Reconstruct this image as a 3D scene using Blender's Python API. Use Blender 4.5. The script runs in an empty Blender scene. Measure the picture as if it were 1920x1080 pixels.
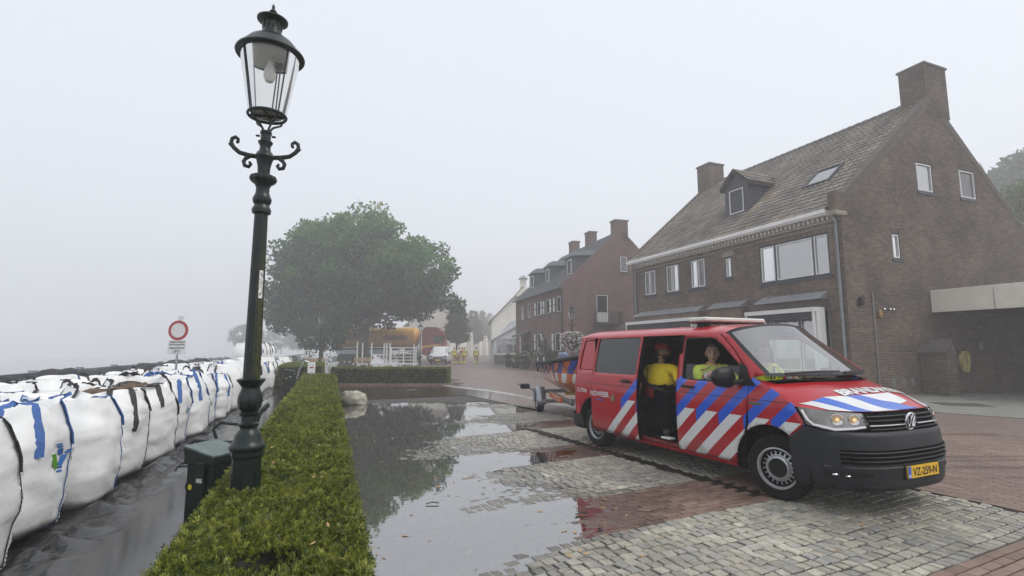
import bpy, bmesh, math, random
from mathutils import Vector, Matrix, noise
R = math.radians
random.seed(7)
scene = bpy.context.scene
# ------------------------------------------------------------------ camera
cam_d = bpy.data.cameras.new('camera'); cam = bpy.data.objects.new('camera', cam_d)
scene.collection.objects.link(cam); scene.camera = cam
cam_d.sensor_width = 36; cam_d.lens = 18.0; cam_d.clip_start = .05; cam_d.clip_end = 2000
CAM_H = 1.62
cam.location = (0, 0, CAM_H); cam.rotation_euler = (R(90) + math.atan(115/960), 0, 0)
# ------------------------------------------------------------------ sky, sun, exposure
world = bpy.data.worlds.new('World'); scene.world = world; world.use_nodes = True
wn = world.node_tree.nodes; wl = world.node_tree.links
bg = wn['Background']
sky = wn.new('ShaderNodeTexSky'); sky.sky_type = 'NISHITA'; sky.sun_disc = False
SUN_EL, SUN_AZ = 54, 104          # azimuth measured from +Y towards +X
sky.sun_elevation = R(SUN_EL); sky.sun_rotation = R(SUN_AZ); sky.dust_density = 6; sky.air_density = 1.5
hs = wn.new('ShaderNodeHueSaturation'); hs.inputs['Saturation'].default_value = .25
mixw = wn.new('ShaderNodeMixRGB'); mixw.inputs[0].default_value = .86
mixw.inputs[2].default_value = (7.6, 8.0, 8.75, 1)       # even overcast cloud deck
wl.new(sky.outputs[0], hs.inputs['Color']); wl.new(hs.outputs[0], mixw.inputs[1]); wl.new(mixw.outputs[0], bg.inputs[0])
bg.inputs[1].default_value = .1
sun_d = bpy.data.lights.new('sun', 'SUN'); sun_d.energy = 1.15; sun_d.angle = R(25); sun_d.color = (1, .96, .9)
sun = bpy.data.objects.new('sun', sun_d); scene.collection.objects.link(sun)
_d = Vector((math.sin(R(SUN_AZ))*math.cos(R(SUN_EL)), math.cos(R(SUN_AZ))*math.cos(R(SUN_EL)), math.sin(R(SUN_EL))))
sun.rotation_euler = _d.to_track_quat('Z', 'Y').to_euler()
vs = scene.view_settings; vs.view_transform = 'Standard'; vs.look = 'None'; vs.exposure = 0.3; vs.gamma = 1.0
scene.display_settings.display_device = 'sRGB'
cy = scene.cycles
cy.max_bounces = 8; cy.diffuse_bounces = 3; cy.glossy_bounces = 4; cy.transmission_bounces = 6; cy.transparent_max_bounces = 24
cy.volume_bounces = 5; cy.caustics_reflective = False; cy.caustics_refractive = False; cy.sample_clamp_indirect = 6
cy.use_denoising = True
try: cy.denoiser = 'OPENIMAGEDENOISE'
except Exception: pass
# ------------------------------------------------------------------ helpers
COL = scene.collection
def link(name, data, parent=None, loc=None):
    o = bpy.data.objects.new(name, data); COL.objects.link(o)
    if parent is not None: o.parent = parent
    if loc is not None: o.location = loc
    return o
def tag(o, label=None, cat=None, group=None, kind=None):
    if label: o['label'] = label
    if cat: o['category'] = cat
    if group: o['group'] = group
    if kind: o['kind'] = kind
    return o
def thing(name, label, cat, loc=(0, 0, 0), rz=0, group=None):
    o = link(name, None, None, loc); o.rotation_euler = (0, 0, rz); o.empty_display_size = .1
    return tag(o, label, cat, group)
def copy_tree(o, parent=None):
    c = o.copy(); COL.objects.link(c); c.parent = parent
    for ch in [x for x in KIDS.get(o.name, [])]: copy_tree(ch, c)
    return c
KIDS = {}
class MB:
    """collects shapes, then links them as ONE mesh object"""
    def __init__(s, M=None): s.v = []; s.f = []; s.m = []; s.M = M or Matrix(); s.mi = 0
    def add(s, vs, fs, mi=None):
        n = len(s.v); s.v += [tuple(s.M @ Vector(p)) for p in vs]
        s.f += [tuple(n+i for i in f) for f in fs]; s.m += [s.mi if mi is None else mi]*len(fs); return s
    def box(s, x0, x1, y0, y1, z0, z1, rot=None, mi=None):
        if rot is None:
            vs = [(x, y, z) for z in (z0, z1) for y in (y0, y1) for x in (x0, x1)]
        else:
            c = Vector(((x0+x1)/2, (y0+y1)/2, (z0+z1)/2))
            vs = [c + rot @ (Vector((x, y, z))-c) for z in (z0, z1) for y in (y0, y1) for x in (x0, x1)]
        return s.add(vs, [(0, 2, 3, 1), (4, 5, 7, 6), (0, 1, 5, 4), (2, 6, 7, 3), (0, 4, 6, 2), (1, 3, 7, 5)], mi)
    def cham(s, x0, x1, y0, y1, z0, z1, b=.02, mi=None):
        """box with chamfered edges"""
        vs = []; 
        for sx in (0, 1):
            for sy in (0, 1):
                for sz in (0, 1):
                    X = (x0, x1)[sx]; Y = (y0, y1)[sy]; Z = (z0, z1)[sz]
                    dx = b*(1-2*sx); dy = b*(1-2*sy); dz = b*(1-2*sz)
                    vs += [(X, Y+dy, Z+dz), (X+dx, Y, Z+dz), (X+dx, Y+dy, Z)]
        I = lambda a, c, d, k: ((a*2+c)*2+d)*3+k
        fs = []
        for a in (0, 1):
            q = [I(a, 0, 0, 0), I(a, 1, 0, 0), I(a, 1, 1, 0), I(a, 0, 1, 0)]; fs.append(q if a else q[::-1])
            q = [I(0, a, 0, 1), I(0, a, 1, 1), I(1, a, 1, 1), I(1, a, 0, 1)]; fs.append(q if a else q[::-1])
            q = [I(0, 0, a, 2), I(1, 0, a, 2), I(1, 1, a, 2), I(0, 1, a, 2)]; fs.append(q if a else q[::-1])
        for a in (0, 1):
            for c in (0, 1):
                fs.append((I(a, c, 0, 0), I(a, c, 1, 0), I(a, c, 1, 1), I(a, c, 0, 1)))
                fs.append((I(a, 0, c, 0), I(a, 1, c, 0), I(a, 1, c, 2), I(a, 0, c, 2)))
                fs.append((I(0, a, c, 1), I(1, a, c, 1), I(1, a, c, 2), I(0, a, c, 2)))
                for d in (0, 1): fs.append((I(a, c, d, 0), I(a, c, d, 1), I(a, c, d, 2)))
        return s.add(vs, fs, mi)
    def tube(s, pts, r, n=8, mi=None, cap=True):
        pts = [Vector(p) for p in pts]; N = len(pts); rs = r if isinstance(r, (list, tuple)) else [r]*N
        vs = []; up = None
        for i, p in enumerate(pts):
            t = (pts[min(i+1, N-1)]-pts[max(i-1, 0)])
            t = t.normalized() if t.length > 1e-9 else Vector((0, 0, 1))
            if up is None: up = Vector((0, 0, 1)) if abs(t.z) < .9 else Vector((1, 0, 0))
            a = t.cross(up); a = a.normalized() if a.length > 1e-6 else t.orthogonal().normalized(); b = a.cross(t); up = b
            for k in range(n):
                w = 2*math.pi*k/n; vs.append(p+(a*math.cos(w)+b*math.sin(w))*rs[i])
        fs = [(i*n+k, i*n+(k+1) % n, (i+1)*n+(k+1) % n, (i+1)*n+k) for i in range(N-1) for k in range(n)]
        if cap: fs += [tuple(range(n-1, -1, -1)), tuple((N-1)*n+k for k in range(n))]
        return s.add(vs, fs, mi)
    def lathe(s, prof, n=16, c=(0, 0, 0), mi=None, flute=0, fl=(1e9, 1e9), nf=0, cap=True):
        vs = []
        for (r, z) in prof:
            for k in range(n):
                w = 2*math.pi*k/n; rr = r
                if flute and fl[0] <= z <= fl[1]: rr = r*(1-flute*(.5+.5*math.cos(w*nf)))
                vs.append((c[0]+rr*math.cos(w), c[1]+rr*math.sin(w), c[2]+z))
        fs = [(i*n+k, i*n+(k+1) % n, (i+1)*n+(k+1) % n, (i+1)*n+k) for i in range(len(prof)-1) for k in range(n)]
        if cap: fs += [tuple(range(n-1, -1, -1)), tuple((len(prof)-1)*n+k for k in range(n))]
        return s.add(vs, fs, mi)
    def prism(s, poly, h0, h1, axis='z', mi=None):
        """poly in the two other axes, extruded along axis"""
        n = len(poly)
        def P(a, b, h):
            return {'z': (a, b, h), 'y': (a, h, b), 'x': (h, a, b)}[axis]
        vs = [P(a, b, h0) for a, b in poly]+[P(a, b, h1) for a, b in poly]
        fs = [(k, (k+1) % n, n+(k+1) % n, n+k) for k in range(n)]+[tuple(range(n-1, -1, -1)), tuple(range(n, 2*n))]
        return s.add(vs, fs, mi)
    def grid(s, fn, nu, nv, mi=None, wrap=False):
        vs = [fn(i/(nu-1), j/(nv-1)) for j in range(nv) for i in range(nu)]
        fs = [(j*nu+i, j*nu+i+1, (j+1)*nu+i+1, (j+1)*nu+i) for j in range(nv-1) for i in range(nu-1)]
        return s.add(vs, fs, mi)
    def ell(s, c, r, n=12, m=8, mi=None, fn=None):
        vs = []
        for j in range(m+1):
            t = math.pi*j/m
            for k in range(n):
                w = 2*math.pi*k/n; d = Vector((math.sin(t)*math.cos(w), math.sin(t)*math.sin(w), math.cos(t)))
                q = fn(d) if fn else 1
                vs.append((c[0]+r[0]*d.x*q, c[1]+r[1]*d.y*q, c[2]+r[2]*d.z*q))
        fs = [(j*n+k, (j+1)*n+k, (j+1)*n+(k+1) % n, j*n+(k+1) % n) for j in range(m) for k in range(n)]
        return s.add(vs, fs, mi)
    def mesh(s, name, mats, smooth=False, sharp=40):
        me = bpy.data.meshes.new(name); me.from_pydata(s.v, [], s.f)
        for m in (mats if isinstance(mats, (list, tuple)) else [mats]): me.materials.append(m)
        me.polygons.foreach_set('material_index', s.m)
        fix(me)
        if smooth:
            me.polygons.foreach_set('use_smooth', [True]*len(me.polygons))
            try: me.set_sharp_from_angle(angle=R(sharp))
            except Exception: pass
        return me
    def build(s, name, mats, parent=None, smooth=False, sharp=40, loc=None):
        o = link(name, s.mesh(name, mats, smooth, sharp), parent, loc)
        if parent is not None: KIDS.setdefault(parent.name, []).append(o)
        return o
def fix(me):
    bm = bmesh.new(); bm.from_mesh(me)
    bmesh.ops.dissolve_degenerate(bm, dist=1e-6, edges=bm.edges[:])
    bmesh.ops.recalc_face_normals(bm, faces=bm.faces[:]); bm.to_mesh(me); bm.free(); me.update()
def raw(name, v, f, mats, parent=None, mi=None, smooth=False, kind=None):
    """big mesh, no cleaning"""
    me = bpy.data.meshes.new(name); me.from_pydata(v, [], f)
    for m in (mats if isinstance(mats, (list, tuple)) else [mats]): me.materials.append(m)
    if mi: me.polygons.foreach_set('material_index', mi)
    if smooth: me.polygons.foreach_set('use_smooth', [True]*len(me.polygons))
    me.update(); o = link(name, me, parent)
    if parent is not None: KIDS.setdefault(parent.name, []).append(o)
    if kind: o['kind'] = kind
    return o
def child(o, parent):
    o.parent = parent; KIDS.setdefault(parent.name, []).append(o); return o
# ------------------------------------------------------------------ materials
MATS = {}
def nt(m): return m.node_tree.nodes, m.node_tree.links
def pm(name, col, rough=.6, var=.12, scale=6, metal=0, bump=0, bscale=60, coat=0, spec=.5, rnd=0, emit=0, rvar=0, stretch=None, sheen=0):
    """procedural principled material: noise-varied colour, optional bump and per-object variation"""
    if name in MATS: return MATS[name]
    m = bpy.data.materials.new(name); m.use_nodes = True; n, l = nt(m); b = n['Principled BSDF']
    b.inputs['Roughness'].default_value = rough; b.inputs['Metallic'].default_value = metal
    b.inputs['Specular IOR Level'].default_value = spec
    if coat: b.inputs['Coat Weight'].default_value = coat; b.inputs['Coat Roughness'].default_value = .03
    tc = n.new('ShaderNodeTexCoord'); src = tc.outputs['Object']
    if stretch:
        mp = n.new('ShaderNodeMapping'); mp.inputs['Scale'].default_value = stretch; l.new(src, mp.inputs[0]); src = mp.outputs[0]
    nz = n.new('ShaderNodeTexNoise'); nz.inputs['Scale'].default_value = scale; nz.inputs['Detail'].default_value = 5; l.new(src, nz.inputs['Vector'])
    rp = n.new('ShaderNodeMapRange'); rp.inputs[1].default_value = .3; rp.inputs[2].default_value = .7
    rp.inputs[3].default_value = 1-var; rp.inputs[4].default_value = 1+var; l.new(nz.outputs[0], rp.inputs[0])
    val = rp.outputs[0]
    if rnd:
        oi = n.new('ShaderNodeObjectInfo'); r2 = n.new('ShaderNodeMapRange'); r2.inputs[3].default_value = 1-rnd; r2.inputs[4].default_value = 1+rnd
        l.new(oi.outputs['Random'], r2.inputs[0]); mu = n.new('ShaderNodeMath'); mu.operation = 'MULTIPLY'; l.new(val, mu.inputs[0]); l.new(r2.outputs[0], mu.inputs[1]); val = mu.outputs[0]
    vm = n.new('ShaderNodeVectorMath'); vm.operation = 'SCALE'; vm.inputs[0].default_value = col; l.new(val, vm.inputs['Scale'])
    l.new(vm.outputs[0], b.inputs['Base Color'])
    if rvar:
        r3 = n.new('ShaderNodeMapRange'); r3.inputs[1].default_value = .3; r3.inputs[2].default_value = .7; r3.inputs[3].default_value = max(0, rough-rvar); r3.inputs[4].default_value = rough+rvar
        l.new(nz.outputs[0], r3.inputs[0]); l.new(r3.outputs[0], b.inputs['Roughness'])
    if bump:
        nb = n.new('ShaderNodeTexNoise'); nb.inputs['Scale'].default_value = bscale; nb.inputs['Detail'].default_value = 4; l.new(src, nb.inputs['Vector'])
        bu = n.new('ShaderNodeBump'); bu.inputs['Strength'].default_value = bump; bu.inputs['Distance'].default_value = .02; l.new(nb.outputs[0], bu.inputs['Height']); l.new(bu.outputs[0], b.inputs['Normal'])
    if emit:
        b.inputs['Emission Color'].default_value = (*col, 1); b.inputs['Emission Strength'].default_value = emit
    MATS[name] = m; return m
def glass(name, tint=(1, 1, 1), ior=1.5, boost=0., rough=0.):
    """thin pane: see-through tinted with a mirror layer that grows at grazing angles"""
    if name in MATS: return MATS[name]
    m = bpy.data.materials.new(name); m.use_nodes = True; n, l = nt(m)
    for x in list(n):
        if x.type == 'BSDF_PRINCIPLED': n.remove(x)
    out = [x for x in n if x.type == 'OUTPUT_MATERIAL'][0]
    t = n.new('ShaderNodeBsdfTransparent'); t.inputs[0].default_value = (*tint, 1)
    g = n.new('ShaderNodeBsdfGlossy'); g.inputs['Roughness'].default_value = rough
    f = n.new('ShaderNodeFresnel'); f.inputs[0].default_value = ior
    a = n.new('ShaderNodeMath'); a.operation = 'ADD'; a.use_clamp = True; a.inputs[1].default_value = boost; l.new(f.outputs[0], a.inputs[0])
    mx = n.new('ShaderNodeMixShader'); l.new(a.outputs[0], mx.inputs[0]); l.new(t.outputs[0], mx.inputs[1]); l.new(g.outputs[0], mx.inputs[2])
    l.new(mx.outputs[0], out.inputs[0]); MATS[name] = m; return m
ST = R(19.7)                                   # quay and hedge direction, turned left from +Y
U = Vector((-math.sin(ST), math.cos(ST), 0)); Vv = Vector((math.cos(ST), math.sin(ST), 0))
def UV(u, v, z=0.): p = U*u+Vv*v; return Vector((p.x, p.y, z))
# ================================================================== GROUND
def piece_mat(name, cols, rough=.5, var=.15, scale=14, bump=.25, bscale=70, wet=.0, spec=.5):
    """paving / brick / tile material: one colour per piece (object random or face attribute), noise on top"""
    m = bpy.data.materials.new(name); m.use_nodes = True; n, l = nt(m); b = n['Principled BSDF']; b.inputs['Specular IOR Level'].default_value = spec
    at = n.new('ShaderNodeAttribute'); at.attribute_name = 'rnd'; oi = n.new('ShaderNodeObjectInfo')
    ad = n.new('ShaderNodeMath'); ad.operation = 'ADD'; l.new(at.outputs['Fac'], ad.inputs[0]); l.new(oi.outputs['Random'], ad.inputs[1])
    fr = n.new('ShaderNodeMath'); fr.operation = 'FRACT'; l.new(ad.outputs[0], fr.inputs[0])
    cr = n.new('ShaderNodeValToRGB'); cr.color_ramp.interpolation = 'LINEAR'
    while len(cr.color_ramp.elements) < len(cols): cr.color_ramp.elements.new(.5)
    for i, c in enumerate(cols): cr.color_ramp.elements[i].position = i/(len(cols)-1); cr.color_ramp.elements[i].color = (*c, 1)
    l.new(fr.outputs[0], cr.inputs[0])
    ge = n.new('ShaderNodeNewGeometry'); nz = n.new('ShaderNodeTexNoise'); nz.inputs['Scale'].default_value = scale; nz.inputs['Detail'].default_value = 6; nz.inputs['Roughness'].default_value = .65; l.new(ge.outputs['Position'], nz.inputs['Vector'])
    n2 = n.new('ShaderNodeTexNoise'); n2.inputs['Scale'].default_value = .7; n2.inputs['Detail'].default_value = 4; l.new(ge.outputs['Position'], n2.inputs['Vector'])
    r1 = n.new('ShaderNodeMapRange'); r1.inputs[1].default_value = .25; r1.inputs[2].default_value = .75; r1.inputs[3].default_value = 1-var; r1.inputs[4].default_value = 1+var; l.new(nz.outputs[0], r1.inputs[0])
    r2 = n.new('ShaderNodeMapRange'); r2.inputs[1].default_value = .3; r2.inputs[2].default_value = .7; r2.inputs[3].default_value = 1-var*1.3; r2.inputs[4].default_value = 1+var; l.new(n2.outputs[0], r2.inputs[0])
    mu = n.new('ShaderNodeMath'); mu.operation = 'MULTIPLY'; l.new(r1.outputs[0], mu.inputs[0]); l.new(r2.outputs[0], mu.inputs[1]); sc = mu.outputs[0]
    rgh = n.new('ShaderNodeMapRange'); rgh.inputs[1].default_value = .3; rgh.inputs[2].default_value = .7; rgh.inputs[3].default_value = rough-.12; rgh.inputs[4].default_value = rough+.15; l.new(nz.outputs[0], rgh.inputs[0]); ro = rgh.outputs[0]
    if wet:   # damp stain just above the water line: darker and smoother stone
        sx = n.new('ShaderNodeSeparateXYZ'); l.new(ge.outputs['Position'], sx.inputs[0])
        aw = n.new('ShaderNodeMath'); aw.operation = 'MULTIPLY_ADD'; aw.inputs[1].default_value = -.014; l.new(n2.outputs[0], aw.inputs[0]); l.new(sx.outputs['Z'], aw.inputs[2])
        w = n.new('ShaderNodeMapRange'); w.inputs[1].default_value = .0; w.inputs[2].default_value = .010; w.inputs[3].default_value = 1; w.inputs[4].default_value = 0; l.new(aw.outputs[0], w.inputs[0])
        k = n.new('ShaderNodeMapRange'); k.inputs[3].default_value = 1; k.inputs[4].default_value = 1-wet; l.new(w.outputs[0], k.inputs[0])
        m2 = n.new('ShaderNodeMath'); m2.operation = 'MULTIPLY'; l.new(sc, m2.inputs[0]); l.new(k.outputs[0], m2.inputs[1]); sc = m2.outputs[0]
        k2 = n.new('ShaderNodeMapRange'); k2.inputs[3].default_value = 1; k2.inputs[4].default_value = .5; l.new(w.outputs[0], k2.inputs[0])
        m3 = n.new('ShaderNodeMath'); m3.operation = 'MULTIPLY'; l.new(ro, m3.inputs[0]); l.new(k2.outputs[0], m3.inputs[1]); ro = m3.outputs[0]
    vm = n.new('ShaderNodeVectorMath'); vm.operation = 'SCALE'; l.new(cr.outputs[0], vm.inputs[0]); l.new(sc, vm.inputs['Scale']); l.new(vm.outputs[0], b.inputs['Base Color']); l.new(ro, b.inputs['Roughness'])
    if bump:
        nb = n.new('ShaderNodeTexNoise'); nb.inputs['Scale'].default_value = bscale; nb.inputs['Detail'].default_value = 5; l.new(ge.outputs['Position'], nb.inputs['Vector'])
        bu = n.new('ShaderNodeBump'); bu.inputs['Strength'].default_value = bump; bu.inputs['Distance'].default_value = .01; l.new(nb.outputs[0], bu.inputs['Height']); l.new(bu.outputs[0], b.inputs['Normal'])
    MATS[name] = m; return m
def pieces(name, parent, items, mesh_fn, mat, most=300, seed=1, kind_name=None):
    """items: (distance key, Matrix, random). The nearest ones become objects, the rest one joined stuff part"""
    rg = random.Random(seed); items.sort(key=lambda t: t[0])
    protos = [mesh_fn(rg) for _ in range(6)]; mes = []
    for (v, f) in protos:
        me = bpy.data.meshes.new(name); me.from_pydata(v, [], f); me.materials.append(mat); me.update(); mes.append(me)
    for i, (k, M, r) in enumerate(items[:most]):
        o = link(name, mes[i % 6], parent); o.matrix_local = M
    rest = items[most:]
    if rest:
        V = []; F = []; A = []
        for i, (k, M, r) in enumerate(rest):
            v, f = protos[i % 6]; n0 = len(V); V += [tuple(M @ Vector(p)) for p in v]; F += [tuple(n0+j for j in q) for q in f]; A += [r]*len(f)
        o = raw(kind_name or name, V, F, mat, parent, kind='stuff')
        at = o.data.attributes.new('rnd', 'FLOAT', 'FACE'); at.data.foreach_set('value', A)
def sett_mesh(rg, h=.06, j=.085, inset=.07, drop=.10):
    """unit paving stone: top at z=0, footprint 1x1, domed and chipped"""
    c = [(-.5, -.5), (.5, -.5), (.5, .5), (-.5, .5)]
    c = [(x+rg.uniform(-j, j), y+rg.uniform(-j, j)) for x, y in c]
    V = [(x, y, -1) for x, y in c]+[(x, y, -drop-rg.uniform(0, .08)) for x, y in c]+[(x*(1-inset*2), y*(1-inset*2), rg.uniform(-.04, .04)) for x, y in c]
    F = [(i, (i+1) % 4, 4+(i+1) % 4, 4+i) for i in range(4)]+[(4+i, 4+(i+1) % 4, 8+(i+1) % 4, 8+i) for i in range(4)]+[(8, 9, 10, 11)]
    return V, F
brick_mesh = lambda rg: sett_mesh(rg, j=.02, inset=.03, drop=.04)
def pixel(p):
    c, s = math.cos(math.atan(115/960)), math.sin(math.atan(115/960)); z = p[2]-CAM_H
    d = p[1]*c+z*s
    return (960+960*p[0]/d, 540-960*(z*c-p[1]*s)/d) if d > .2 else (-9999, 9999)
def seen(p, m=260):
    x, y = pixel(p); return -m < x < 1920+m and -m < y < 1080+m
PA = R(27.); E1 = Vector((math.cos(PA), math.sin(PA), 0)); E2 = Vector((-math.sin(PA), math.cos(PA), 0))
def PQ(p, q, z=0.): r = E1*p+E2*q; return Vector((r.x, r.y, z))
DRY = .02
EDGE = [(-2, -.6), (2, .2), (3.2, .75), (3.7, 1.5), (3.9, 2.75), (4.4, 3.05), (4.75, 3.1), (4.95, 2.9), (5.8, 3.1), (6.4, 3.4), (6.6, 4.0), (7.0, 4.15), (7.4, 3.8), (7.7, 3.2), (8.5, 3.2), (9.1, 3.7), (9.3, 5.1), (9.8, 5.7), (10.2, 5.0), (10.7, 4.9), (11.7, 5.4), (12.1, 7.2), (13, 7.4), (13.6, 6.2), (14.5, 6.0), (15.2, 4.8), (16.5, 1.5), (30, -9)]
def edge_at(q):
    for (a, b), (c, d) in zip(EDGE, EDGE[1:]):
        if a <= q <= c: t = (q-a)/(c-a); t = t*t*(3-2*t); return b+(d-b)*t
    return -9
def gz(x, y):
    """height of the paving surface: shallow dips hold the rain water (level 0)"""
    p = x*E1.x+y*E1.y; q = x*E2.x+y*E2.y
    d = edge_at(q)-p + .55*noise.noise(Vector((x*.9, y*.9, 0)))+.3*noise.noise(Vector((x*2.3, y*2.3, 4)))
    s = -d*.011
    if q > 4.9 and (q-3.83) % 2.69 > .96: s += .006*max(0, min(1, (p-.2)/1.5))   # the sett bands stand a little proud
    if q > 4.9 and (q-3.83) % 2.69 > .96: s += .007*noise.noise(Vector((x*1.3, y*1.3, 9)))
    return max(-.034, min(DRY, s))+.0035*noise.noise(Vector((x*3, y*3, 2)))
SETT = piece_mat('granite_sett', [(.25, .24, .21), (.39, .365, .30), (.33, .305, .25), (.46, .43, .35), (.28, .275, .255), (.38, .34, .265)], .45, .28, 30, .7, 60, wet=.5)
BRK = piece_mat('clinker_brick', [(.18, .118, .09), (.24, .158, .122), (.21, .142, .11), (.28, .188, .145), (.19, .12, .092)], .45, .18, 20, .35, 90, wet=.42)
ROADB = piece_mat('road_brick', [(.19, .128, .102), (.24, .162, .128), (.175, .122, .098), (.225, .16, .13), (.20, .13, .104)], .5, .16, 12, .3, 90)
BED = pm('joint_sand', (.055, .05, .042), .7, .3, 9, bump=.5, bscale=90)
PMAX, QMAX = 6.93, 17.0
fore = raw('forecourt', *(lambda n: ([tuple((lambda P: (P.x, P.y, gz(P.x, P.y)-.013))(PQ(-9+(PMAX+9)*i/n, -1+(QMAX+1)*j/n))) for j in range(n+1) for i in range(n+1)],
      [(j*(n+1)+i, j*(n+1)+i+1, (j+1)*(n+1)+i+1, (j+1)*(n+1)+i) for j in range(n) for i in range(n)]))(130), BED, smooth=True); tag(fore, kind='structure')
setts = []; bricks = []; rg = random.Random(3)
q = -.6; row = 0
def near_key(P): return P.x*P.x+P.y*P.y+(30 if gz(P.x, P.y) < -.01 else 0)
def in_forecourt(P): v = P.dot(Vv); return v > .25 and P.length < 15.5 and seen(P)
band0 = 3.83-2.69*2
for b in range(0, 8):
    qa = band0+b*2.69                       # clinker band
    for c in range(11):
        qq = qa+.044+c*.0875; off = .1 if c % 2 else 0
        p = -9+off
        while p < PMAX-.1:
            P = PQ(p+.1, qq)
            if in_forecourt(P) and not (5.04 < p+.1 < 5.24 and 4.0 < qq < 9.8) and P.length < 13:
                z = gz(P.x, P.y)+rg.uniform(-.002, .002)
                bricks.append((near_key(P), Matrix.Translation((P.x, P.y, z)) @ Matrix.Rotation(PA+rg.uniform(-.012, .012), 4, 'Z') @ Matrix.Rotation(rg.uniform(-.012, .012), 4, 'X') @ Matrix.Diagonal((.195, .0765, .05, 1)), rg.random()))
            p += .203
    qb = qa+.975; nrow = 16
    rows = [qb+1.715*i/nrow for i in range(nrow)]
    for i, q0 in enumerate(rows):
        p = -9+rg.uniform(0, .1)
        while p < PMAX-.08:
            w = rg.uniform(.085, .135); wob = .022*noise.noise(Vector((p*1.3, q0*2.1, 3)))
            P = PQ(p+w/2, q0+.0535+wob)
            if in_forecourt(P) and not (5.02 < p+w/2 < 5.26 and 4.0 < q0 < 9.8):
                z = gz(P.x, P.y)+rg.uniform(-.004, .004)
                setts.append((near_key(P), Matrix.Translation((P.x, P.y, z)) @ Matrix.Rotation(PA+rg.uniform(-.07, .07), 4, 'Z') @ Matrix.Rotation(rg.uniform(-.03, .03), 4, 'X') @ Matrix.Rotation(rg.uniform(-.03, .03), 4, 'Y') @ Matrix.Diagonal((w-.012, .095, .06, 1)), rg.random()))
            p += w
pieces('granite_sett', fore, setts, sett_mesh, SETT, 300, 5, 'granite_setts')
pieces('paving_brick', fore, bricks, brick_mesh, BRK, 300, 6, 'paving_bricks')
# drain channel with grating
dr = MB()
for i in range(46):
    q0 = 4.05+i*.125
    for k in range(5):
        P = PQ(5.06+k*.04, q0); zz = gz(P.x, P.y)
        dr.M = Matrix.Translation((P.x, P.y, zz-.004)) @ Matrix.Rotation(PA, 4, 'Z'); dr.box(-.012, .012, -.06, .055, -.02, 0)
IRON = pm('rusty_iron', (.05, .038, .03), .6, .4, 20, metal=.6)
child(tag(dr.build('drain_grating', IRON), kind='stuff'), fore)
# standing rain water on the forecourt
WAT = glass('rain_water', (.78, .73, .66), 1.33, .42)
nA, l_ = nt(WAT)
_g = [x for x in nA if x.type == 'BSDF_GLOSSY'][0]; _g.inputs['Roughness'].default_value = .015
_nb = nA.new('ShaderNodeTexNoise'); _nb.inputs['Scale'].default_value = 7; _nb.inputs['Detail'].default_value = 2
_ge = nA.new('ShaderNodeNewGeometry'); l_.new(_ge.outputs['Position'], _nb.inputs['Vector'])
_bu = nA.new('ShaderNodeBump'); _bu.inputs['Strength'].default_value = .02; _bu.inputs['Distance'].default_value = .02; l_.new(_nb.outputs[0], _bu.inputs['Height']); l_.new(_bu.outputs[0], _g.inputs['Normal'])
V = []; F = []; idx = {}
S = .12
for j in range(int(19/S)):
    for i in range(int(19/S)):
        x = -9+i*S; y = -1+j*S
        c = [(x, y), (x+S, y), (x+S, y+S), (x, y+S)]
        P = Vector((x, y, 0))
        if P.dot(E1) > 8 or P.dot(E2) > QMAX or P.dot(Vv) < .1: continue
        if min(gz(a, b) for a, b in c) < .006:
            ids = []
            for a, b in c:
                k = (round(a/S*10), round(b/S*10))
                if k not in idx: idx[k] = len(V); V.append((a, b, 0.))
                ids.append(idx[k])
            F.append(ids)
pud = raw('puddle_water', V, F, WAT); tag(pud, kind='structure')
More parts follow.
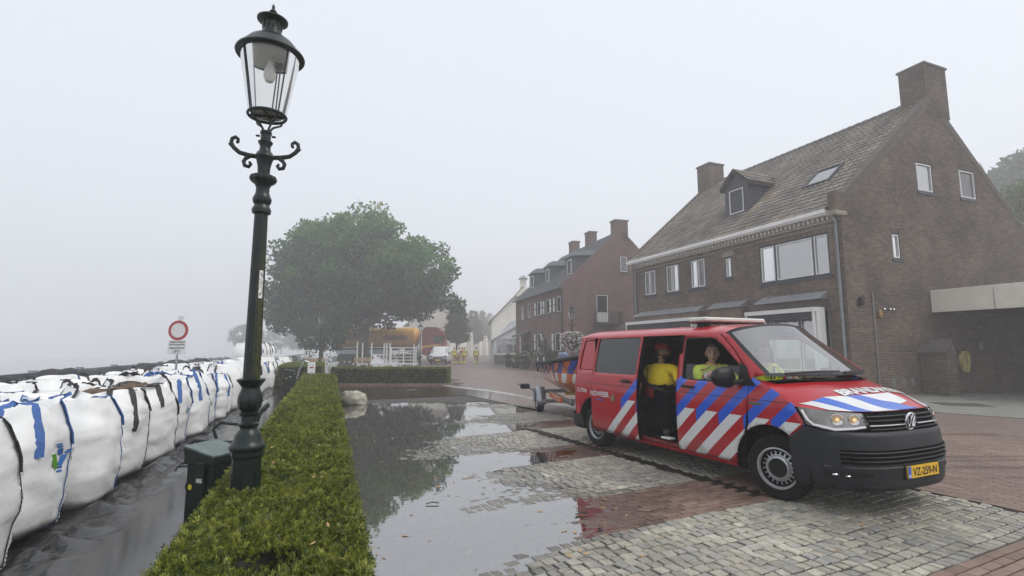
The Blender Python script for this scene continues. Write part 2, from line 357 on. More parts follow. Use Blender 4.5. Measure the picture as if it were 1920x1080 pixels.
# ---- big sheet: brick street, quay, pavement
def street_mat():
    m = bpy.data.materials.new('wet_brick_street'); m.use_nodes = True; n, l = nt(m); b = n['Principled BSDF']
    ge = n.new('ShaderNodeNewGeometry'); mp = n.new('ShaderNodeMapping'); mp.inputs['Rotation'].default_value = (0, 0, -R(70)); l.new(ge.outputs['Position'], mp.inputs[0])
    bt = n.new('ShaderNodeTexBrick'); bt.inputs['Scale'].default_value = 1; bt.inputs['Brick Width'].default_value = .21; bt.inputs['Row Height'].default_value = .09; bt.inputs['Mortar Size'].default_value = .006
    bt.inputs['Color1'].default_value = (.175, .128, .108, 1); bt.inputs['Color2'].default_value = (.215, .158, .134, 1); bt.inputs['Mortar'].default_value = (.09, .07, .06, 1); l.new(mp.outputs[0], bt.inputs[0])
    nz = n.new('ShaderNodeTexNoise'); nz.inputs['Scale'].default_value = .35; nz.inputs['Detail'].default_value = 7; nz.inputs['Roughness'].default_value = .62; l.new(ge.outputs['Position'], nz.inputs['Vector'])
    sx = n.new('ShaderNodeSeparateXYZ'); l.new(ge.outputs['Position'], sx.inputs[0])
    # rain water gathers in the low left half of the street
    lin = n.new('ShaderNodeMath'); lin.operation = 'MULTIPLY_ADD'; lin.inputs[1].default_value = .30; l.new(sx.outputs['Y'], lin.inputs[0]); l.new(sx.outputs['X'], lin.inputs[2])
    r0 = n.new('ShaderNodeMapRange'); r0.inputs[1].default_value = 3.6; r0.inputs[2].default_value = 6.4; r0.inputs[3].default_value = .22; r0.inputs[4].default_value = -.13; l.new(lin.outputs[0], r0.inputs[0])
    ad = n.new('ShaderNodeMath'); l.new(nz.outputs[0], ad.inputs[0]); l.new(r0.outputs[0], ad.inputs[1])
    w = n.new('ShaderNodeMapRange'); w.inputs[1].default_value = .47; w.inputs[2].default_value = .62; l.new(ad.outputs[0], w.inputs[0])
    mx = n.new('ShaderNodeMixRGB'); mx.blend_type = 'MULTIPLY'; mx.inputs[2].default_value = (.5, .48, .48, 1); l.new(w.outputs[0], mx.inputs[0]); l.new(bt.outputs[0], mx.inputs[1]); l.new(mx.outputs[0], b.inputs['Base Color'])
    ro = n.new('ShaderNodeMapRange'); ro.inputs[3].default_value = .5; ro.inputs[4].default_value = .06; l.new(w.outputs[0], ro.inputs[0]); l.new(ro.outputs[0], b.inputs['Roughness'])
    n2 = n.new('ShaderNodeTexNoise'); n2.inputs['Scale'].default_value = 5; l.new(ge.outputs['Position'], n2.inputs['Vector'])
    bu = n.new('ShaderNodeBump'); bu.inputs['Strength'].default_value = .12; bu.inputs['Distance'].default_value = .03; l.new(n2.outputs[0], bu.inputs['Height']); l.new(bu.outputs[0], b.inputs['Normal'])
    return m
STREET = street_mat()
A, B_, C_, D_ = PQ(-9, QMAX), PQ(PMAX, QMAX), PQ(PMAX, -1), PQ(-9, -1)
W_ = -6.6                                                    # river edge, distance left of the camera line
r1, r2 = UV(-62, W_), UV(300, W_)
street = raw('street', [(r1.x, r1.y, DRY), (r2.x, r2.y, DRY), (168, 288, DRY), (168, -58, DRY)]+[(p.x, p.y, DRY) for p in (A, B_, C_, D_)],
             [(1, 2, 5, 4), (2, 3, 6, 5), (3, 0, 7, 6), (0, 1, 4, 7)], STREET); tag(street, kind='structure')
under = raw('ground', [(-168, -58, -2.4), (168, -58, -2.4), (168, 288, -2.4), (-168, 288, -2.4)], [(0, 1, 2, 3)], BED); tag(under, kind='structure')
RIV = pm('river_water', (.10, .10, .09), .06, .1, .3, bump=.15, bscale=1.5)
riv = raw('river', [(-168, -58, -1.6), (r1.x, r1.y, -1.6), (r2.x, r2.y, -1.6), (-168, 288, -1.6)], [(0, 1, 2, 3)], RIV); tag(riv, kind='structure')
QW = pm('quay_stone', (.25, .24, .22), .8, .2, 2)
qb = MB(); 
for i in range(40):
    qb.M = Matrix.Rotation(ST, 4, 'Z'); qb.box(W_-.3, W_, -10+i*3, -7.01+i*3, -2.3, DRY-.004)
tag(qb.build('quay_wall', QW), kind='structure')
# road bricks to the right of the forecourt
rb = []; rr = random.Random(11)
i = 0
pp = PMAX+.05
while pp < 13:
    off = .1 if i % 2 else 0; q0 = -3+off
    while q0 < 12:
        P = PQ(pp, q0)
        if seen(P, 150) and P.y > 2 and P.x > 3 and P.length < 13.5:
            rb.append((P.length, Matrix.Translation((P.x, P.y, DRY+.006+rr.uniform(-.0015, .0015))) @ Matrix.Rotation(PA+R(90)+rr.uniform(-.01, .01), 4, 'Z') @ Matrix.Diagonal((.197, .082, .02, 1)), rr.random()))
        q0 += .203
    pp += .0885; i += 1
# tyre dirt streaks live in the material
n, l = nt(ROADB); b = n['Principled BSDF']; src = b.inputs['Base Color'].links[0].from_socket
ge = n.new('ShaderNodeNewGeometry'); mp = n.new('ShaderNodeMapping'); mp.inputs['Rotation'].default_value = (0, 0, R(38)); mp.inputs['Scale'].default_value = (.12, 1.7, 1); l.new(ge.outputs['Position'], mp.inputs[0])
nz = n.new('ShaderNodeTexNoise'); nz.inputs['Scale'].default_value = 1.4; nz.inputs['Detail'].default_value = 3; l.new(mp.outputs[0], nz.inputs['Vector'])
w = n.new('ShaderNodeMapRange'); w.inputs[1].default_value = .54; w.inputs[2].default_value = .62; w.inputs[3].default_value = 0; w.inputs[4].default_value = .75; l.new(nz.outputs[0], w.inputs[0])
mx = n.new('ShaderNodeMixRGB'); mx.blend_type = 'MULTIPLY'; mx.inputs[2].default_value = (.45, .44, .43, 1); l.new(w.outputs[0], mx.inputs[0]); l.new(src, mx.inputs[1]); l.new(mx.outputs[0], b.inputs['Base Color'])
pieces('road_brick', street, rb, brick_mesh, ROADB, 300, 12, 'road_bricks')
# ================================================================== HEDGES
LEAFM = {}
def leaf_mat(name, cols, trans=.25, rough=.45):
    m = bpy.data.materials.new(name); m.use_nodes = True; n, l = nt(m); b = n['Principled BSDF']
    at = n.new('ShaderNodeAttribute'); at.attribute_name = 'rnd'; cr = n.new('ShaderNodeValToRGB')
    while len(cr.color_ramp.elements) < len(cols): cr.color_ramp.elements.new(.5)
    for i, c in enumerate(cols): cr.color_ramp.elements[i].position = i/(len(cols)-1); cr.color_ramp.elements[i].color = (*c, 1)
    l.new(at.outputs['Fac'], cr.inputs[0]); l.new(cr.outputs[0], b.inputs['Base Color']); b.inputs['Roughness'].default_value = rough
    b.inputs['Specular IOR Level'].default_value = .35
    tr = n.new('ShaderNodeBsdfTranslucent'); l.new(cr.outputs[0], tr.inputs[0]); mx = n.new('ShaderNodeMixShader'); mx.inputs[0].default_value = trans
    o = [x for x in n if x.type == 'OUTPUT_MATERIAL'][0]; l.new(b.outputs[0], mx.inputs[1]); l.new(tr.outputs[0], mx.inputs[2]); l.new(mx.outputs[0], o.inputs[0]); return m
class Leaves:
    def __init__(s): s.v = []; s.f = []; s.a = []
    def quad(s, c, d, w, L, W, r):
        """leaf: root c, direction d, side w"""
        n = len(s.v); e = c+d*L; m = c+d*L*.5
        s.v += [tuple(c), tuple(m+w*W), tuple(e), tuple(m-w*W)]; s.f.append((n, n+1, n+2, n+3)); s.a.append(r)
    def build(s, name, mat, parent, kind='stuff'):
        o = raw(name, s.v, s.f, mat, parent, kind=kind)
        at = o.data.attributes.new('rnd', 'FLOAT', 'FACE'); at.data.foreach_set('value', s.a); return o
def rdir(rg, zmin=-1):
    while True:
        v = Vector((rg.uniform(-1, 1), rg.uniform(-1, 1), rg.uniform(zmin, 1)))
        if .05 < v.length < 1: return v.normalized()
YEW = leaf_mat('yew_needles', [(.010, .020, .005), (.045, .070, .011), (.115, .145, .02), (.21, .235, .03), (.34, .35, .055)])
BARK = pm('bark', (.07, .055, .04), .9, .3, 10, bump=.6, bscale=20)
CORE = pm('hedge_core_shade', (.018, .016, .01), .95, .4, 12)  # dark core: shade between the sprigs put into its colour
def sprig(L, c, d, size, rg, nn, shift=0.):
    tone = min(1, max(0, rg.gauss(.46, .2)+shift))
    s = d.cross(rdir(rg)); s = s.normalized() if s.length > .01 else d.orthogonal()
    for k in range(nn):
        t = (k+.5)/nn; side = 1 if k % 2 else -1
        nd = (d*.65+s*side*(1.05-.75*t)+rdir(rg)*.18).normalized(); root = c+d*size*t*.8
        L.quad(root, nd, nd.cross(d.cross(s)).normalized(), size*.52, size*.085, min(1, max(0, tone+rg.uniform(-.15, .15)+.15*t)))
def hedge(label, u0, u1, v0, v1, top, dens, seed, hole=None, frame=None, near=False):
    rg = random.Random(seed); ax, ay = frame or (U, Vv)
    h = thing('hedge', label, 'hedge', (0, 0, 0))
    hgt = lambda u, v: top-.035+.02*noise.noise(Vector((u*2.2, v*2.2, seed)))+.024*noise.noise(Vector((u*6, v*6, seed)))+.018*noise.noise(Vector((u*15, v*15, seed)))-(.30*max(0, 1-((u-hole[0])**2/hole[2]**2+(v-hole[1])**2/hole[3]**2)) if hole else 0)
    P = lambda u, v, z: Vector((ax.x*u+ay.x*v, ax.y*u+ay.y*v, z))
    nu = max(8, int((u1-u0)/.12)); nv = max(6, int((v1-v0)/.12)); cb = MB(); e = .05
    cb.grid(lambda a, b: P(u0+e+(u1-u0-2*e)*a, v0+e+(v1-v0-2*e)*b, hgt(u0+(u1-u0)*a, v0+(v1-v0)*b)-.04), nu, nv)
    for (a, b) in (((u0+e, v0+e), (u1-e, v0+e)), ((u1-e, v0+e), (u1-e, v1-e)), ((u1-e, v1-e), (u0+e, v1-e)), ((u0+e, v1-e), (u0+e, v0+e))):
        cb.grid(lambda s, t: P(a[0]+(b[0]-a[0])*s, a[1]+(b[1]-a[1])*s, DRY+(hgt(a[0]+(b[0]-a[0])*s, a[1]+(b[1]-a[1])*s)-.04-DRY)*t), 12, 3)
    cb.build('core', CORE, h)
    L = Leaves(); u = u0
    area = (u1-u0)*(v1-v0)
    def dn(dist): return dens*min(1., (4.5/max(2.2, dist))**1.25)
    N = int(area*dens); 
    for i in range(N):
        uu = rg.uniform(u0, u1); vv = rg.uniform(v0, v1); p = P(uu, vv, 0); dist = p.length if near else 4
        if rg.random() > dn(dist)/dens: continue
        z = hgt(uu, vv); sz = (.030 if near else .07)*(1 if not near else max(1, (dist/4.2)**.6))*rg.uniform(.7, 1.35)
        hole_in = hole and ((uu-hole[0])**2/hole[2]**2+(vv-hole[1])**2/hole[3]**2) < .75
        if hole_in and rg.random() < .82: continue
        d = Vector((rg.gauss(0, .6), rg.gauss(0, .6), rg.uniform(.15, 1))).normalized()
        c = P(uu, vv, z-.03+rg.uniform(-.02, .015)); sprig(L, c, d, sz, rg, 9 if (near and dist < 6) else 5, .22*noise.noise(Vector((uu*2.6, vv*2.6, seed+9)))+.18*noise.noise(Vector((uu*9, vv*9, seed))))
    per = [((u0, v0), (u1, v0), -ay), ((u1, v1), (u0, v1), ay), ((u0, v1), (u0, v0), -ax), ((u1, v0), (u1, v1), ax)]
    for a, b, nrm in per:
        ln = math.hypot(b[0]-a[0], b[1]-a[1])
        for i in range(int(ln*top*dens*(.5 if near else .7))):
            s = rg.random(); uu = a[0]+(b[0]-a[0])*s; vv = a[1]+(b[1]-a[1])*s; p = P(uu, vv, 0); dist = p.length if near else 4
            if rg.random() > dn(dist)/dens: continue
            z = rg.uniform(.05, 1)*hgt(uu, vv)
            d = (nrm*rg.uniform(.1, 1)+Vector((rg.gauss(0, .5), rg.gauss(0, .5), rg.uniform(-.1, .9)))).normalized()
            sprig(L, P(uu, vv, z)-nrm*rg.uniform(0, .05), d, (.04 if near else .075)*(1 if not near else max(1, (dist/4.2)**.75))*rg.uniform(.7, 1.3), rg, 5)
    L.build('foliage', YEW, h); return h, P, hgt
hd, HP, HG = hedge('long clipped yew hedge with a dark hollow running away below the lamp post', .9, 20.4, -.67, .21, .72, 8500, 21, hole=(2.70, -.21, .16, .17), near=True)
hedge('low clipped hedge block behind the boulder in the flooded forecourt', 0, 5.35, 0, 1.25, .80, 900, 22, frame=(Vector((1, 0, 0)), Vector((0, 1, 0))))[0].location = (-8.3, 23.6, 0)
hedge('smaller hedge beyond the end of the long yew hedge beside the far bags', 23.3, 30, -1.9, -.15, .95, 500, 23)
# fallen leaves on the hedge
LY = pm('dry_leaf', (.42, .26, .10), .6, .35, 30, rnd=.35)
rg = random.Random(5)
fl = MB(); fl.add([(-.5, 0, .02), (-.2, .2, 0), (.2, .17, -.03), (.5, 0, .06), (.2, -.18, 0), (-.2, -.2, .03)], [(0, 1, 4, 5), (1, 2, 4), (2, 3, 4)])
FLM = fl.mesh('fallen_leaf', LY)
for i in range(34):
    u = rg.uniform(2.2, 7.5) if i < 26 else rg.uniform(7, 14); v = rg.uniform(-.55, .15); p = HP(u, v, HG(u, v)+.012)
    o = link('fallen_leaf', FLM, None, p); s = rg.uniform(.03, .06); o.scale = (s, s, s); o.rotation_euler = (rg.uniform(-.5, .5), rg.uniform(-.5, .5), rg.uniform(0, 6.3))
    tag(o, 'small dry yellow leaf lying on top of the long yew hedge', 'leaf', 'dry leaves on the hedge')
# leaf litter floating on the forecourt
lit = 0
while lit < 240:
    P = Vector((rg.uniform(-4.5, 1.6), rg.uniform(4.2, 13), 0))
    if P.dot(Vv) < .4 or not seen(P, 0): continue
    clump = noise.noise(Vector((P.x*.8, P.y*.8, 5)))
    if clump < .12 and rg.random() < .88: continue
    s = rg.uniform(.03, .075); o = link('floating_leaf', FLM, None, (P.x, P.y, max(.004, gz(P.x, P.y)+.004))); o.scale = (s, s, s*.5); o.rotation_euler = (0, 0, rg.uniform(0, 6.3))
    tag(o, 'small brown leaf lying on the flooded forecourt', 'leaf', 'leaf litter on the wet forecourt'); lit += 1
# ================================================================== LANTERN ON ITS CAST-IRON POST
GRN = pm('bottle_green_paint', (.008, .016, .013), .36, .25, 9, coat=.12, spec=.35, bump=.08, bscale=40)
GRN2 = pm('lamp_column_paint', (.009, .015, .013), .34, .3, 6, coat=.12, spec=.35)
n, l = nt(GRN2); b = n['Principled BSDF']; src = b.inputs['Base Color'].links[0].from_socket       # algae on the damp side
ge = n.new('ShaderNodeNewGeometry'); dt = n.new('ShaderNodeVectorMath'); dt.operation = 'DOT_PRODUCT'; dt.inputs[1].default_value = (.93, -.36, 0); l.new(ge.outputs['Normal'], dt.inputs[0])
tn = n.new('ShaderNodeTexNoise'); tn.inputs['Scale'].default_value = 35; l.new(ge.outputs['Position'], tn.inputs['Vector'])
ad = n.new('ShaderNodeMath'); ad.operation = 'MULTIPLY_ADD'; ad.inputs[1].default_value = .9; l.new(tn.outputs[0], ad.inputs[0]); l.new(dt.outputs['Value'], ad.inputs[2])
w = n.new('ShaderNodeMapRange'); w.inputs[1].default_value = 1.18; w.inputs[2].default_value = 1.5; w.inputs[4].default_value = .75; l.new(ad.outputs[0], w.inputs[0])
sx = n.new('ShaderNodeSeparateXYZ'); l.new(ge.outputs['Position'], sx.inputs[0]); w2 = n.new('ShaderNodeMapRange'); w2.inputs[1].default_value = 2.6; w2.inputs[2].default_value = 2.0; l.new(sx.outputs['Z'], w2.inputs[0])
mu = n.new('ShaderNodeMath'); mu.operation = 'MULTIPLY'; l.new(w.outputs[0], mu.inputs[0]); l.new(w2.outputs[0], mu.inputs[1])
mx = n.new('ShaderNodeMixRGB'); mx.inputs[2].default_value = (.075, .075, .012, 1); l.new(mu.outputs[0], mx.inputs[0]); l.new(src, mx.inputs[1]); l.new(mx.outputs[0], b.inputs['Base Color'])
LGL = glass('lantern_glass', (.93, .93, .91), 1.5, .03)
WHT = pm('white_enamel', (.72, .72, .68), .35, .08)
OPAL = pm('opal_bulb', (.85, .84, .8), .3, .03)
def spiral(c, dirx, s, up=1):
    pts = []
    for k in range(15):
        a = k/14*1.55*2*math.pi*.8; r = s*(1-k/14*.72)
        pts.append((c[0]+dirx*(r*math.sin(a)), c[1], c[2]+up*(s-r*math.cos(a))))
    return pts
def street_lantern(label, loc, rz=0, detail=True, group=None, arms=True, sides=0):
    t = thing('street_lamp', label, 'street lamp', loc, rz, group); N = 24 if detail else 10
    a = MB()
    a.lathe([(.115, 0), (.115, .92)] if not detail else [(.125, 0), (.125, .06), (.108, .07), (.105, .88), (.118, .90), (.118, .93)], 8); 
    if detail:
        for k in range(8):
            w = (k+.5)*math.pi/4; a.M = Matrix.Rotation(w, 4, 'Z'); a.box(.094, .102, -.028, .028, .66, .79)
        a.M = Matrix()
    a.build('pedestal', GRN, t)
    a = MB().lathe([(.118, .93), (.128, .945), (.128, .965), (.118, .975), (.10, 1.0), (.095, 1.03), (.075, 1.06), (.06, 1.075), (.06, 1.085), (.072, 1.095), (.072, 1.11), (.058, 1.12), (.056, 1.16), (.074, 1.17), (.076, 1.185), (.06, 1.195)], N); a.build('moulded_base', GRN, t, True, 50)
    a = MB().lathe([(.06, 1.195), (.082, 1.22), (.09, 1.26), (.086, 1.30), (.07, 1.335), (.064, 1.355), (.075, 1.37), (.10, 1.40), (.104, 1.412), (.09, 1.418), (.06, 1.41)], 48 if detail else 10, flute=.09 if detail else 0, fl=(1.2, 1.36), nf=12); a.build('leaf_vase', GRN, t, True, 60)
    a = MB().lathe([(.062, 1.40), (.050, 2.60)], 64 if detail else 10, flute=.07 if detail else 0, fl=(0, 9), nf=16); a.build('column', GRN2, t, True, 60)
    a = MB().lathe([(.052, 2.595), (.07, 2.605), (.073, 2.63), (.062, 2.65), (.055, 2.665), (.068, 2.685), (.072, 2.71), (.06, 2.735), (.05, 2.76), (.052, 2.775), (.05, 2.79), (.062, 2.82), (.096, 2.84), (.105, 2.86), (.10, 2.88), (.07, 2.89), (.048, 2.90)], 48 if detail else 10, flute=.1 if detail else 0, fl=(2.83, 2.885), nf=14); a.build('capital', GRN, t, True, 50)
    a = MB().lathe([(.046, 2.90), (.048, 2.95), (.06, 3.0), (.075, 3.03), (.06, 3.06), (.045, 3.075), (.04, 3.11), (.055, 3.135), (.057, 3.145), (.04, 3.15), (.038, 3.20), (.044, 3.205), (.044, 3.225), (.034, 3.23)], N); a.build('neck', GRN, t, True, 50)
    if arms:
        for sd in (-1, 1):
            a = MB(); P0 = (sd*.05, 0, 3.03)
            pts = [P0, (sd*.12, 0, 3.035), (sd*.19, 0, 3.05), (sd*.235, 0, 3.085), (sd*.255, 0, 3.12), (sd*.25, 0, 3.15), (sd*.225, 0, 3.165), (sd*.205, 0, 3.15), (sd*.205, 0, 3.13), (sd*.218, 0, 3.122)]
            a.tube(pts, [.018, .018, .017, .017, .016, .016, .015, .014, .013, .011], 8)
            a.tube([(sd*.225, 0, 3.08), (sd*.255, 0, 3.10), (sd*.275, 0, 3.112)], [.014, .012, .005], 8)
            a.tube([(sd*.10, 0, 3.035), (sd*.14, 0, 3.01), (sd*.155, 0, 2.985), (sd*.145, 0, 2.955), (sd*.115, 0, 2.948), (sd*.10, 0, 2.968), (sd*.112, 0, 2.985)], [.016, .016, .016, .016, .015, .014, .011], 8)
            a.build('scroll_arm', GRN, t, True, 60)
    # lantern
    a = MB()
    for k in range(4):
        w = math.pi/4+k*math.pi/2; c, s = math.cos(w), math.sin(w)
        a.tube([(.026*c, .026*s, 3.16), (.032*c, .032*s, 3.24), (.06*c, .06*s, 3.275), (.13*c, .13*s, 3.315), (.142*c, .142*s, 3.345)], .009, 6)
    a.tube([(.045, 0, 3.19), (.075, 0, 3.19)], .008, 6); a.tube([(-.045, 0, 3.19), (-.075, 0, 3.19)], .008, 6)
    a.build('cradle', GRN, t, True)
    a = MB(); nr = 32 if detail else 10
    for (r0, z0, tr) in ((.145, 3.35, .012), (.236, 3.82, .014)):
        ring = [(r0*math.cos(2*math.pi*k/nr), r0*math.sin(2*math.pi*k/nr), z0) for k in range(nr+1)]; a.tube(ring, tr, 6, cap=False)
    for k in range(4):
        w = math.pi/4+k*math.pi/2; a.tube([(.148*math.cos(w), .148*math.sin(w), 3.35), (.238*math.cos(w), .238*math.sin(w), 3.82)], .006, 6)
    for w in (0, math.pi/2): a.tube([(-.145*math.cos(w), -.145*math.sin(w), 3.345), (.145*math.cos(w), .145*math.sin(w), 3.345)], .008, 6)
    a.build('lantern_frame', GRN, t, True)
    a = MB(); a.grid(lambda u, v: ((.141+(.091)*v)*math.cos(2*math.pi*u), (.141+.091*v)*math.sin(2*math.pi*u), 3.352+.465*v), 33 if detail else 11, 2); a.build('glass', LGL, t, True)
    a = MB().lathe([(.265, 3.815), (.27, 3.825), (.262, 3.84), (.235, 3.85), (.215, 3.885), (.175, 3.93), (.125, 3.965), (.09, 3.98), (.075, 3.99), (.07, 4.04)], nr); a.build('hood', GRN, t, True, 45)
    a = MB().lathe([(.07, 4.04), (.07, 4.085), (.12, 4.105), (.122, 4.115), (.09, 4.135), (.04, 4.15), (.02, 4.155), (.016, 4.17), (.03, 4.185), (.016, 4.2), (.012, 4.215), (.014, 4.225), (.003, 4.25)], nr)
    o = a.build('vent_cap', GRN, t, True, 40)
    if detail:
        a = MB()
        for k in range(10):
            w = k*math.pi/5; a.M = Matrix.Rotation(w, 4, 'Z'); a.box(.066, .078, -.008, .008, 4.035, 4.09)
        a.build('vent_ribs', GRN, o)
        a = MB().lathe([(.20, 3.80), (.205, 3.83), (.19, 3.86), (.11, 3.90)], 24); a.build('reflector', WHT, t, True)
        a = MB().lathe([(.018, 3.80), (.022, 3.76), (.03, 3.74), (.045, 3.70), (.048, 3.66), (.03, 3.62), (.008, 3.61)], 14); a.build('bulb', OPAL, t, True)
        a = MB(); a.tube([(.05, .06, 3.79), (.02, .05, 3.36)], .006, 6); a.tube([(.07, .06, 3.79), (.05, .05, 3.36)], .006, 6); a.box(.03, .09, .04, .08, 3.76, 3.80); a.build('gear_rods', IRON, t)
        sm = pm('bird_dust', (.55, .53, .48), .9, .5, 60)
        a = MB().lathe([(.125, 3.356), (.01, 3.358)], 20); a.build('bottom_glass', sm, t)
        a = MB(); a.grid(lambda u, v: ((.0595-.0014*v)*math.cos(R(-65+32*u)), (.0595-.0014*v)*math.sin(R(-65+32*u)), 1.98+.2*v), 5, 2); stk = a.build('sticker', pm('sticker_print', (.6, .6, .58), .5, .8, 45), t)
    return t
street_lantern('tall dark green cast-iron street lamp standing in the near end of the yew hedge', (-1.828, 3.642, 0), R(14)).scale = (.9, .9, 1)
# ================================================================== WASTE BIN, BENCH
BINM = pm('dark_green_bin_metal', (.006, .014, .010), .5, .3, 8, bump=.1, spec=.3)
BINT = pm('worn_bin_lid', (.08, .11, .10), .35, .35, 12)
def waste_bin(label, loc, rz):
    t = thing('waste_bin', label, 'waste bin', loc, rz)
    MB().cham(-.16, .16, -.17, .17, .02, .70, .012).build('body', BINM, t)
    a = MB(); a.add([(-.175, -.19, .70), (.175, -.19, .70), (.175, .19, .70), (-.175, .19, .70), (-.175, -.19, .83), (.175, -.19, .76), (.175, .19, .76), (-.175, .19, .83)], [(0, 3, 2, 1), (0, 1, 5, 4), (1, 2, 6, 5), (2, 3, 7, 6), (3, 0, 4, 7)]); a.build('hood', BINM, t)
    a = MB(); a.add([(-.185, -.20, .835), (.185, -.20, .762), (.185, .20, .762), (-.185, .20, .835), (-.185, -.20, .85), (.185, -.20, .777), (.185, .20, .777), (-.185, .20, .85)], [(0, 3, 2, 1), (4, 5, 6, 7), (0, 1, 5, 4), (1, 2, 6, 5), (2, 3, 7, 6), (3, 0, 4, 7)]); a.build('lid', BINT, t)
    MB().cham(-.02, .09, -.205, -.172, .1, .72, .008).build('front_post', BINM, t)
    MB().box(.005, .075, -.207, -.2055, .55, .585).build('maker_plate', pm('plate_grey', (.5, .5, .48), .5, .4, 90), t)
    a = MB(); a.M = Matrix.Translation((-.10, -.172, .5)) @ Matrix.Rotation(R(90), 4, 'X'); a.lathe([(.024, 0), (.024, .002)], 16); a.build('round_sticker', pm('yellow_print', (.75, .62, .03), .5), t)
    a = MB(); a.M = Matrix.Translation((-.16, -.06, .48)) @ Matrix.Rotation(R(-90), 4, 'Y'); a.lathe([(.055, 0), (.06, .03), (.05, .07), (.045, .07), (.04, .04)], 16); a.build('ash_cup', BINM, t, True); return t
waste_bin('dark green metal waste bin with sloping lid beside the long hedge', (-2.56, 4.55, 0), R(-16)).scale = (.86, .86, .96)
waste_bin('distant dark green waste bin at the far end of the long hedge', tuple(UV(22.0, -1.35)), ST)
STEEL = pm('brushed_steel', (.45, .46, .46), .35, .15, 20, metal=.7)
bn = thing('park_bench', 'dark metal slatted bench behind the lamp post with curled backrest end', 'bench', tuple(UV(6.95, -.98)), ST)
for k in range(11):
    y = -.75+k*.15; a = MB(); a.tube([(-.42, y, .40), (-.40, y, .44), (-.2, y, .43), (.02, y, .42), (.10, y, .48), (.17, y, .72), (.20, y, .86), (.235, y, .90), (.27, y, .885), (.275, y, .85)], .011, 6); a.build('slat', BINM, bn, True)
a = MB(); a.tube([(.235, -.78, .915), (.235, .78, .915)], .028, 10); a.build('top_rail', STEEL, bn, True)
for y in (-.7, .7):
    a = MB(); a.tube([(-.30, y, 0), (-.30, y, .43), (-.36, y, .60), (-.28, y, .68), (-.16, y, .66), (.12, y, .62)], .02, 8); a.tube([(.08, y, 0), (.06, y, .43)], .02, 8); a.build('leg', BINM, bn, True)
# ================================================================== BLACK PLASTIC SHEET UNDER THE BAGS
FOIL = pm('black_plastic_foil', (.008, .008, .009), .17, .3, 3, spec=.6, bump=.02, bscale=3, rvar=.03)
def foil_z(u, v):
    k = max(0, 1-abs(v+2.05)/.36)      # crumpled along the foot of the bags
    s = Vector((u, v, 0)); cr = abs(noise.noise(s*3.1))+.6*abs(noise.noise(s*7.3))+.35*abs(noise.noise(s*17))
    return .028+k*.12*cr+.0015*abs(noise.noise(s*1.6))*(1-k)
nu, nv = 420, 46
sh = MB(); V = []; F = []
for i in range(nu):
    for j in range(nv):
        u = 1.2+33*(i/(nu-1))**1.5; v = -2.5+1.83*j/(nv-1); p = UV(u, v, foil_z(u, v)); V.append(tuple(p))
F = [(i*nv+j, (i+1)*nv+j, (i+1)*nv+j+1, i*nv+j+1) for i in range(nu-1) for j in range(nv-1)]
tag(raw('plastic_sheet', V, F, FOIL, smooth=True), 'wet black plastic sheet spread between the bulk bags and the hedge', 'plastic sheet')
# ================================================================== BULK BAGS
BAGM = pm('woven_white_bag', (.88, .88, .865), .55, .05, 2.2, bump=.45, bscale=8, spec=.3)
n, l = nt(BAGM); b = n['Principled BSDF']
tc = n.new('ShaderNodeTexCoord'); wv = n.new('ShaderNodeTexWave'); wv.bands_direction = 'Z'; wv.inputs['Scale'].default_value = 55; wv.inputs['Distortion'].default_value = .6; l.new(tc.outputs['Object'], wv.inputs[0])
bu = n.new('ShaderNodeBump'); bu.inputs['Strength'].default_value = .12; bu.inputs['Distance'].default_value = .004; l.new(wv.outputs[0], bu.inputs['Height'])
old = b.inputs['Normal'].links[0].from_socket; l.new(old, bu.inputs['Normal']); l.new(bu.outputs[0], b.inputs['Normal'])
b.inputs['Subsurface Weight'].default_value = .0
# mud splashes near the foot
src = b.inputs['Base Color'].links[0].from_socket; sx = n.new('ShaderNodeSeparateXYZ'); l.new(tc.outputs['Object'], sx.inputs[0])
tn = n.new('ShaderNodeTexNoise'); tn.inputs['Scale'].default_value = 5; tn.inputs['Detail'].default_value = 6; l.new(tc.outputs['Object'], tn.inputs['Vector'])
ma = n.new('ShaderNodeMath'); ma.operation = 'MULTIPLY_ADD'; ma.inputs[1].default_value = -.35; l.new(sx.outputs['Z'], ma.inputs[0]); l.new(tn.outputs[0], ma.inputs[2])
w = n.new('ShaderNodeMapRange'); w.inputs[1].default_value = .46; w.inputs[2].default_value = .66; w.inputs[4].default_value = .38; l.new(ma.outputs[0], w.inputs[0])
mx = n.new('ShaderNodeMixRGB'); mx.inputs[2].default_value = (.42, .36, .27, 1); l.new(w.outputs[0], mx.inputs[0]); l.new(src, mx.inputs[1]); l.new(mx.outputs[0], b.inputs['Base Color'])
SOIL = pm('brown_soil', (.12, .08, .05), .95, .4, 12, bump=.8, bscale=25)
BLUE = pm('blue_webbing', (.04, .12, .36), .6, .2, 40, bump=.3, bscale=120)
BLK = pm('black_webbing', (.02, .02, .022), .6, .3, 40, bump=.3, bscale=120)
WTH = pm('white_thread', (.7, .7, .7), .7)
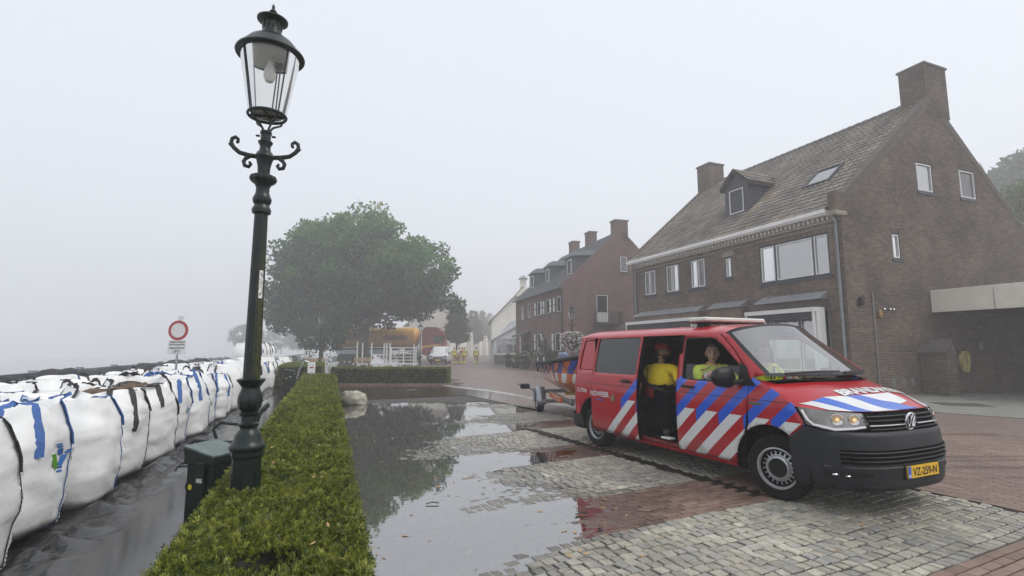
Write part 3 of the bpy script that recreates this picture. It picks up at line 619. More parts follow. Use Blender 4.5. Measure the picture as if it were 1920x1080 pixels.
def bag_shape(seed):
    """returns S(w, t): point of the sack wall at angle w and height share t"""
    rg = random.Random(seed); h = rg.uniform(1.06, 1.15); bl = rg.uniform(.04, .10); sk = (rg.uniform(-.05, .05), rg.uniform(-.05, .05)); dip = [rg.uniform(-.12, .05) for _ in range(4)]
    ex = rg.uniform(3.6, 5.2)
    def S(w, t, out=0.):
        c, s = math.cos(w), math.sin(w)
        r = .43*(abs(c)**ex+abs(s)**ex)**(-1/ex)
        prof = 1+bl*math.sin(math.pi*min(1, t*1.05))**.8
        if t < .10: prof *= 1-.16*(1-t/.10)**2
        if t > .72: prof *= 1-.20*((t-.72)/.28)**1.5
        if t > .5: ex2 = 1-.07*((t-.5)/.5)*abs(math.sin(2*w)); prof *= ex2
        q = Vector((c*1.3, s*1.3, t*2+seed))
        wr = .020*noise.noise(q*1.6)+.026*noise.noise(Vector((w*1.1+seed, t*9+1.5*math.sin(w*2), seed*.7)))+.017*noise.noise(Vector((w*3, t*21+w*2, seed*.3)))*(.4+t)
        # a few diagonal tension folds below the rim
        wr += .02*math.sin(w*9+t*16+seed)*max(0, t-.62)*2.2*(.5+noise.noise(q))
        r = r*prof+wr+out
        z = h*t; d = sum(dip[k]*max(0, math.cos(w-k*math.pi/2))**2 for k in range(4))
        z += d*max(0, t-.6)/.4 + .05*max(0, t-.9)/.1*abs(math.sin(2*w))
        if t < .04: r *= .93
        return Vector((r*c+sk[0]*t, r*s+sk[1]*t, z))
    return S, h
def ribbon(a, pts, wid, side, th=.006):
    """flat webbing along pts; side = width direction"""
    pts = [Vector(p) for p in pts]; N = len(pts); vs = []
    for i, p in enumerate(pts):
        t = (pts[min(i+1, N-1)]-pts[max(i-1, 0)]).normalized(); s = (side-t*side.dot(t)).normalized()*wid/2; nn = t.cross(s).normalized()*th/2
        vs += [p-s-nn, p+s-nn, p+s+nn, p-s+nn]
    fs = [(i*4+k, i*4+(k+1) % 4, i*4+4+(k+1) % 4, i*4+4+k) for i in range(N-1) for k in range(4)]+[(0, 1, 2, 3), tuple((N-1)*4+k for k in (3, 2, 1, 0))]
    a.add(vs, fs)
def make_bag(seed, webs, nw=40, nt_=26, seam=True):
    S, h = bag_shape(seed); rg = random.Random(seed+50)
    t = thing('bulk_bag', 'x', 'bulk bag')
    a = MB(); V = []; F = []
    for j in range(nt_+1):
        for i in range(nw): V.append(tuple(S(2*math.pi*i/nw, j/nt_)))
    F = [(j*nw+i, j*nw+(i+1) % nw, (j+1)*nw+(i+1) % nw, (j+1)*nw+i) for j in range(nt_) for i in range(nw)]
    # rim folds inward and down
    for k, (s, dz) in enumerate(((.93, -.01), (.86, -.09))):
        for i in range(nw):
            p = S(2*math.pi*i/nw, 1.0); V.append((p.x*s, p.y*s, p.z+dz))
    for k in (0, 1):
        b0 = (nt_+k)*nw; F += [(b0+i, b0+(i+1) % nw, b0+nw+(i+1) % nw, b0+nw+i) for i in range(nw)]
    F.append(tuple(range(nw-1, -1, -1)))
    a.add(V, F); a.build('sack', BAGM, t, True, 80)
    a = MB(); n_ = 12
    a.grid(lambda u, v: (lambda r, w: Vector((.33*r*math.cos(w), .33*r*math.sin(w), h-.13+.08*(1-r*r)+.05*noise.noise(Vector((r*4*math.cos(w), r*4*math.sin(w), seed))))))(v, 2*math.pi*u), 17, 6); a.build('soil', SOIL, t, True)
    for k in range(4):
        w = math.pi/4+k*math.pi/2; m = webs[k % len(webs)]
        if m is None: continue
        w1, w2 = w-.30, w+.30; tl = rg.uniform(.50, .72)
        a = MB(); drop = rg.uniform(-.07, .07); out = rg.uniform(-.12, .10)
        p1 = [S(w1, x, .012) for x in (tl, tl+.1, tl+.2, .9, .97)]; p2 = [S(w2, x, .012) for x in (.97, .9, tl+.2, tl+.1, tl)]
        top1, top2 = S(w1, 1.0, .004), S(w2, 1.0, .004)
        arc = []
        for q in range(1, 8):
            f = q/8; b_ = top1.lerp(top2, f); arc.append(b_+Vector((math.cos(w)*out, math.sin(w)*out, 0))*math.sin(math.pi*f)+Vector((rg.uniform(-.01, .01), rg.uniform(-.01, .01), drop*math.sin(math.pi*f)**.7)))
        pts = p1+[top1]+arc+[top2]+p2
        ribbon(a, pts, .065, Vector((-math.sin(w), math.cos(w), 0))); a.build('strap', m, t, True)
        if seam:
            a = MB(); ribbon(a, [S(w1, x, .0045) for x in [tl*i/8 for i in range(9)]], .016, Vector((-math.sin(w), math.cos(w), 0)), .004); a.build('seam', m, t, True)
            a = MB(); stt = []
            for i in range(30): 
                p = S(w1+.055, .02+(tl+.15)*i/30, .006); q = S(w1+.075, .035+(tl+.15)*i/30, .006); a.tube([p, q], .003, 4)
            tag(a.build('stitching', WTH, t), kind='stuff')
    return t, S, h
front = []; rg = random.Random(44)
LBL = ['nearest white bulk bag at the left edge with broad black straps', 'white bulk bag with blue straps and a green and blue stripe emblem', 'plump white bulk bag with one short blue strap, third along the sheet',
       'white bulk bag with upright black loops, fourth in the front row', 'white bulk bag with a long black side strap, fifth in the front row', 'slim white bulk bag with a blue edge strap, sixth in the front row',
       'tall white bulk bag with a wide blue centre strap, seventh in the front row', 'slumped white bulk bag with a small emblem, eighth in the front row', 'mud-stained white bulk bag just left of the lamp post foot']
WEB = [[BLK], [BLUE], [BLUE, None], [BLK], [BLK], [BLUE], [BLUE], [BLUE, None], [None, BLUE]]
for k in range(9):
    t, S_, h_ = make_bag(100+k, WEB[k]); u = 4.62+1.09*k; t.location = UV(u, -2.55-(.10 if k % 2 else 0)+rg.uniform(-.05, .05), .03); t.rotation_euler = (rg.uniform(-.05, .05), rg.uniform(-.03, .05), ST+rg.uniform(-.2, .2)+(.1 if k == 1 else 0)); t['label'] = LBL[k]; t['group'] = 'white bulk bags along the quay'
    front.append((t, S_, h_))
BB, BG_, BW = pm('print_blue', (.03, .16, .45), .6, .05), pm('print_green', (.12, .36, .03), .6, .05), None
def decal(a, S, polys, w0, t0, sx, sy):
    """flat print laid onto the sack wall: polygon points (x right, y up) in metres"""
    for poly in polys:
        pts = []
        for x, y in poly: pts.append(S(w0+x*sx, t0+y*sy, .0075))
        a.add(pts, [tuple(range(len(pts)))])
def emblem(bag, S, w0, t0, k=1.0, words_=True):
    sub = lambda P: [(x*k, y*k) for x, y in P]
    bl = [sub(p) for p in ([(0, 0), (.05, 0), (.09, .07), (.04, .07)], [(.0, .075), (.05, .075), (.02, .125), (-.03, .125)], [(-.035, .13), (.015, .13), (.005, .145), (-.045, .145)], [(-.05, .15), (0, .15), (-.01, .165), (-.06, .165)], [(.055, .08), (.105, .08), (.12, .105), (.07, .105)],
          [(.01, -.02), (.06, -.02), (.055, -.005), (.005, -.005)], [(.01, -.045), (.06, -.045), (.055, -.03), (.005, -.03)])]
    gr = [sub(p) for p in ([(-.10, .09), (-.05, .09), (.015, 0), (-.015, -.03), (-.06, .02)],)]
    a = MB(); decal(a, S, bl, w0, t0, 2.15, .9); e = a.build('blue_emblem', BB, bag); a = MB(); decal(a, S, gr, w0, t0, 2.15, .9); a.build('green_emblem', BG_, bag)
    if words_:
        for txt, yy, m in (('Wa', .10, BB), ('Pe', .02, BG_)):
            me = text_mesh(txt, .055); me.materials.append(m)
            for v in me.vertices: v.co = S(w0+(v.co.x+.16)*2.15, t0+(v.co.y+yy)*.9, .0075)
            child(link('lettering', me, bag), bag)
def text_mesh(txt, size, align='LEFT', bold=0., sx=1., extr=0.):
    c = bpy.data.curves.new('lettering', 'FONT'); c.body = txt; c.size = size; c.align_x = align; c.offset = bold; c.extrude = extr; c.resolution_u = 3
    o = bpy.data.objects.new('lettering', c); COL.objects.link(o); bpy.context.view_layer.update()
    me = bpy.data.meshes.new_from_object(o.evaluated_get(bpy.context.evaluated_depsgraph_get())); bpy.data.objects.remove(o)
    me.materials.clear()
    if sx != 1:
        for v in me.vertices: v.co.x *= sx
    return me
emblem(front[1][0], front[1][1], R(10), .50, 1.25); emblem(front[7][0], front[7][1], R(-10), .42, .9, False); emblem(front[5][0], front[5][1], R(12), .5, .6, False)
protos = [make_bag(200+k, w, 22, 14, False)[0] for k, w in enumerate(([BLK, None], [BLK, None, None, BLUE], [BLUE, None, BLK, None], [None, BLK]))]
ORD = 'first second third fourth fifth sixth seventh eighth ninth tenth eleventh twelfth thirteenth fourteenth fifteenth sixteenth seventeenth eighteenth nineteenth twentieth twenty-first twenty-second twenty-third twenty-fourth twenty-fifth twenty-sixth twenty-seventh twenty-eighth twenty-ninth'.split()
used = set()
def put_bag(u, v, z, label):
    k = rg.randrange(4)
    t = copy_tree(protos[k]) if k in used else protos[k]; used.add(k)
    t.location = UV(u, v, z); t.rotation_euler = (rg.uniform(-.06, .06), rg.uniform(-.06, .06), ST+rg.uniform(-.15, .15)+rg.randrange(4)*math.pi/2); s = rg.uniform(.94, 1.06); t.scale = (s, s, s*rg.uniform(.95, 1.06)*(1.0 if v > -3 else .93))
    t['label'] = label; t['group'] = 'white bulk bags along the quay'
for k in range(9, 28): put_bag(4.62+1.09*k, -2.6+rg.uniform(-.08, .08)+(.013*(k-9)), .03, ORD[k]+' white bulk bag of the front row counted from the near end')
for k in range(29): put_bag(4.3+1.03*k+rg.uniform(-.1, .1), -3.68+rg.uniform(-.1, .1), .03, ORD[k]+' white bulk bag of the middle row counted from the near end')
for k in range(28): put_bag(4.8+1.05*k+rg.uniform(-.1, .1), -4.75+rg.uniform(-.1, .1), .03, ORD[k]+' white bulk bag of the back row along the flood wall')
for k in range(9): put_bag(24.5+1.1*k, -3.3+rg.uniform(-.3, .2), .82, ORD[k]+' white bulk bag of the upper layer at the far end')
# ================================================================== FLOOD WALL, TARPAULINS
GALV = pm('galvanised_steel', (.34, .37, .40), .32, .25, 1.5, metal=.75)
fw = thing('flood_wall', 'low galvanised steel flood wall behind the rows of bulk bags', 'flood wall', (0, 0, 0), ST)
for k in range(16):
    MB().cham(-6.36, -6.28, .5+k*2.4, 2.86+k*2.4, DRY, 1.10, .01).build('wall_panel', GALV, fw)
    MB().box(-6.42, -6.24, 2.862+k*2.4, 2.898+k*2.4, DRY, 1.14).build('wall_post', GALV, fw)
TARP = pm('black_tarpaulin', (.010, .010, .011), .55, .3, 4, bump=.5, bscale=10, spec=.2)
def tarp(label, u0, u1, v0, v1, zs, seed):
    rg = random.Random(seed); a = MB()
    def fn(s, t):
        u = u0+(u1-u0)*s; v = v0+(v1-v0)*t; i = s*(len(zs)-1); k = min(int(i), len(zs)-2); f = i-k; f = f*f*(3-2*f); z = zs[k]*(1-f)+zs[k+1]*f
        hump = math.sin(math.pi*min(1, max(0, t)))**.6
        return UV(u+.06*noise.noise(Vector((s*5, t*5, seed))), v+.05*noise.noise(Vector((s*6, t*6, seed+3))), .75+(z-.75)*hump+.10*abs(noise.noise(Vector((s*9, t*4, seed))))+.07*abs(noise.noise(Vector((s*24, t*9, seed))))-.06)
    a.grid(fn, 70, 18); tag(a.build('tarpaulin', TARP, None, True, 35), label, 'tarpaulin')
tarp('black tarpaulin heaped over the bags at the left picture edge', 5.2, 7.6, -6.2, -4.9, [1.0, 1.28, 1.1, .8], 1)
tarp('long black tarpaulin draped over the back bags left of the round road sign', 9.4, 17.5, -6.3, -5.2, [.85, 1.30, 1.14, 1.04, 1.20, 1.10, .85], 2)
tarp('black tarpaulin draped over the back bags right of the round road sign', 18.5, 30, -6.3, -5.1, [.85, 1.18, 1.05, 1.24, 1.08, 1.24, .95], 3)
# ================================================================== ROAD SIGN
SW = pm('sign_white', (.78, .78, .77), .4, .04); SR = pm('sign_red', (.42, .03, .035), .4, .06); SK = pm('sign_black', (.02, .02, .02), .5)
sg = thing('road_sign', 'round white road sign with red ring and two text plates above the bags', 'road sign', (-10.14, 15.6, 0), 0)
a = MB(); a.tube([(0, .03, 0), (0, .03, 2.62)], .03, 10); a.build('post', GALV, sg, True)
rot = Matrix.Rotation(R(90), 4, 'X')
a = MB(rot @ Matrix.Translation((0, 2.19, 0))); a.lathe([(.30, -.012), (.30, .006)], 40); a.build('red_disc', SR, sg)
a = MB(rot @ Matrix.Translation((0, 2.19, 0))); a.lathe([(.218, .004), (.218, .009)], 40); a.build('white_disc', SW, sg)
MB().box(-.27, .27, -.006, .01, 1.72, 1.895).build('text_plate', SW, sg); MB().box(-.28, .28, -.006, .01, 1.47, 1.708).build('text_plate', SW, sg); MB().box(.0, .14, -.006, .01, 2.50, 2.63).build('small_plate', SW, sg)
def wall_text(txt, size, x, y, z, mat, parent, align='CENTER', bold=0., sx=1.):
    me = text_mesh(txt, size, align, bold, sx); me.materials.append(mat); o = child(link('lettering', me, parent, (x, y, z)), parent); o.rotation_euler = (R(90), 0, 0); return o
wall_text('uitgezonderd', .085, 0, -.009, 1.82, SK, sg, bold=.002); wall_text('aanwonenden', .085, 0, -.009, 1.74, SK, sg, bold=.002); wall_text('uitgezonderd', .085, 0, -.009, 1.64, SK, sg, bold=.002)
a = MB()
for cx in (-.07, .07):
    a.tube([(cx+.045*math.cos(k*math.pi/8), -.009, 1.54+.045*math.sin(k*math.pi/8)) for k in range(17)], .005, 4)
a.tube([(-.07, -.009, 1.54), (-.02, -.009, 1.60), (.045, -.009, 1.60), (.0, -.009, 1.54), (-.02, -.009, 1.61)], .005, 4); a.tube([(.07, -.009, 1.54), (.045, -.009, 1.61), (.06, -.009, 1.615)], .005, 4); a.build('bicycle_symbol', SK, sg)
# ================================================================== FIRE SERVICE VAN
def interp(x, T):
    if x <= T[0][0]: return T[0][1]
    for (a, b), (c, d) in zip(T, T[1:]):
        if x <= c: return b+(d-b)*(x-a)/(c-a)
    return T[-1][1]
VW_ = [(.18, .87), (.30, .925), (.45, .945), (.75, .955), (1.03, .952), (1.06, .945), (1.2, .93), (1.5, .865), (1.8, .785), (1.9, .74)]
Wz = lambda z: interp(z, VW_)
def plan(x):
    if x > 3.5: return max(0, 1-min(1, (x-3.5)/.82)**3.0)**(1/3.0)
    if x < -.35: return max(0, 1-min(1, (-.35-x)/.52)**3.5)**(1/3.5)
    return 1.
FSZ = [(.2, .95), (.3, .985), (.45, 1.0), (.62, .99), (.75, .965), (.85, .93), (.95, .885), (1.02, .83), (1.1, .70)]
def FS(s, z, off=0.):
    """front of the van: s = plan angle (rad, + is the left side), z height"""
    c, q = abs(math.cos(s))**(2/3), abs(math.sin(s))**(2/3); k = interp(z, FSZ)
    return Vector((3.5+(.82*k+off)*c, math.copysign(1, s)*(Wz(z)+off)*q, z))
s_of = lambda y: math.copysign(math.asin(min(1, (abs(y)/.955)**1.5)), y)
def tri_panel(loops, step, mapper, name, mat, parent, smooth=True, thick=0, thin_mat=None):
    bm = bmesh.new(); edges = []
    for lp in loops:
        vs = [bm.verts.new((a, b, 0)) for a, b in lp]
        edges += [bm.edges.new((vs[i], vs[(i+1) % len(vs)])) for i in range(len(vs))]
    bmesh.ops.triangle_fill(bm, use_beauty=True, use_dissolve=False, edges=edges)
    A = [v.co.x for v in bm.verts]; B = [v.co.y for v in bm.verts]
    for ax, lo, hi, st in ((0, min(A), max(A), step[0]), (1, min(B), max(B), step[1])):
        k = math.floor(lo/st)+1
        while k*st < hi:
            co = (k*st, 0, 0) if ax == 0 else (0, k*st, 0); no = (1, 0, 0) if ax == 0 else (0, 1, 0)
            bmesh.ops.bisect_plane(bm, geom=bm.verts[:]+bm.edges[:]+bm.faces[:], dist=1e-5, plane_co=co, plane_no=no); k += 1
    for v in bm.verts: v.co = mapper(v.co.x, v.co.y)
    bmesh.ops.recalc_face_normals(bm, faces=bm.faces[:])
    me = bpy.data.meshes.new(name); bm.to_mesh(me); bm.free(); me.materials.append(mat)
    if smooth: me.polygons.foreach_set('use_smooth', [True]*len(me.polygons))
    o = child(link(name, me, parent), parent)
    if thick:
        md = o.modifiers.new('thickness', 'SOLIDIFY'); md.thickness = thick; md.offset = 0
        if thin_mat: me.materials.append(thin_mat)
    return o
def rnd_poly(P, r, n=4):
    """round the corners of a polygon"""
    out = []
    N = len(P)
    for i in range(N):
        a, b, c = Vector(P[i-1]), Vector(P[i]), Vector(P[(i+1) % N])
        d1 = min(r, (a-b).length*.45); d2 = min(r, (c-b).length*.45); p = b+(a-b).normalized()*d1; q = b+(c-b).normalized()*d2
        for k in range(n+1):
            t = k/n; out.append(tuple(p*(1-t)**2+b*2*t*(1-t)+q*t*t))
    return out
def livery(name):
    m = pm(name, (.44, .010, .018), .3, .05, 2, coat=.45, spec=.4)
    n, l = nt(m); b = n['Principled BSDF']; src = b.inputs['Base Color'].links[0].from_socket
    tc = n.new('ShaderNodeTexCoord'); sx = n.new('ShaderNodeSeparateXYZ'); l.new(tc.outputs['Object'], sx.inputs[0]); X, Z = sx.outputs['X'], sx.outputs['Z']
    def mth(op, a, b_=None, c=None):
        q = n.new('ShaderNodeMath'); q.operation = op
        for i, v in enumerate((a, b_, c)):
            if v is None: continue
            if isinstance(v, (int, float)): q.inputs[i].default_value = v
            else: l.new(v, q.inputs[i])
        return q.outputs[0]
    T = .365
    s = mth('SUBTRACT', X, mth('MULTIPLY', mth('SUBTRACT', Z, .845), 1.11))
    a = mth('DIVIDE', mth('SUBTRACT', s, 2.325), T); k = mth('FLOOR', a); t = mth('SUBTRACT', a, k)
    xk = mth('SUBTRACT', X, mth('MULTIPLY_ADD', k, T, 2.325))
    reg = mth('GREATER_THAN', a, -2.0)
    blue = mth('MULTIPLY', mth('MULTIPLY', mth('LESS_THAN', t, .463), mth('GREATER_THAN', xk, 0)), mth('MULTIPLY', reg, mth('LESS_THAN', Z, 1.30)))
    white = mth('MULTIPLY', mth('MULTIPLY', mth('GREATER_THAN', t, .463), mth('LESS_THAN', t, .95)), mth('MULTIPLY', reg, mth('LESS_THAN', Z, .848)))
    m1 = n.new('ShaderNodeMixRGB'); m1.inputs[2].default_value = (.015, .10, .62, 1); l.new(blue, m1.inputs[0]); l.new(src, m1.inputs[1])
    m2 = n.new('ShaderNodeMixRGB'); m2.inputs[2].default_value = (.72, .73, .72, 1); l.new(white, m2.inputs[0]); l.new(m1.outputs[0], m2.inputs[1])
    # road dirt along the sills
    tn = n.new('ShaderNodeTexNoise'); tn.inputs['Scale'].default_value = 7; tn.inputs['Detail'].default_value = 5; l.new(tc.outputs['Object'], tn.inputs['Vector'])
    d = mth('MULTIPLY_ADD', Z, -1.1, tn.outputs[0]); w = n.new('ShaderNodeMapRange'); w.inputs[1].default_value = -.02; w.inputs[2].default_value = .32; w.inputs[4].default_value = .5; l.new(d, w.inputs[0])
    m3 = n.new('ShaderNodeMixRGB'); m3.inputs[2].default_value = (.10, .085, .07, 1); l.new(w.outputs[0], m3.inputs[0]); l.new(m2.outputs[0], m3.inputs[1]); l.new(m3.outputs[0], b.inputs['Base Color'])
    return m
LIV = livery('striped_red_paint'); RED = pm('red_paint', (.44, .010, .018), .3, .05, 2, coat=.45, spec=.4)
PBLU = pm('blue_film', (.022, .12, .56), .3, .05, coat=.5); PWHT = pm('white_film', (.72, .73, .72), .3, .05, coat=.5)
PLA = pm('black_plastic', (.010, .010, .011), .45, .2, 12, spec=.3); BUMP = pm('grey_bumper_plastic', (.017, .019, .023), .5, .15, 10, bump=.1, bscale=200, spec=.35)
INT = pm('dark_interior', (.004, .004, .005), .9, .2, 10, spec=.05); SEATM = pm('seat_fabric', (.007, .007, .009), .9, .25, 30, bump=.3, bscale=90, spec=.1)
RUB = pm('tyre_rubber', (.010, .010, .010), .8, .3, 15, bump=.25, bscale=60, spec=.2); RIMM = pm('silver_wheel_paint', (.50, .51, .52), .35, .12, 9, metal=.6)
CHR = pm('chrome', (.75, .76, .78), .12, .05, metal=1); WSG = glass('windscreen_glass', (.80, .86, .83), 1.5, .30); WIG = glass('side_window_glass', (.82, .88, .84), 1.5, .02); TINT = glass('tinted_glass', (.10, .11, .11), 1.5, .05)
LENS = glass('lamp_lens', (.95, .95, .95), 1.45, .03)
WARM = pm('amber_glow', (1, .66, .32), .4, .02, emit=.35); COOL = pm('white_lamp', (.9, .92, .95), .3, .02, emit=.35)
van = thing('fire_service_van', 'red fire service van with blue and white stripes and open sliding door', 'van', (2.246, 9.208, .012), R(-65.1))
RS = lambda off=0.: (lambda x, z: Vector((x, -(Wz(z)*plan(x)+off), z)))
LS = lambda off=0.: (lambda x, z: Vector((x, (Wz(z)*plan(x)+off), z)))
def arc(cx, cz, r, a0, a1, n=12): return [(cx+r*math.cos(R(a0+(a1-a0)*i/n)), cz+r*math.sin(R(a0+(a1-a0)*i/n))) for i in range(n+1)]
ARF = (3.38, .335, .455); ARR = (0., .335, .47)
body = thing('body_shell', 'x', 'x'); del body['label'], body['category']; child(body, van)
fdoor_poly = [(1.97, .30), (1.97, 1.03), (1.965, 1.80), (2.02, 1.815), (2.62, 1.80), (2.84, 1.625), (3.09, 1.36), (3.115, 1.30), (3.115, 1.044), (3.08, .74)]+[p for p in arc(*ARF, 137, 178, 6)]+[(2.93, .30)]
fwin = rnd_poly([(2.06, 1.215), (2.035, 1.765), (2.52, 1.762), (2.70, 1.655), (3.06, 1.365), (3.07, 1.20)], .05)
wing_poly = [(3.122, .775), (3.122, 1.295), (3.095, 1.37), (2.845, 1.632), (2.63, 1.806), (2.74, 1.80), (3.03, 1.565), (3.34, 1.325), (3.175, 1.285), (3.333, 1.228), (3.566, 1.115), (3.69, 1.035), (3.80, .842), (3.72, .775), (3.64, .70)]+arc(*ARF, 53, 128, 10)
quarter = [(.785, .28), (.785, 1.805), (-.20, 1.80), (-.52, 1.78), (-.60, 1.70), (-.60, .45), (-.47, .45)]+arc(*ARR, 166, 4, 14)+[(.47, .28)]
blank = rnd_poly([(-.50, 1.25), (-.47, 1.765), (.70, 1.765), (.70, 1.25)], .05)
sdoor = rnd_poly([(.79, .29), (.79, 1.80), (1.965, 1.805), (1.965, .29)], .03)
swin = rnd_poly([(.835, 1.225), (.82, 1.785), (1.925, 1.785), (1.93, 1.225)], .05)
def front_door(sgn):
    f = RS if sgn < 0 else LS
    d = tri_panel([fdoor_poly, fwin], (.12, .09), f(), 'front_door', LIV, van, thick=.012)
    inner = rnd_poly([(a+(2.55-a)*.035, b+(1.48-b)*.06) for a, b in [(2.06, 1.215), (2.035, 1.765), (2.52, 1.762), (2.70, 1.655), (3.06, 1.365), (3.07, 1.20)]], .05)
    tri_panel([fwin, inner], (.2, .2), f(-.004), 'window_seal', PLA, d, thick=.012)
    top = 1.415 if sgn < 0 else 1.77
    gl = [(2.07, 1.215), (2.055, top), (2.52, top), (3.00, top if sgn < 0 else 1.40), (3.05, 1.21)] if sgn < 0 else [(2.06, 1.215), (2.035, 1.765), (2.52, 1.762), (3.06, 1.365), (3.07, 1.20)]
    tri_panel([gl], (.2, .2), f(-.02), 'window_pane', WIG, d)
    tri_panel([rnd_poly([(2.12, 1.105), (2.30, 1.10), (2.30, 1.15), (2.12, 1.155)], .02)], (.1, .1), f(.006), 'handle_recess_shade', pm('recess_shade_red', (.12, .008, .01), .5), d)  # flat darker red patch: shade of the handle recess put into the colour
    a = MB(); y = sgn*(.955); a.tube([(2.085, y, 1.128), (2.12, y+sgn*.035, 1.13), (2.26, y+sgn*.035, 1.125), (2.295, y, 1.122)], [.016, .018, .018, .016], 8); a.build('door_handle', PLA, d, True)
    tri_panel([[(3.095, 1.395), (3.125, 1.30), (3.245, 1.195), (3.02, 1.19), (2.985, 1.215), (2.985, 1.46)]], (.1, .1), f(.008), 'mirror_triangle', PLA, d)
    a = MB(); a.tube([(3.06, sgn*.93, 1.235), (3.0, sgn*1.04, 1.225)], [.035, .03], 8)
    a.grid(lambda u, v: (lambda w, t: Vector((2.95+.085*math.cos(w)*(1-.25*t*t)*math.cos(t*1.35)**.35, sgn*(1.13+.165*t), 1.285+(.118-.02*t)*math.sin(w)*max(0, 1-abs(t)**5)**.5)))(2*math.pi*u, -1+2*v), 17, 13)
    mm = a.build('wing_mirror', PLA, d, True, 70)
    return d
front_door(-1); front_door(1)
tri_panel([wing_poly], (.1, .08), RS(), 'front_wing', LIV, van, thick=.008); tri_panel([wing_poly], (.1, .08), LS(), 'front_wing', LIV, van, thick=.008)
def outline(P, off): return off
rq = tri_panel([quarter, blank], (.12, .09), RS(), 'rear_quarter', LIV, van, thick=.008)
tri_panel([rnd_poly([(-.49, 1.26), (-.462, 1.757), (.692, 1.757), (.692, 1.26)], .05)], (.12, .12), RS(-.014), 'blanking_panel', RED, rq)
tri_panel([quarter], (.12, .12), LS(), 'rear_quarter', LIV, van, thick=.008); ls = tri_panel([[(.79, .29), (.79, 1.80), (1.96, 1.805), (1.96, .29)]], (.12, .12), LS(), 'side_panel', LIV, van, thick=.008)
tri_panel([rnd_poly([(.84, 1.23), (.84, 1.77), (1.9, 1.77), (1.9, 1.23)], .05)], (.2, .2), LS(.004), 'side_window', pm('dark_pane', (.01, .011, .012), .06), ls); tri_panel([rnd_poly([(-.44, 1.25), (-.42, 1.77), (.72, 1.77), (.72, 1.25)], .05)], (.2, .2), LS(.004), 'side_window', MATS['dark_pane'], ls)
# sliding door, pushed back
sd = thing('sliding_door', 'x', 'x'); del sd['label'], sd['category']; child(sd, van); sd.location = (-.757, -.062, 0)
tri_panel([sdoor, swin], (.12, .09), RS(), 'door_skin', LIV, sd, thick=.014)
tri_panel([sdoor, swin], (.2, .2), RS(-.05), 'door_lining', INT, sd)
tri_panel([swin], (.2, .2), RS(-.012), 'door_window', glass('privacy_glass', (.055, .06, .06), 1.5, .06), sd); tri_panel([[(.80, 1.22), (.80, 1.79), (1.93, 1.79), (1.93, 1.22)]], (.4, .4), RS(-.045), 'window_blind', pm('grey_blind', (.10, .11, .11), .8), sd)
a = MB(); a.grid(lambda u, v: Vector((1.967, -(Wz(.30+1.5*v)-.06*u), .30+1.5*v)), 2, 20); a.build('door_edge', INT, sd)
tri_panel([rnd_poly([(1.62, 1.10), (1.80, 1.10), (1.80, 1.155), (1.62, 1.155)], .025)], (.1, .1), RS(.008), 'handle_recess_shade', MATS['recess_shade_red'], sd)  # recess shade painted in darker red, as on the front door
a = MB(); a.tube([(1.60, -.955, 1.125), (1.64, -.99, 1.125), (1.80, -.99, 1.125), (1.83, -.955, 1.125)], .018, 8); a.build('door_handle', PLA, sd, True)
def side_text(txt, x, z, size, mat, parent, off=.009, sx=1., bold=.004):
    me = text_mesh(txt, size, 'LEFT', bold, sx); me.materials.append(mat)
    for v in me.vertices: X_ = x+v.co.x; Z_ = z+v.co.y; v.co = Vector((X_, -(Wz(Z_)*plan(X_)+off), Z_))
    o = child(link('lettering', me, parent), parent); return o
side_text('NDWEER', .757+.005, .848, .112, PWHT, sd, .010, 1.12, .003); side_text('15-7704', -.545, .868, .098, PWHT, rq, .008, 1.05, .002); side_text('Limburg-Noord', .757+.19, .785, .028, PBLU, sd, .010)
GOLD = pm('bronze_print', (.30, .20, .10), .5, .1)
a = MB(); f = RS(.012); cx, cz = .757+.635, .875
for P in ([(-.008, -.07), (.008, -.07), (.03, -.03), (.022, .03), (.0, .085), (-.012, .03), (-.028, -.02)], ):
    a.add([f(cx+p, cz+q) for p, q in P], [tuple(range(len(P)))])
for sg_ in (-1, 1):
    for r_ in (.042, .06): a.tube([f(cx+sg_*r_*math.sin(R(w)), cz-.02+r_*1.05*(-math.cos(R(w)))) for w in range(15, 125, 14)], .006, 4)
a.build('service_badge', GOLD, sd)
# shoulder crease, its shade painted as thin dark strips
for (x0, x1, par, off) in ((.80, 1.96, sd, .0075), (1.975, 3.11, van, .0065), (3.125, 3.66, van, .005), (-.59, .78, rq, .005)):
    tri_panel([[(x0, 1.041), (x0, 1.048), (x1, 1.048), (x1, 1.041)]], (.08, .1), RS(off), 'crease_line', pm('crease_shade', (.01, .002, .003), .6), par)
tri_panel([[(3.14, .985), (3.14, 1.02), (3.33, 1.015), (3.27, .985)]], (.1, .1), RS(.006), 'side_trim', CHR, van)
# sill, step and opening frame
tri_panel([[(.47, .24), (.47, .29), (2.93, .30), (2.93, .25)]], (.2, .1), RS(-.004), 'sill', RED, van); tri_panel([[(.47, .24), (.47, .29), (2.93, .30), (2.93, .25)]], (.2, .1), LS(-.004), 'sill', RED, van)
MB().cham(.80, 1.96, -.93, -.62, .30, .345, .01).build('door_step', pm('step_red', (.16, .012, .016), .5, .2), van)
MB().cham(.80, 1.96, -.62, -.55, .345, .50, .01).build('step_riser', INT, van)
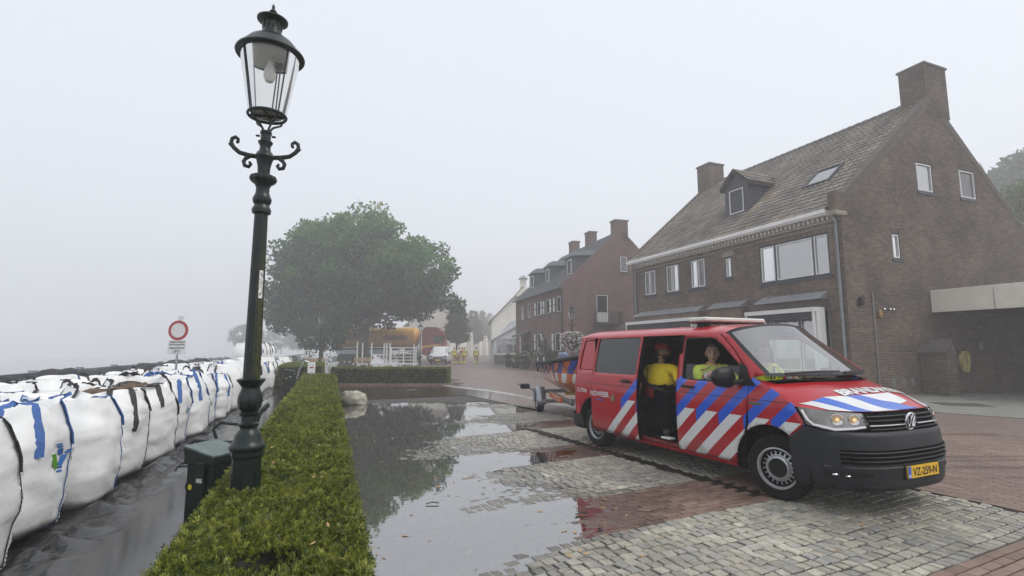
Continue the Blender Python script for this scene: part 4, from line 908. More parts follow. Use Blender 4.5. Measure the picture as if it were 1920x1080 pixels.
# roof
def roof_pt(u, w, off=0):
    xf = 2.70+.16*(1-w*w); xr = -.62-.10*(1-w**4); x = xr+(xf-xr)*u
    e = max(0, (u-.86)/.14); crown = .140*(1-.18*e*e)*(1-.35*max(0, (.06-u)/.06)); zed = 1.803-.0*e
    return Vector((x, w*(.786+off)*plan(max(-.75, x))**.5, zed+(crown+off)*max(0, 1-abs(w)**3.2)**.62))
a = MB(); a.grid(lambda u, v: roof_pt(u, math.sin((v-.5)*math.pi)), 40, 33); rf = a.build('roof', RED, van, True, 80)
a = MB(); a.grid(lambda u, v: roof_pt(u*.99, math.sin((v-.5)*math.pi)*.97)-Vector((0, 0, .035)), 20, 17); a.build('headliner', INT, van, True)
# windscreen
def ws(t, w, off=0.):
    return Vector((2.70+.65*t+(.16+.12*t)*(1-w*w)+off, w*(.787+.115*t), 1.803-.50*t+.135*(1-t)**1.5*(1-w*w)**.7+.01*t*(1-w*w)+off*.8))
a = MB(); a.grid(lambda u, v: ws(u, -1+2*v), 14, 25); wsn = a.build('windscreen', WSG, van, True, 80)
a = MB()
for sg_ in (-1, 1): a.grid(lambda u, v: ws(u, sg_*(1-.07*v), .003), 14, 3)
a.grid(lambda u, v: ws(.93+.07*u, -1+2*v, .003), 3, 25); a.grid(lambda u, v: ws(.035*u, -1+2*v, .003), 3, 25); a.build('black_border', PLA, wsn, True)
for (s0, s1) in ((-.82, -.05), (.0, .78)):
    a = MB(); a.tube([ws(.985, s0, .03), ws(.955, (s0+s1)/2, .035), ws(.95, s1, .03)], [.016, .012, .008], 6); a.build('wiper', PLA, wsn, True)
a = MB(); a.M = Matrix.Translation(ws(.12, 0)-Vector((.06, 0, .03))); a.cham(-.02, .02, -.12, .12, -.035, .03, .01); a.build('rear_view_mirror', PLA, wsn)
# bonnet
HC = [(3.40, 1.29), (3.62, 1.245), (3.85, 1.175), (4.02, 1.105), (4.13, 1.045), (4.22, .985), (4.35, .97)]
HS = [(3.1, 1.30), (3.175, 1.283), (3.333, 1.226), (3.566, 1.113), (3.69, 1.033), (3.95, 1.013), (4.3, .985)]
def hoodz(x, y): yw = Wz(1.05)*plan(min(x, 4.2)); k = min(1, abs(y)/max(.05, yw)); c = interp(x, HC); e = interp(x, HS); return c-(c-e)*k**3.2-.0*k
def bon(u, v, off=0.):
    w = -1+2*v; s = w*R(83); z = .985+.035*abs(w)**2; F_ = FS(s, z); rx, ry = 3.36+.26*(1-w*w)-.19*max(0, abs(w)-.9)*10*.95, w*.912
    x = rx+(F_.x-rx)*u; y = ry+(F_.y-ry)*u
    zc = interp(x, HC); ze = 1.285+(z-1.285)*u
    zz = hoodz(x, y) if u < 1 else z
    zz = zz*(1-u**6)+z*u**6
    return Vector((x, y, zz+off))
a = MB(); a.grid(lambda u, v: bon(u, v), 26, 37); hood = a.build('bonnet', RED, van, True, 80)
def hood_decal(name, mat, polys):
    a = MB()
    for P in polys:     # P: 4 corners in (u, v) of the bonnet
        a.grid(lambda i, j: (lambda q: bon(q[0], q[1], .004))([(P[0][k]*(1-i)+P[1][k]*i)*(1-j)+(P[3][k]*(1-i)+P[2][k]*i)*j for k in (0, 1)]), 14, 6)
    return a.build(name, mat, hood, True)
hood_decal('blue_stripes', PBLU, [[(.72, .135), (.995, .30), (.995, .40), (.62, .21)], [(.60, .34), (.995, .50), (.995, .585), (.58, .43)]])
hood_decal('white_stripes', PWHT, [[(.80, .06), (.995, .185), (.995, .30), (.72, .135)], [(.62, .21), (.995, .40), (.995, .50), (.60, .34)], [(.58, .43), (.84, .53), (.80, .60), (.56, .585)], [(.58, .71), (.995, .66), (.995, .745), (.60, .80)], [(.62, .90), (.995, .83), (.995, .87), (.70, .93)]])
me = text_mesh('BRANDWEER', .155, 'CENTER', .008, 1.25); me.materials.append(PWHT)
for v_ in me.vertices: y = v_.co.x; x = 3.93-v_.co.y; v_.co = Vector((x, y+.10, hoodz(x, y+.10)+.006))
child(link('lettering', me, hood), hood)
# front: bumper, grille, lamps
def fpanel(name, mat, loops, parent, off=0., step=(.08, .06), **k): return tri_panel(loops, step, lambda s, z: FS(s, z, off), name, mat, parent, **k)
def ztop(s):
    x = FS(s, .8).x
    return .80 if x > 3.95 else interp(x, [(3.60, .685), (3.66, .72), (3.80, .835), (3.95, .80)])
ss = [R(-86+172*i/48) for i in range(49)]
bp = fpanel('bumper', BUMP, [[(s, .245) for s in ss]+[(s, ztop(s)) for s in reversed(ss)]], van, .012, (.07, .05), thick=.01)
YS = lambda P: [(s_of(y), z) for y, z in P]
def hline(y0, y1, z, h, off, name, mat, par, n=14):
    a = MB(); q = []
    for i in range(n+1):
        s = s_of(y0+(y1-y0)*i/n); q.append(s)
    a.grid(lambda u, v: (lambda i: FS(q[i], z+h*(math.sin(v*2*math.pi)*.5), off+.012*math.cos(v*2*math.pi)))(round(u*n)), n+1, 9); return a.build(name, mat, par, True)
fpanel('lower_intake', pm('intake_black', (.003, .003, .003), .8, spec=.05), [YS([(-.83, .50), (-.83, .635), (.83, .635), (.83, .50)])], bp, .021)
for k in range(3): hline(-.84, .84, .53+k*.04, .013, .024, 'intake_slat', BUMP, bp)
hline(-.90, .90, .468, .022, .016, 'bumper_crease', pm('grey_trim', (.05, .052, .055), .4), bp); hline(-.88, .88, .275, .05, .012, 'lower_lip', PLA, bp)
for sg_ in (-1, 1):
    fpanel('fog_lamp_recess', PLA, [YS([(sg_*.905, .37), (sg_*.905, .43), (sg_*.62, .42), (sg_*.62, .385)])], bp, .022)
    a = MB(); p = FS(s_of(sg_*.86), .40, .02); a.ell(p, (.03, .05, .018), 10, 6); p = FS(s_of(sg_*.80), .395, .022); a.ell(p, (.03, .05, .012), 10, 6); a.build('fog_lamp', CHR, bp, True)
    # headlight
    P = [(-.943, 1.012), (-.932, .842), (-.83, .803), (-.60, .835), (-.555, .85), (-.57, .972), (-.86, 1.008)]
    P = [(sg_*-a_, b_) for a_, b_ in P]
    hl = fpanel('headlight', pm('lamp_housing', (.30, .28, .26), .22, .3, 9, metal=.85), [YS(P)], van, -.015, (.06, .05))
    fpanel('lens', LENS, [YS(P)], hl, .010, (.06, .05))
    a = MB()
    for y_, r_ in ((.80, .058), (.675, .052)):
        c = FS(s_of(sg_*y_), .915, -.02); nrm = (FS(s_of(sg_*y_), .915, .05)-c).normalized(); a.M = Matrix.Translation(c) @ nrm.to_track_quat('Z', 'Y').to_matrix().to_4x4(); a.lathe([(.006, -.0), (r_*.7, .005), (r_, .022), (r_*.92, .024), (r_*.3, .008)], 16)
    a.build('reflector', CHR, hl, True)
    a = MB()
    for y_ in (.80, .675): c = FS(s_of(sg_*y_), .91, -.002); a.ell(c, (.018, .03, .022), 10, 6)
    a.build('amber_glint', WARM, hl, True)  # weak glow paints the amber reflections in the headlight glass
    a = MB(); a.tube([FS(s_of(sg_*y_), z_, .0) for y_, z_ in ((.936, .99), (.928, .90), (.915, .855), (.83, .822), (.70, .835), (.60, .85))], .011, 6); a.build('daytime_light', COOL, hl, True)
gr = fpanel('grille', MATS['intake_black'], [YS([(-.57, .812), (-.555, .972), (.555, .972), (.57, .812)])], van, .004)
for k, z_ in enumerate((.825, .865, .905, .945)): hline(-.56, .56, z_, .014, .012, 'grille_slat', BUMP, gr)
hline(-.565, -.10, .862, .014, .022, 'chrome_strip', CHR, gr, 6); hline(.10, .565, .862, .014, .022, 'chrome_strip', CHR, gr, 6)
c = FS(0, .885, .03); a = MB(); a.M = Matrix.Translation(c) @ Matrix.Rotation(R(8), 4, 'Y') @ Matrix.Rotation(R(90), 4, 'Y')
a.tube([(.082*math.cos(k*math.pi/16), .082*math.sin(k*math.pi/16), .0) for k in range(33)], .010, 8, cap=False); a.lathe([(.08, -.02), (.08, -.004)], 24, mi=1)
st_ = lambda P: a.tube([(-z_, y_, .002) for y_, z_ in P], .008, 6)
st_([(-.028, .068), (0, .012), (.028, .068)]); st_([(-.062, .045), (-.028, -.062), (0, .0)]); st_([(0, .0), (.028, -.062), (.062, .045)])
a.build('maker_emblem', [CHR, PLA], gr, True)
# number plate
YEL = pm('plate_yellow', (.85, .50, .02), .45, .03)
pc = FS(0, .42, .035); pl = MB(); pl.box(pc.x-.005, pc.x+.008, -.262, .262, .362, .475); plo = pl.build('number_plate', YEL, van)
MB().box(pc.x+.0085, pc.x+.0095, -.262, -.212, .362, .475).build('blue_band', PBLU, plo); MB().box(pc.x-.03, pc.x-.006, -.28, .28, .35, .485).build('plate_holder', PLA, plo)
def plate_text(txt, size, y, z, mat, sx, bold=.002):
    me = text_mesh(txt, size, 'CENTER', bold, sx); me.materials.append(mat)
    for v_ in me.vertices: v_.co = Vector((pc.x+.0105, y+v_.co.x, z+v_.co.y))
    child(link('lettering', me, plo), plo)
plate_text('VZ-259-N', .105, .025, .381, SK, .94); plate_text('NL', .032, -.237, .373, SW, 1)
# rear end
def rear_pt(u, v):
    w = -1+2*u; ph = w*math.pi/2; z = .36+1.445*v
    x = -.35-.52*abs(math.cos(ph))**(2/3.5)+.13*max(0, z-1.05)*abs(math.cos(ph))**.3; return Vector((max(x, -.87) if abs(w) < 1 else -.60, math.copysign(Wz(z)*abs(math.sin(ph))**(2/3.5), w), z)) if abs(w) < .93 else Vector((min(x, -.58) if abs(w) < 1 else -.58, math.copysign(Wz(z)*plan(-.60 if abs(w) > .97 else x), w), z))
a = MB(); a.grid(rear_pt, 41, 24); tg = a.build('tailgate', RED, van, True, 70)
a = MB(); a.grid(lambda u, v: rear_pt(.18+.64*u, .60+.33*v)+Vector((-.006, 0, 0)), 12, 8); a.build('rear_window', MATS['dark_pane'], tg, True)
def rbump(u, v): w = -1+2*u; ph = w*math.pi/2; z = .24+.24*v; return Vector((-.35-.58*abs(math.cos(ph))**(2/4.), math.copysign((Wz(z)+.012)*abs(math.sin(ph))**(2/5.), w), z))
a = MB(); a.grid(rbump, 41, 5); a.build('rear_bumper', BUMP, van, True, 70)
for sg_ in (-1, 1):
    a = MB(); a.grid(lambda u, v: Vector((-.60-.16*u, sg_*(Wz(.55+.55*v)*plan(-.60-.16*u)+.004), .55+.55*v)), 6, 8); a.build('tail_lamp', pm('tail_red', (.35, .01, .012), .15, .05, coat=.6), van, True)
# wheels
def wheel(x, y, steer=0, label=None):
    sg_ = 1 if y > 0 else -1
    w = thing('wheel', 'x', 'x'); del w['label'], w['category']; child(w, van); w.location = (x, y, .333); w.rotation_euler = (0, 0, steer)
    Mx = Matrix.Rotation(R(-90*sg_), 4, 'X')
    a = MB(Mx); a.lathe([(.215, -.10), (.25, -.105), (.31, -.105), (.327, -.085), (.336, -.06), (.337, 0), (.336, .06), (.327, .085), (.31, .105), (.25, .107), (.222, .10), (.212, .08), (.212, -.08)], 48, cap=False); ty = a.build('tyre', RUB, w, True, 35)
    a = MB(Mx)
    for k in range(48):
        a.M = Mx @ Matrix.Rotation(k*math.pi/24, 4, 'Z'); 
        for z_ in (-.045, 0, .045): a.box(.334, .3395, -.015, .015, z_-.017, z_+.017)
    a.build('tread_blocks', RUB, ty)
    a = MB(Mx); a.lathe([(.214, .07), (.218, .098), (.205, .10), (.197, .088), (.19, .055), (.183, .045), (.165, .05), (.135, .058), (.125, .075), (.105, .085), (.09, .07), (.085, .05), (.06, .045), (.02, .045)], 48, cap=False); rm = a.build('rim', RIMM, w, True, 35)
    a = MB(); 
    for k in range(20):
        a.M = Mx @ Matrix.Rotation(k*math.pi/10, 4, 'Z') @ Matrix.Translation((.157, 0, .0545)); a.lathe([(.0185, 0), (.0185, .002)], 10)
    a.build('rim_hole_shade', MATS['intake_black'], rm); a = MB(Mx); a.grid(lambda u, v: Vector(((.193-.018*v)*math.cos(2*math.pi*u), (.193-.018*v)*math.sin(2*math.pi*u), .068-.012*v)), 41, 2); a.build('rim_groove_shade', MATS['intake_black'], rm)  # black discs and ring: shade of holes and groove put into the colour
    a = MB(Mx); a.lathe([(.098, .05), (.096, .086), (.06, .082), (.02, .084)], 24)
    for k in range(5):
        a.M = Mx @ Matrix.Rotation(k*2*math.pi/5, 4, 'Z') @ Matrix.Translation((.052, 0, .06)); a.lathe([(.013, 0), (.013, .02), (.008, .024)], 8)
    a.build('hub_cap', PLA, w, True, 35); return w
wheel(3.4, -.815, R(13)); wheel(3.4, .815, R(13)); wheel(0, -.815); wheel(0, .815)
for (cx, cz, r_) in (ARF, ARR):
    for sg_ in (-1, 1):
        a = MB(); a.grid(lambda u, v: Vector((cx+r_*math.cos(R(-10+200*u)), sg_*(.945-.42*v), cz+r_*math.sin(R(-10+200*u)))), 20, 3); a.build('wheel_arch_liner', INT, van, True)
# interior
MB().box(-.7, 3.2, -.86, .86, .36, .40).build('cabin_floor', INT, van)
MB().box(-.55, 3.3, -.80, .80, .22, .30).build('underbody', INT, van)
MB().box(3.15, 3.35, -.84, .84, .40, 1.22).build('firewall', INT, van)
MB().box(-.1, -.06, -.84, .84, .40, 1.80).build('load_partition', INT, van)
for sg_ in (1, -1):
    tri_panel([[(.79 if sg_ > 0 else 1.97, .36), (-.06 if sg_ > 0 else 1.97, .36), (-.06 if sg_ > 0 else 1.97, 1.79), (1.97, 1.79), (2.0, 1.20), (3.05, 1.18), (3.05, .40)] if sg_ > 0 else [(2.0, .36), (2.0, 1.19), (3.05, 1.18), (3.05, .40)]], (.3, .3), (LS if sg_ > 0 else RS)(-.045), 'inner_lining', INT, van)
MB().box(1.975, 2.02, -.86, -.70, .40, 1.80).build('door_pillar', INT, van)
tri_panel([[(.80, .36), (-.06, .36), (-.06, 1.79), (.80, 1.79)]], (.3, .3), RS(-.045), 'inner_lining', INT, van)
def seat(x, y, w, name='seat', head=1):
    s = thing(name, 'x', 'x'); del s['label'], s['category']; child(s, van); s.location = (x, y, 0)
    MB().cham(-.25, .27, -w/2, w/2, .62, .80, .05).build('cushion', SEATM, s, True, 30)
    a = MB(Matrix.Translation((-.24, 0, .76)) @ Matrix.Rotation(R(-12), 4, 'Y')); a.cham(-.07, .06, -w/2, w/2, 0, .62, .05); a.build('backrest', SEATM, s, True, 30)
    MB().box(-.22, .2, -w/2+.05, w/2-.05, .40, .62).build('base', INT, s)
    for i in range(head):
        yy = 0 if head == 1 else (-w/2+w*(i+.5)/head); a = MB(Matrix.Translation((-.40, yy, 1.42)) @ Matrix.Rotation(R(-12), 4, 'Y')); a.cham(-.05, .05, -.13, .13, 0, .18, .04); a.build('headrest', SEATM, s, True, 30)
    return s
seat(2.42, -.46, .50); seat(2.42, .46, .50); seat(1.12, .0, 1.3, 'bench_seat', 3)
a = MB(); a.grid(lambda u, v: Vector((2.98+.45*v, -.84+1.68*u, 1.10+.16*math.sin(v*math.pi*.6)+.01*math.sin(u*9))), 20, 8); a.build('dashboard', PLA, van, True); MB().box(2.98, 3.2, -.83, .83, .75, 1.10).build('dashboard_front', INT, van)
a = MB(Matrix.Translation((2.86, .46, 1.08)) @ Matrix.Rotation(R(-58), 4, 'Y')); a.tube([(.19*math.cos(k*math.pi/12), .19*math.sin(k*math.pi/12), 0) for k in range(25)], .016, 8, cap=False); a.box(-.18, .18, -.03, .03, -.01, .01); a.build('steering_wheel', PLA, van, True)
# light bar
lb = thing('light_bar', 'x', 'x'); del lb['label'], lb['category']; child(lb, van); lb.location = (2.03, 0, 1.985)
MB().cham(-.15, .15, -.60, .60, .0, .065, .02).build('lens', pm('light_bar_lens', (.62, .62, .57), .25, .1, 6, coat=.5), lb, True, 30)
MB().cham(-.14, .14, -.58, .58, -.02, .002, .008).build('base', PLA, lb)
for sg_ in (-1, 1): MB().cham(-.08, .08, sg_*.46-.07, sg_*.46+.07, -.09, -.018, .02).build('foot', PLA, lb)
a = MB(); a.tube([roof_pt(.70, .2), roof_pt(.70, .2)+Vector((0, 0, .07))], [.035, .02], 12); a.build('aerial', pm('aerial_white', (.6, .6, .6), .4), van, True)
# cable coil and mount below the light bar are seen as a dark tube
a = MB(); a.tube([(-.05, .1, -.045), (-.08, .2, -.035), (-.03, .3, -.015)], .012, 6); a.build('cable', PLA, lb)
# ================================================================== PEOPLE
SKIN = pm('skin', (.58, .36, .27), .5, .08, 20); SKIN2 = pm('tanned_skin', (.42, .24, .16), .5, .08, 20); HAIRG = pm('grey_hair', (.20, .19, .18), .8, .3, 60); HAIRD = pm('dark_hair', (.03, .022, .018), .8, .3, 60)
EYE = pm('eye_dark', (.02, .015, .012), .2); LIP = pm('lip', (.30, .13, .10), .5)
def head_parts(a, c, yaw, pitch=0, s=1., skin=0, hair=1, eye=2, lip=3, beard=None, bald=.0):
    """sculpted head: nose, brow, sockets, jaw, ears; faces along local +X"""
    M = Matrix.Translation(c) @ Matrix.Rotation(yaw, 4, 'Z') @ Matrix.Rotation(pitch, 4, 'Y'); n, m = 28, 22; V = []; D = []
    for j in range(m+1):
        t = math.pi*j/m
        for k in range(n):
            w = 2*math.pi*k/n; d = Vector((math.sin(t)*math.cos(w), math.sin(t)*math.sin(w), math.cos(t)))
            x, y, z = d.x*.098, d.y*.078, d.z*.122
            if d.z < 0: f_ = 1-.28*(-d.z)**1.3; y *= f_; x = x*(1-.10*(-d.z)) + .012*(-d.z)
            if d.x < -.2 and d.z < -.3: x *= .86
            g = lambda yy, zz, sy, sz: math.exp(-((d.y-yy)/sy)**2-((d.z-zz)/sz)**2) if d.x > 0 else 0
            x += .030*g(0, -.10, .16, .22)-.010*g(.36, .10, .16, .13)-.010*g(-.36, .10, .16, .13)+.008*g(0, .27, .5, .10)+.006*g(0, -.48, .22, .10)-.006*g(0, -.60, .3, .05)+.014*g(0, -.86, .3, .14)+.010*g(0, -.20, .12, .08)
            V.append(M @ (Vector((x, y, z))*s)); D.append(d)
    base = len(a.v)
    for j in range(m):
        for k in range(n):
            q = (j*n+k, (j+1)*n+k, (j+1)*n+(k+1) % n, j*n+(k+1) % n); d = sum((D[i] for i in q), Vector())/4
            mi = skin
            if (d.z > .62 and d.x < .75-bald) or (d.x < .05 and d.z > -.35) or (d.x < .25 and d.z > .25): mi = hair
            if beard is not None and d.z < -.34 and d.x > .0 and not (abs(d.y) < .2 and -.56 < d.z < -.45): mi = beard
            if abs(d.y) < .26 and -.62 < d.z < -.50 and d.x > .5: mi = lip
            a.add([V[i] for i in q], [(0, 1, 2, 3)], mi)
    for sy in (-1, 1):
        e = a.M; a.M = e @ M
        a.ell((.083*s, sy*.031*s, .013*s), (.008*s, .011*s, .006*s), 8, 6, eye); a.ell((.086*s, sy*.031*s, .030*s), (.008*s, .019*s, .005*s), 8, 6, hair)
        a.ell((-.004*s, sy*.080*s, -.005*s), (.024*s, .011*s, .036*s), 8, 6, skin); a.M = e
def hand_parts(a, p, d, up, mi, s=1.):
    """palm with four fingers of unequal length and a thumb leaving its side"""
    p, d, up = Vector(p), Vector(d).normalized(), Vector(up).normalized(); side = d.cross(up).normalized()
    a.tube([p-d*.01*s, p+d*.05*s, p+d*.09*s], [.028*s, .038*s, .036*s], 8, mi)
    for k, L in enumerate((.065, .078, .074, .055)):
        b = p+d*.085*s+side*(k-1.5)*.019*s; a.tube([b, b+(d*.8-up*.25)*L*.5*s, b+(d*.62-up*.75)*L*s], [.0095*s, .009*s, .007*s], 6, mi)
    b = p+d*.03*s-side*.034*s; a.tube([b, b+(d*.7-side*.7)*.035*s, b+(d-side*.35-up*.3)*.06*s], [.012*s, .011*s, .008*s], 6, mi)
def skin_body(J, E, mats, extra=None, sub=1):
    """J: name -> (position, rx, ry); E: (a, b, material index). One continuous skinned surface"""
    names = list(J); me = bpy.data.meshes.new('body'); bm = bmesh.new(); lay = bm.verts.layers.skin.verify(); vs = {}
    for i, k in enumerate(names):
        v = bm.verts.new(J[k][0]); v[lay].radius = (J[k][1], J[k][2]); v[lay].use_root = (i == 0); vs[k] = v
    for e in E: bm.edges.new((vs[e[0]], vs[e[1]]))
    bm.to_mesh(me); bm.free(); o = bpy.data.objects.new('body', me); COL.objects.link(o)
    sk = o.modifiers.new('skin', 'SKIN'); sk.use_smooth_shade = True; sb = o.modifiers.new('sub', 'SUBSURF'); sb.levels = sb.render_levels = sub
    bpy.context.view_layer.update(); out = bpy.data.meshes.new_from_object(o.evaluated_get(bpy.context.evaluated_depsgraph_get())); bpy.data.objects.remove(o)
    a = MB(); a.v = [tuple(v.co) for v in out.vertices]
    segs = [(Vector(J[e[0]][0]), Vector(J[e[1]][0]), e[2]) for e in E]
    for p in out.polygons:
        c = p.center; best = None
        for A, B, mi in segs:
            ab = B-A; t = max(0, min(1, (c-A).dot(ab)/max(1e-6, ab.length_squared))); d = (A+ab*t-c).length
            if best is None or d < best[0]: best = (d, mi)
        a.f.append(tuple(p.vertices)); a.m.append(best[1])
    bpy.data.meshes.remove(out)
    if extra: extra(a)
    return a
HIV = pm('hi_vis_yellow', (.86, .95, .02), .6, .1, 12, bump=.3, bscale=25); REDF = pm('red_fabric', (.36, .015, .018), .75, .12, 20); YPOLO = pm('yellow_polo', (.90, .66, .02), .75, .08, 16, bump=.3, bscale=20)
NAVY = pm('navy_trousers', (.004, .005, .008), .9, .2, 20, spec=.05); GRYB = pm('grey_band', (.5, .52, .52), .4); SHOE = pm('black_shoe', (.015, .015, .016), .5); SOLE = pm('white_sole', (.7, .7, .68), .6)
def in_van(o): o.parent = None; o.matrix_world = Matrix.Translation(van.location) @ Matrix.Rotation(R(-65.1), 4, 'Z'); return o
# man in the doorway: yellow polo, red cap
J = {'pelvis': ((1.13, -.40, .92), .17, .16), 'belly': ((1.18, -.47, 1.08), .245, .21), 'chest': ((1.14, -.46, 1.24), .225, .165), 'neck': ((1.14, -.46, 1.40), .062, .06), 'skull': ((1.15, -.47, 1.47), .055, .055),
     'sr': ((.85, -.47, 1.31), .075, .08), 'er': ((.78, -.56, 1.10), .058, .058), 'wr': ((.86, -.72, .98), .04, .036), 'sl': ((1.43, -.46, 1.32), .075, .08), 'el': ((1.55, -.52, 1.14), .055, .055), 'wl': ((1.68, -.55, 1.06), .038, .036),
     'hr': ((1.04, -.45, .90), .105, .10), 'kr': ((1.30, -.66, .90), .08, .08), 'ar': ((1.52, -.70, .50), .05, .05), 'hl': ((1.22, -.42, .90), .105, .10), 'kl': ((1.50, -.74, .90), .11, .11), 'al': ((1.64, -.84, .47), .055, .055), 'tl': ((1.70, -.90, .42), .045, .035), 'tr': ((1.60, -.74, .43), .045, .035)}
E_ = [('pelvis', 'belly', 1), ('belly', 'chest', 1), ('chest', 'neck', 1), ('neck', 'skull', 0), ('chest', 'sr', 1), ('sr', 'er', 1), ('er', 'wr', 0), ('chest', 'sl', 1), ('sl', 'el', 1), ('el', 'wl', 0), ('pelvis', 'hr', 4), ('hr', 'kr', 4), ('kr', 'ar', 4), ('ar', 'tr', 5), ('pelvis', 'hl', 4), ('hl', 'kl', 4), ('kl', 'al', 4), ('al', 'tl', 5)]
def ex(a):
    head_parts(a, Vector((1.155, -.475, 1.565)), R(50), 0, 1.02, 0, 6, 7, 8, 6); hand_parts(a, (.86, -.73, .97), (.5, -.6, -.6), (0, -.5, 1), 0); hand_parts(a, (1.69, -.55, 1.05), (1, 0, -.2), (0, 0, 1), 0)
m1 = tag(in_van(skin_body(J, E_, None, ex, 2).build('person', [SKIN2, YPOLO, REDF, SOLE, NAVY, SHOE, HAIRD, EYE, LIP], None, True, 180)), 'person in yellow polo shirt and red cap sitting in the open van doorway', 'person')
a = MB(Matrix.Translation((1.155, -.475, 1.60)) @ Matrix.Rotation(R(50), 4, 'Z')); a.grid(lambda u, v: Vector((.108*math.cos(2*math.pi*u)*math.cos(v*1.5), .09*math.sin(2*math.pi*u)*math.cos(v*1.5), .01+.105*math.sin(v*1.5))), 21, 8); a.grid(lambda u, v: Vector((.07+.10*v, (-.075+.15*u)*(1-.35*v*v), .028-.015*v-.03*(2*u-1)**2)), 9, 6); a.build('cap', REDF, m1, True, 80)
a = MB(); a.grid(lambda u, v: Vector((.955+.25*u, -.64-.06*math.sin(u*2), .92+.20*v-.04*u)), 8, 6); a.build('red_shirt_panel', REDF, m1, True)
a = MB(); ribbon(a, [(.90, -.57, 1.17), (.98, -.65, 1.135), (1.09, -.715, 1.09), (1.22, -.72, 1.05), (1.36, -.66, 1.01), (1.44, -.54, .98)], .05, Vector((0, 0, 1))); a.build('seat_belt', BLK, m1)
a = MB(); a.M = Matrix.Translation((1.70, -.91, .395)); a.cham(-.06, .13, -.05, .05, -.012, .012, .008); a.build('shoe_sole', SOLE, m1)
a = MB(); a.tube([(1.08, -.52, 1.385), (1.10, -.56, 1.36), (1.15, -.57, 1.345), (1.20, -.55, 1.36), (1.22, -.50, 1.385)], .02, 6); a.build('collar', YPOLO, m1, True)
# front passenger: hi-vis jacket, looks out of the open window
def cabin_person(x, y, yaw, hair, label, arm):
    J = {'pelvis': ((x-.02, y, .90), .16, .15), 'belly': ((x-.03, y, 1.06), .20, .175), 'chest': ((x-.03, y, 1.25), .235, .17), 'neck': ((x-.02, y, 1.40), .065, .062), 'skull': ((x, y, 1.46), .058, .058)}
    E_ = [('pelvis', 'belly', 1), ('belly', 'chest', 1), ('chest', 'neck', 1), ('neck', 'skull', 0)]
    for s, k in ((-1, 'r'), (1, 'l')):
        el, wr = arm[k]
        J.update({'s'+k: ((x-.02, y+s*.24, 1.32), .10, .10), 'e'+k: (el, .068, .068), 'w'+k: (wr, .048, .046), 'h'+k: ((x+.05, y+s*.10, .88), .10, .10), 'k'+k: ((x+.45, y+s*.12, .93), .078, .078), 'a'+k: ((x+.62, y+s*.12, .52), .05, .05), 't'+k: ((x+.75, y+s*.12, .46), .045, .035)})
        E_ += [('chest', 's'+k, 1), ('s'+k, 'e'+k, 1), ('e'+k, 'w'+k, 1), ('pelvis', 'h'+k, 4), ('h'+k, 'k'+k, 4), ('k'+k, 'a'+k, 4), ('a'+k, 't'+k, 5)]
    def ex(a):
        head_parts(a, Vector((x+.01, y, 1.555)), yaw, 0, 1.06, 0, 6, 7, 8)
        for k in 'rl':
            el, wr = Vector(arm[k][0]), Vector(arm[k][1]); hand_parts(a, wr, wr-el, (0, 0, 1), 0, 1.1)
    o = tag(in_van(skin_body(J, E_, None, ex, 2).build('person', [SKIN, HIV, REDF, SOLE, NAVY, SHOE, hair, EYE, LIP], None, True, 180)), label, 'person')
    for s, k in ((-1, 'r'), (1, 'l')):
        a = MB(); c = Vector((x-.02, y+s*.19, 1.365)); a.grid(lambda u, v: c+Vector((-.10+.20*u, s*(-.07+.16*v), .055*math.sin(math.pi*u)*(1-.5*v*v)-.035*v)), 8, 6); a.build('red_shoulder_patch', REDF, o, True)
        el, wr = Vector(arm[k][0]), Vector(arm[k][1]); d = (wr-el).normalized()
        a = MB(); a.tube([wr-d*.07, wr-d*.02], [.062, .062], 12); a.build('red_cuff', REDF, o, True); a = MB(); a.tube([wr-d*.02, wr+d*.025], [.060, .058], 12); a.build('reflective_cuff', GRYB, o, True)
    a = MB(); ribbon(a, [(x-.05, y-.20, 1.40), (x+.06, y-.12, 1.355), (x+.135, y-.03, 1.26), (x+.16, y+.02, 1.12)], .03, Vector((0, 1, 0))); ribbon(a, [(x-.03, y+.20, 1.40), (x+.08, y+.13, 1.355), (x+.14, y+.05, 1.26), (x+.16, y+.03, 1.12)], .03, Vector((0, 1, 0))); a.build('dark_zip_trim', BLK, o)
    a = MB(); a.tube([(x-.07, y-.09, 1.385), (x+.04, y-.085, 1.40), (x+.07, y, 1.37), (x+.04, y+.085, 1.40), (x-.07, y+.09, 1.385)], .022, 6); a.build('collar', YPOLO, o, True); return o
cabin_person(2.16, -.47, R(-43), HAIRG, 'grey-haired person in bright yellow jacket at the open front window', {'r': ((2.22, -.76, 1.16), (2.47, -.86, 1.27)), 'l': ((2.36, -.16, 1.10), (2.58, -.26, 1.04))})
cabin_person(2.20, .46, R(-8), HAIRD, 'person in yellow jacket at the steering wheel behind the windscreen', {'r': ((2.40, .20, 1.12), (2.72, .32, 1.20)), 'l': ((2.40, .74, 1.12), (2.70, .62, 1.22))})
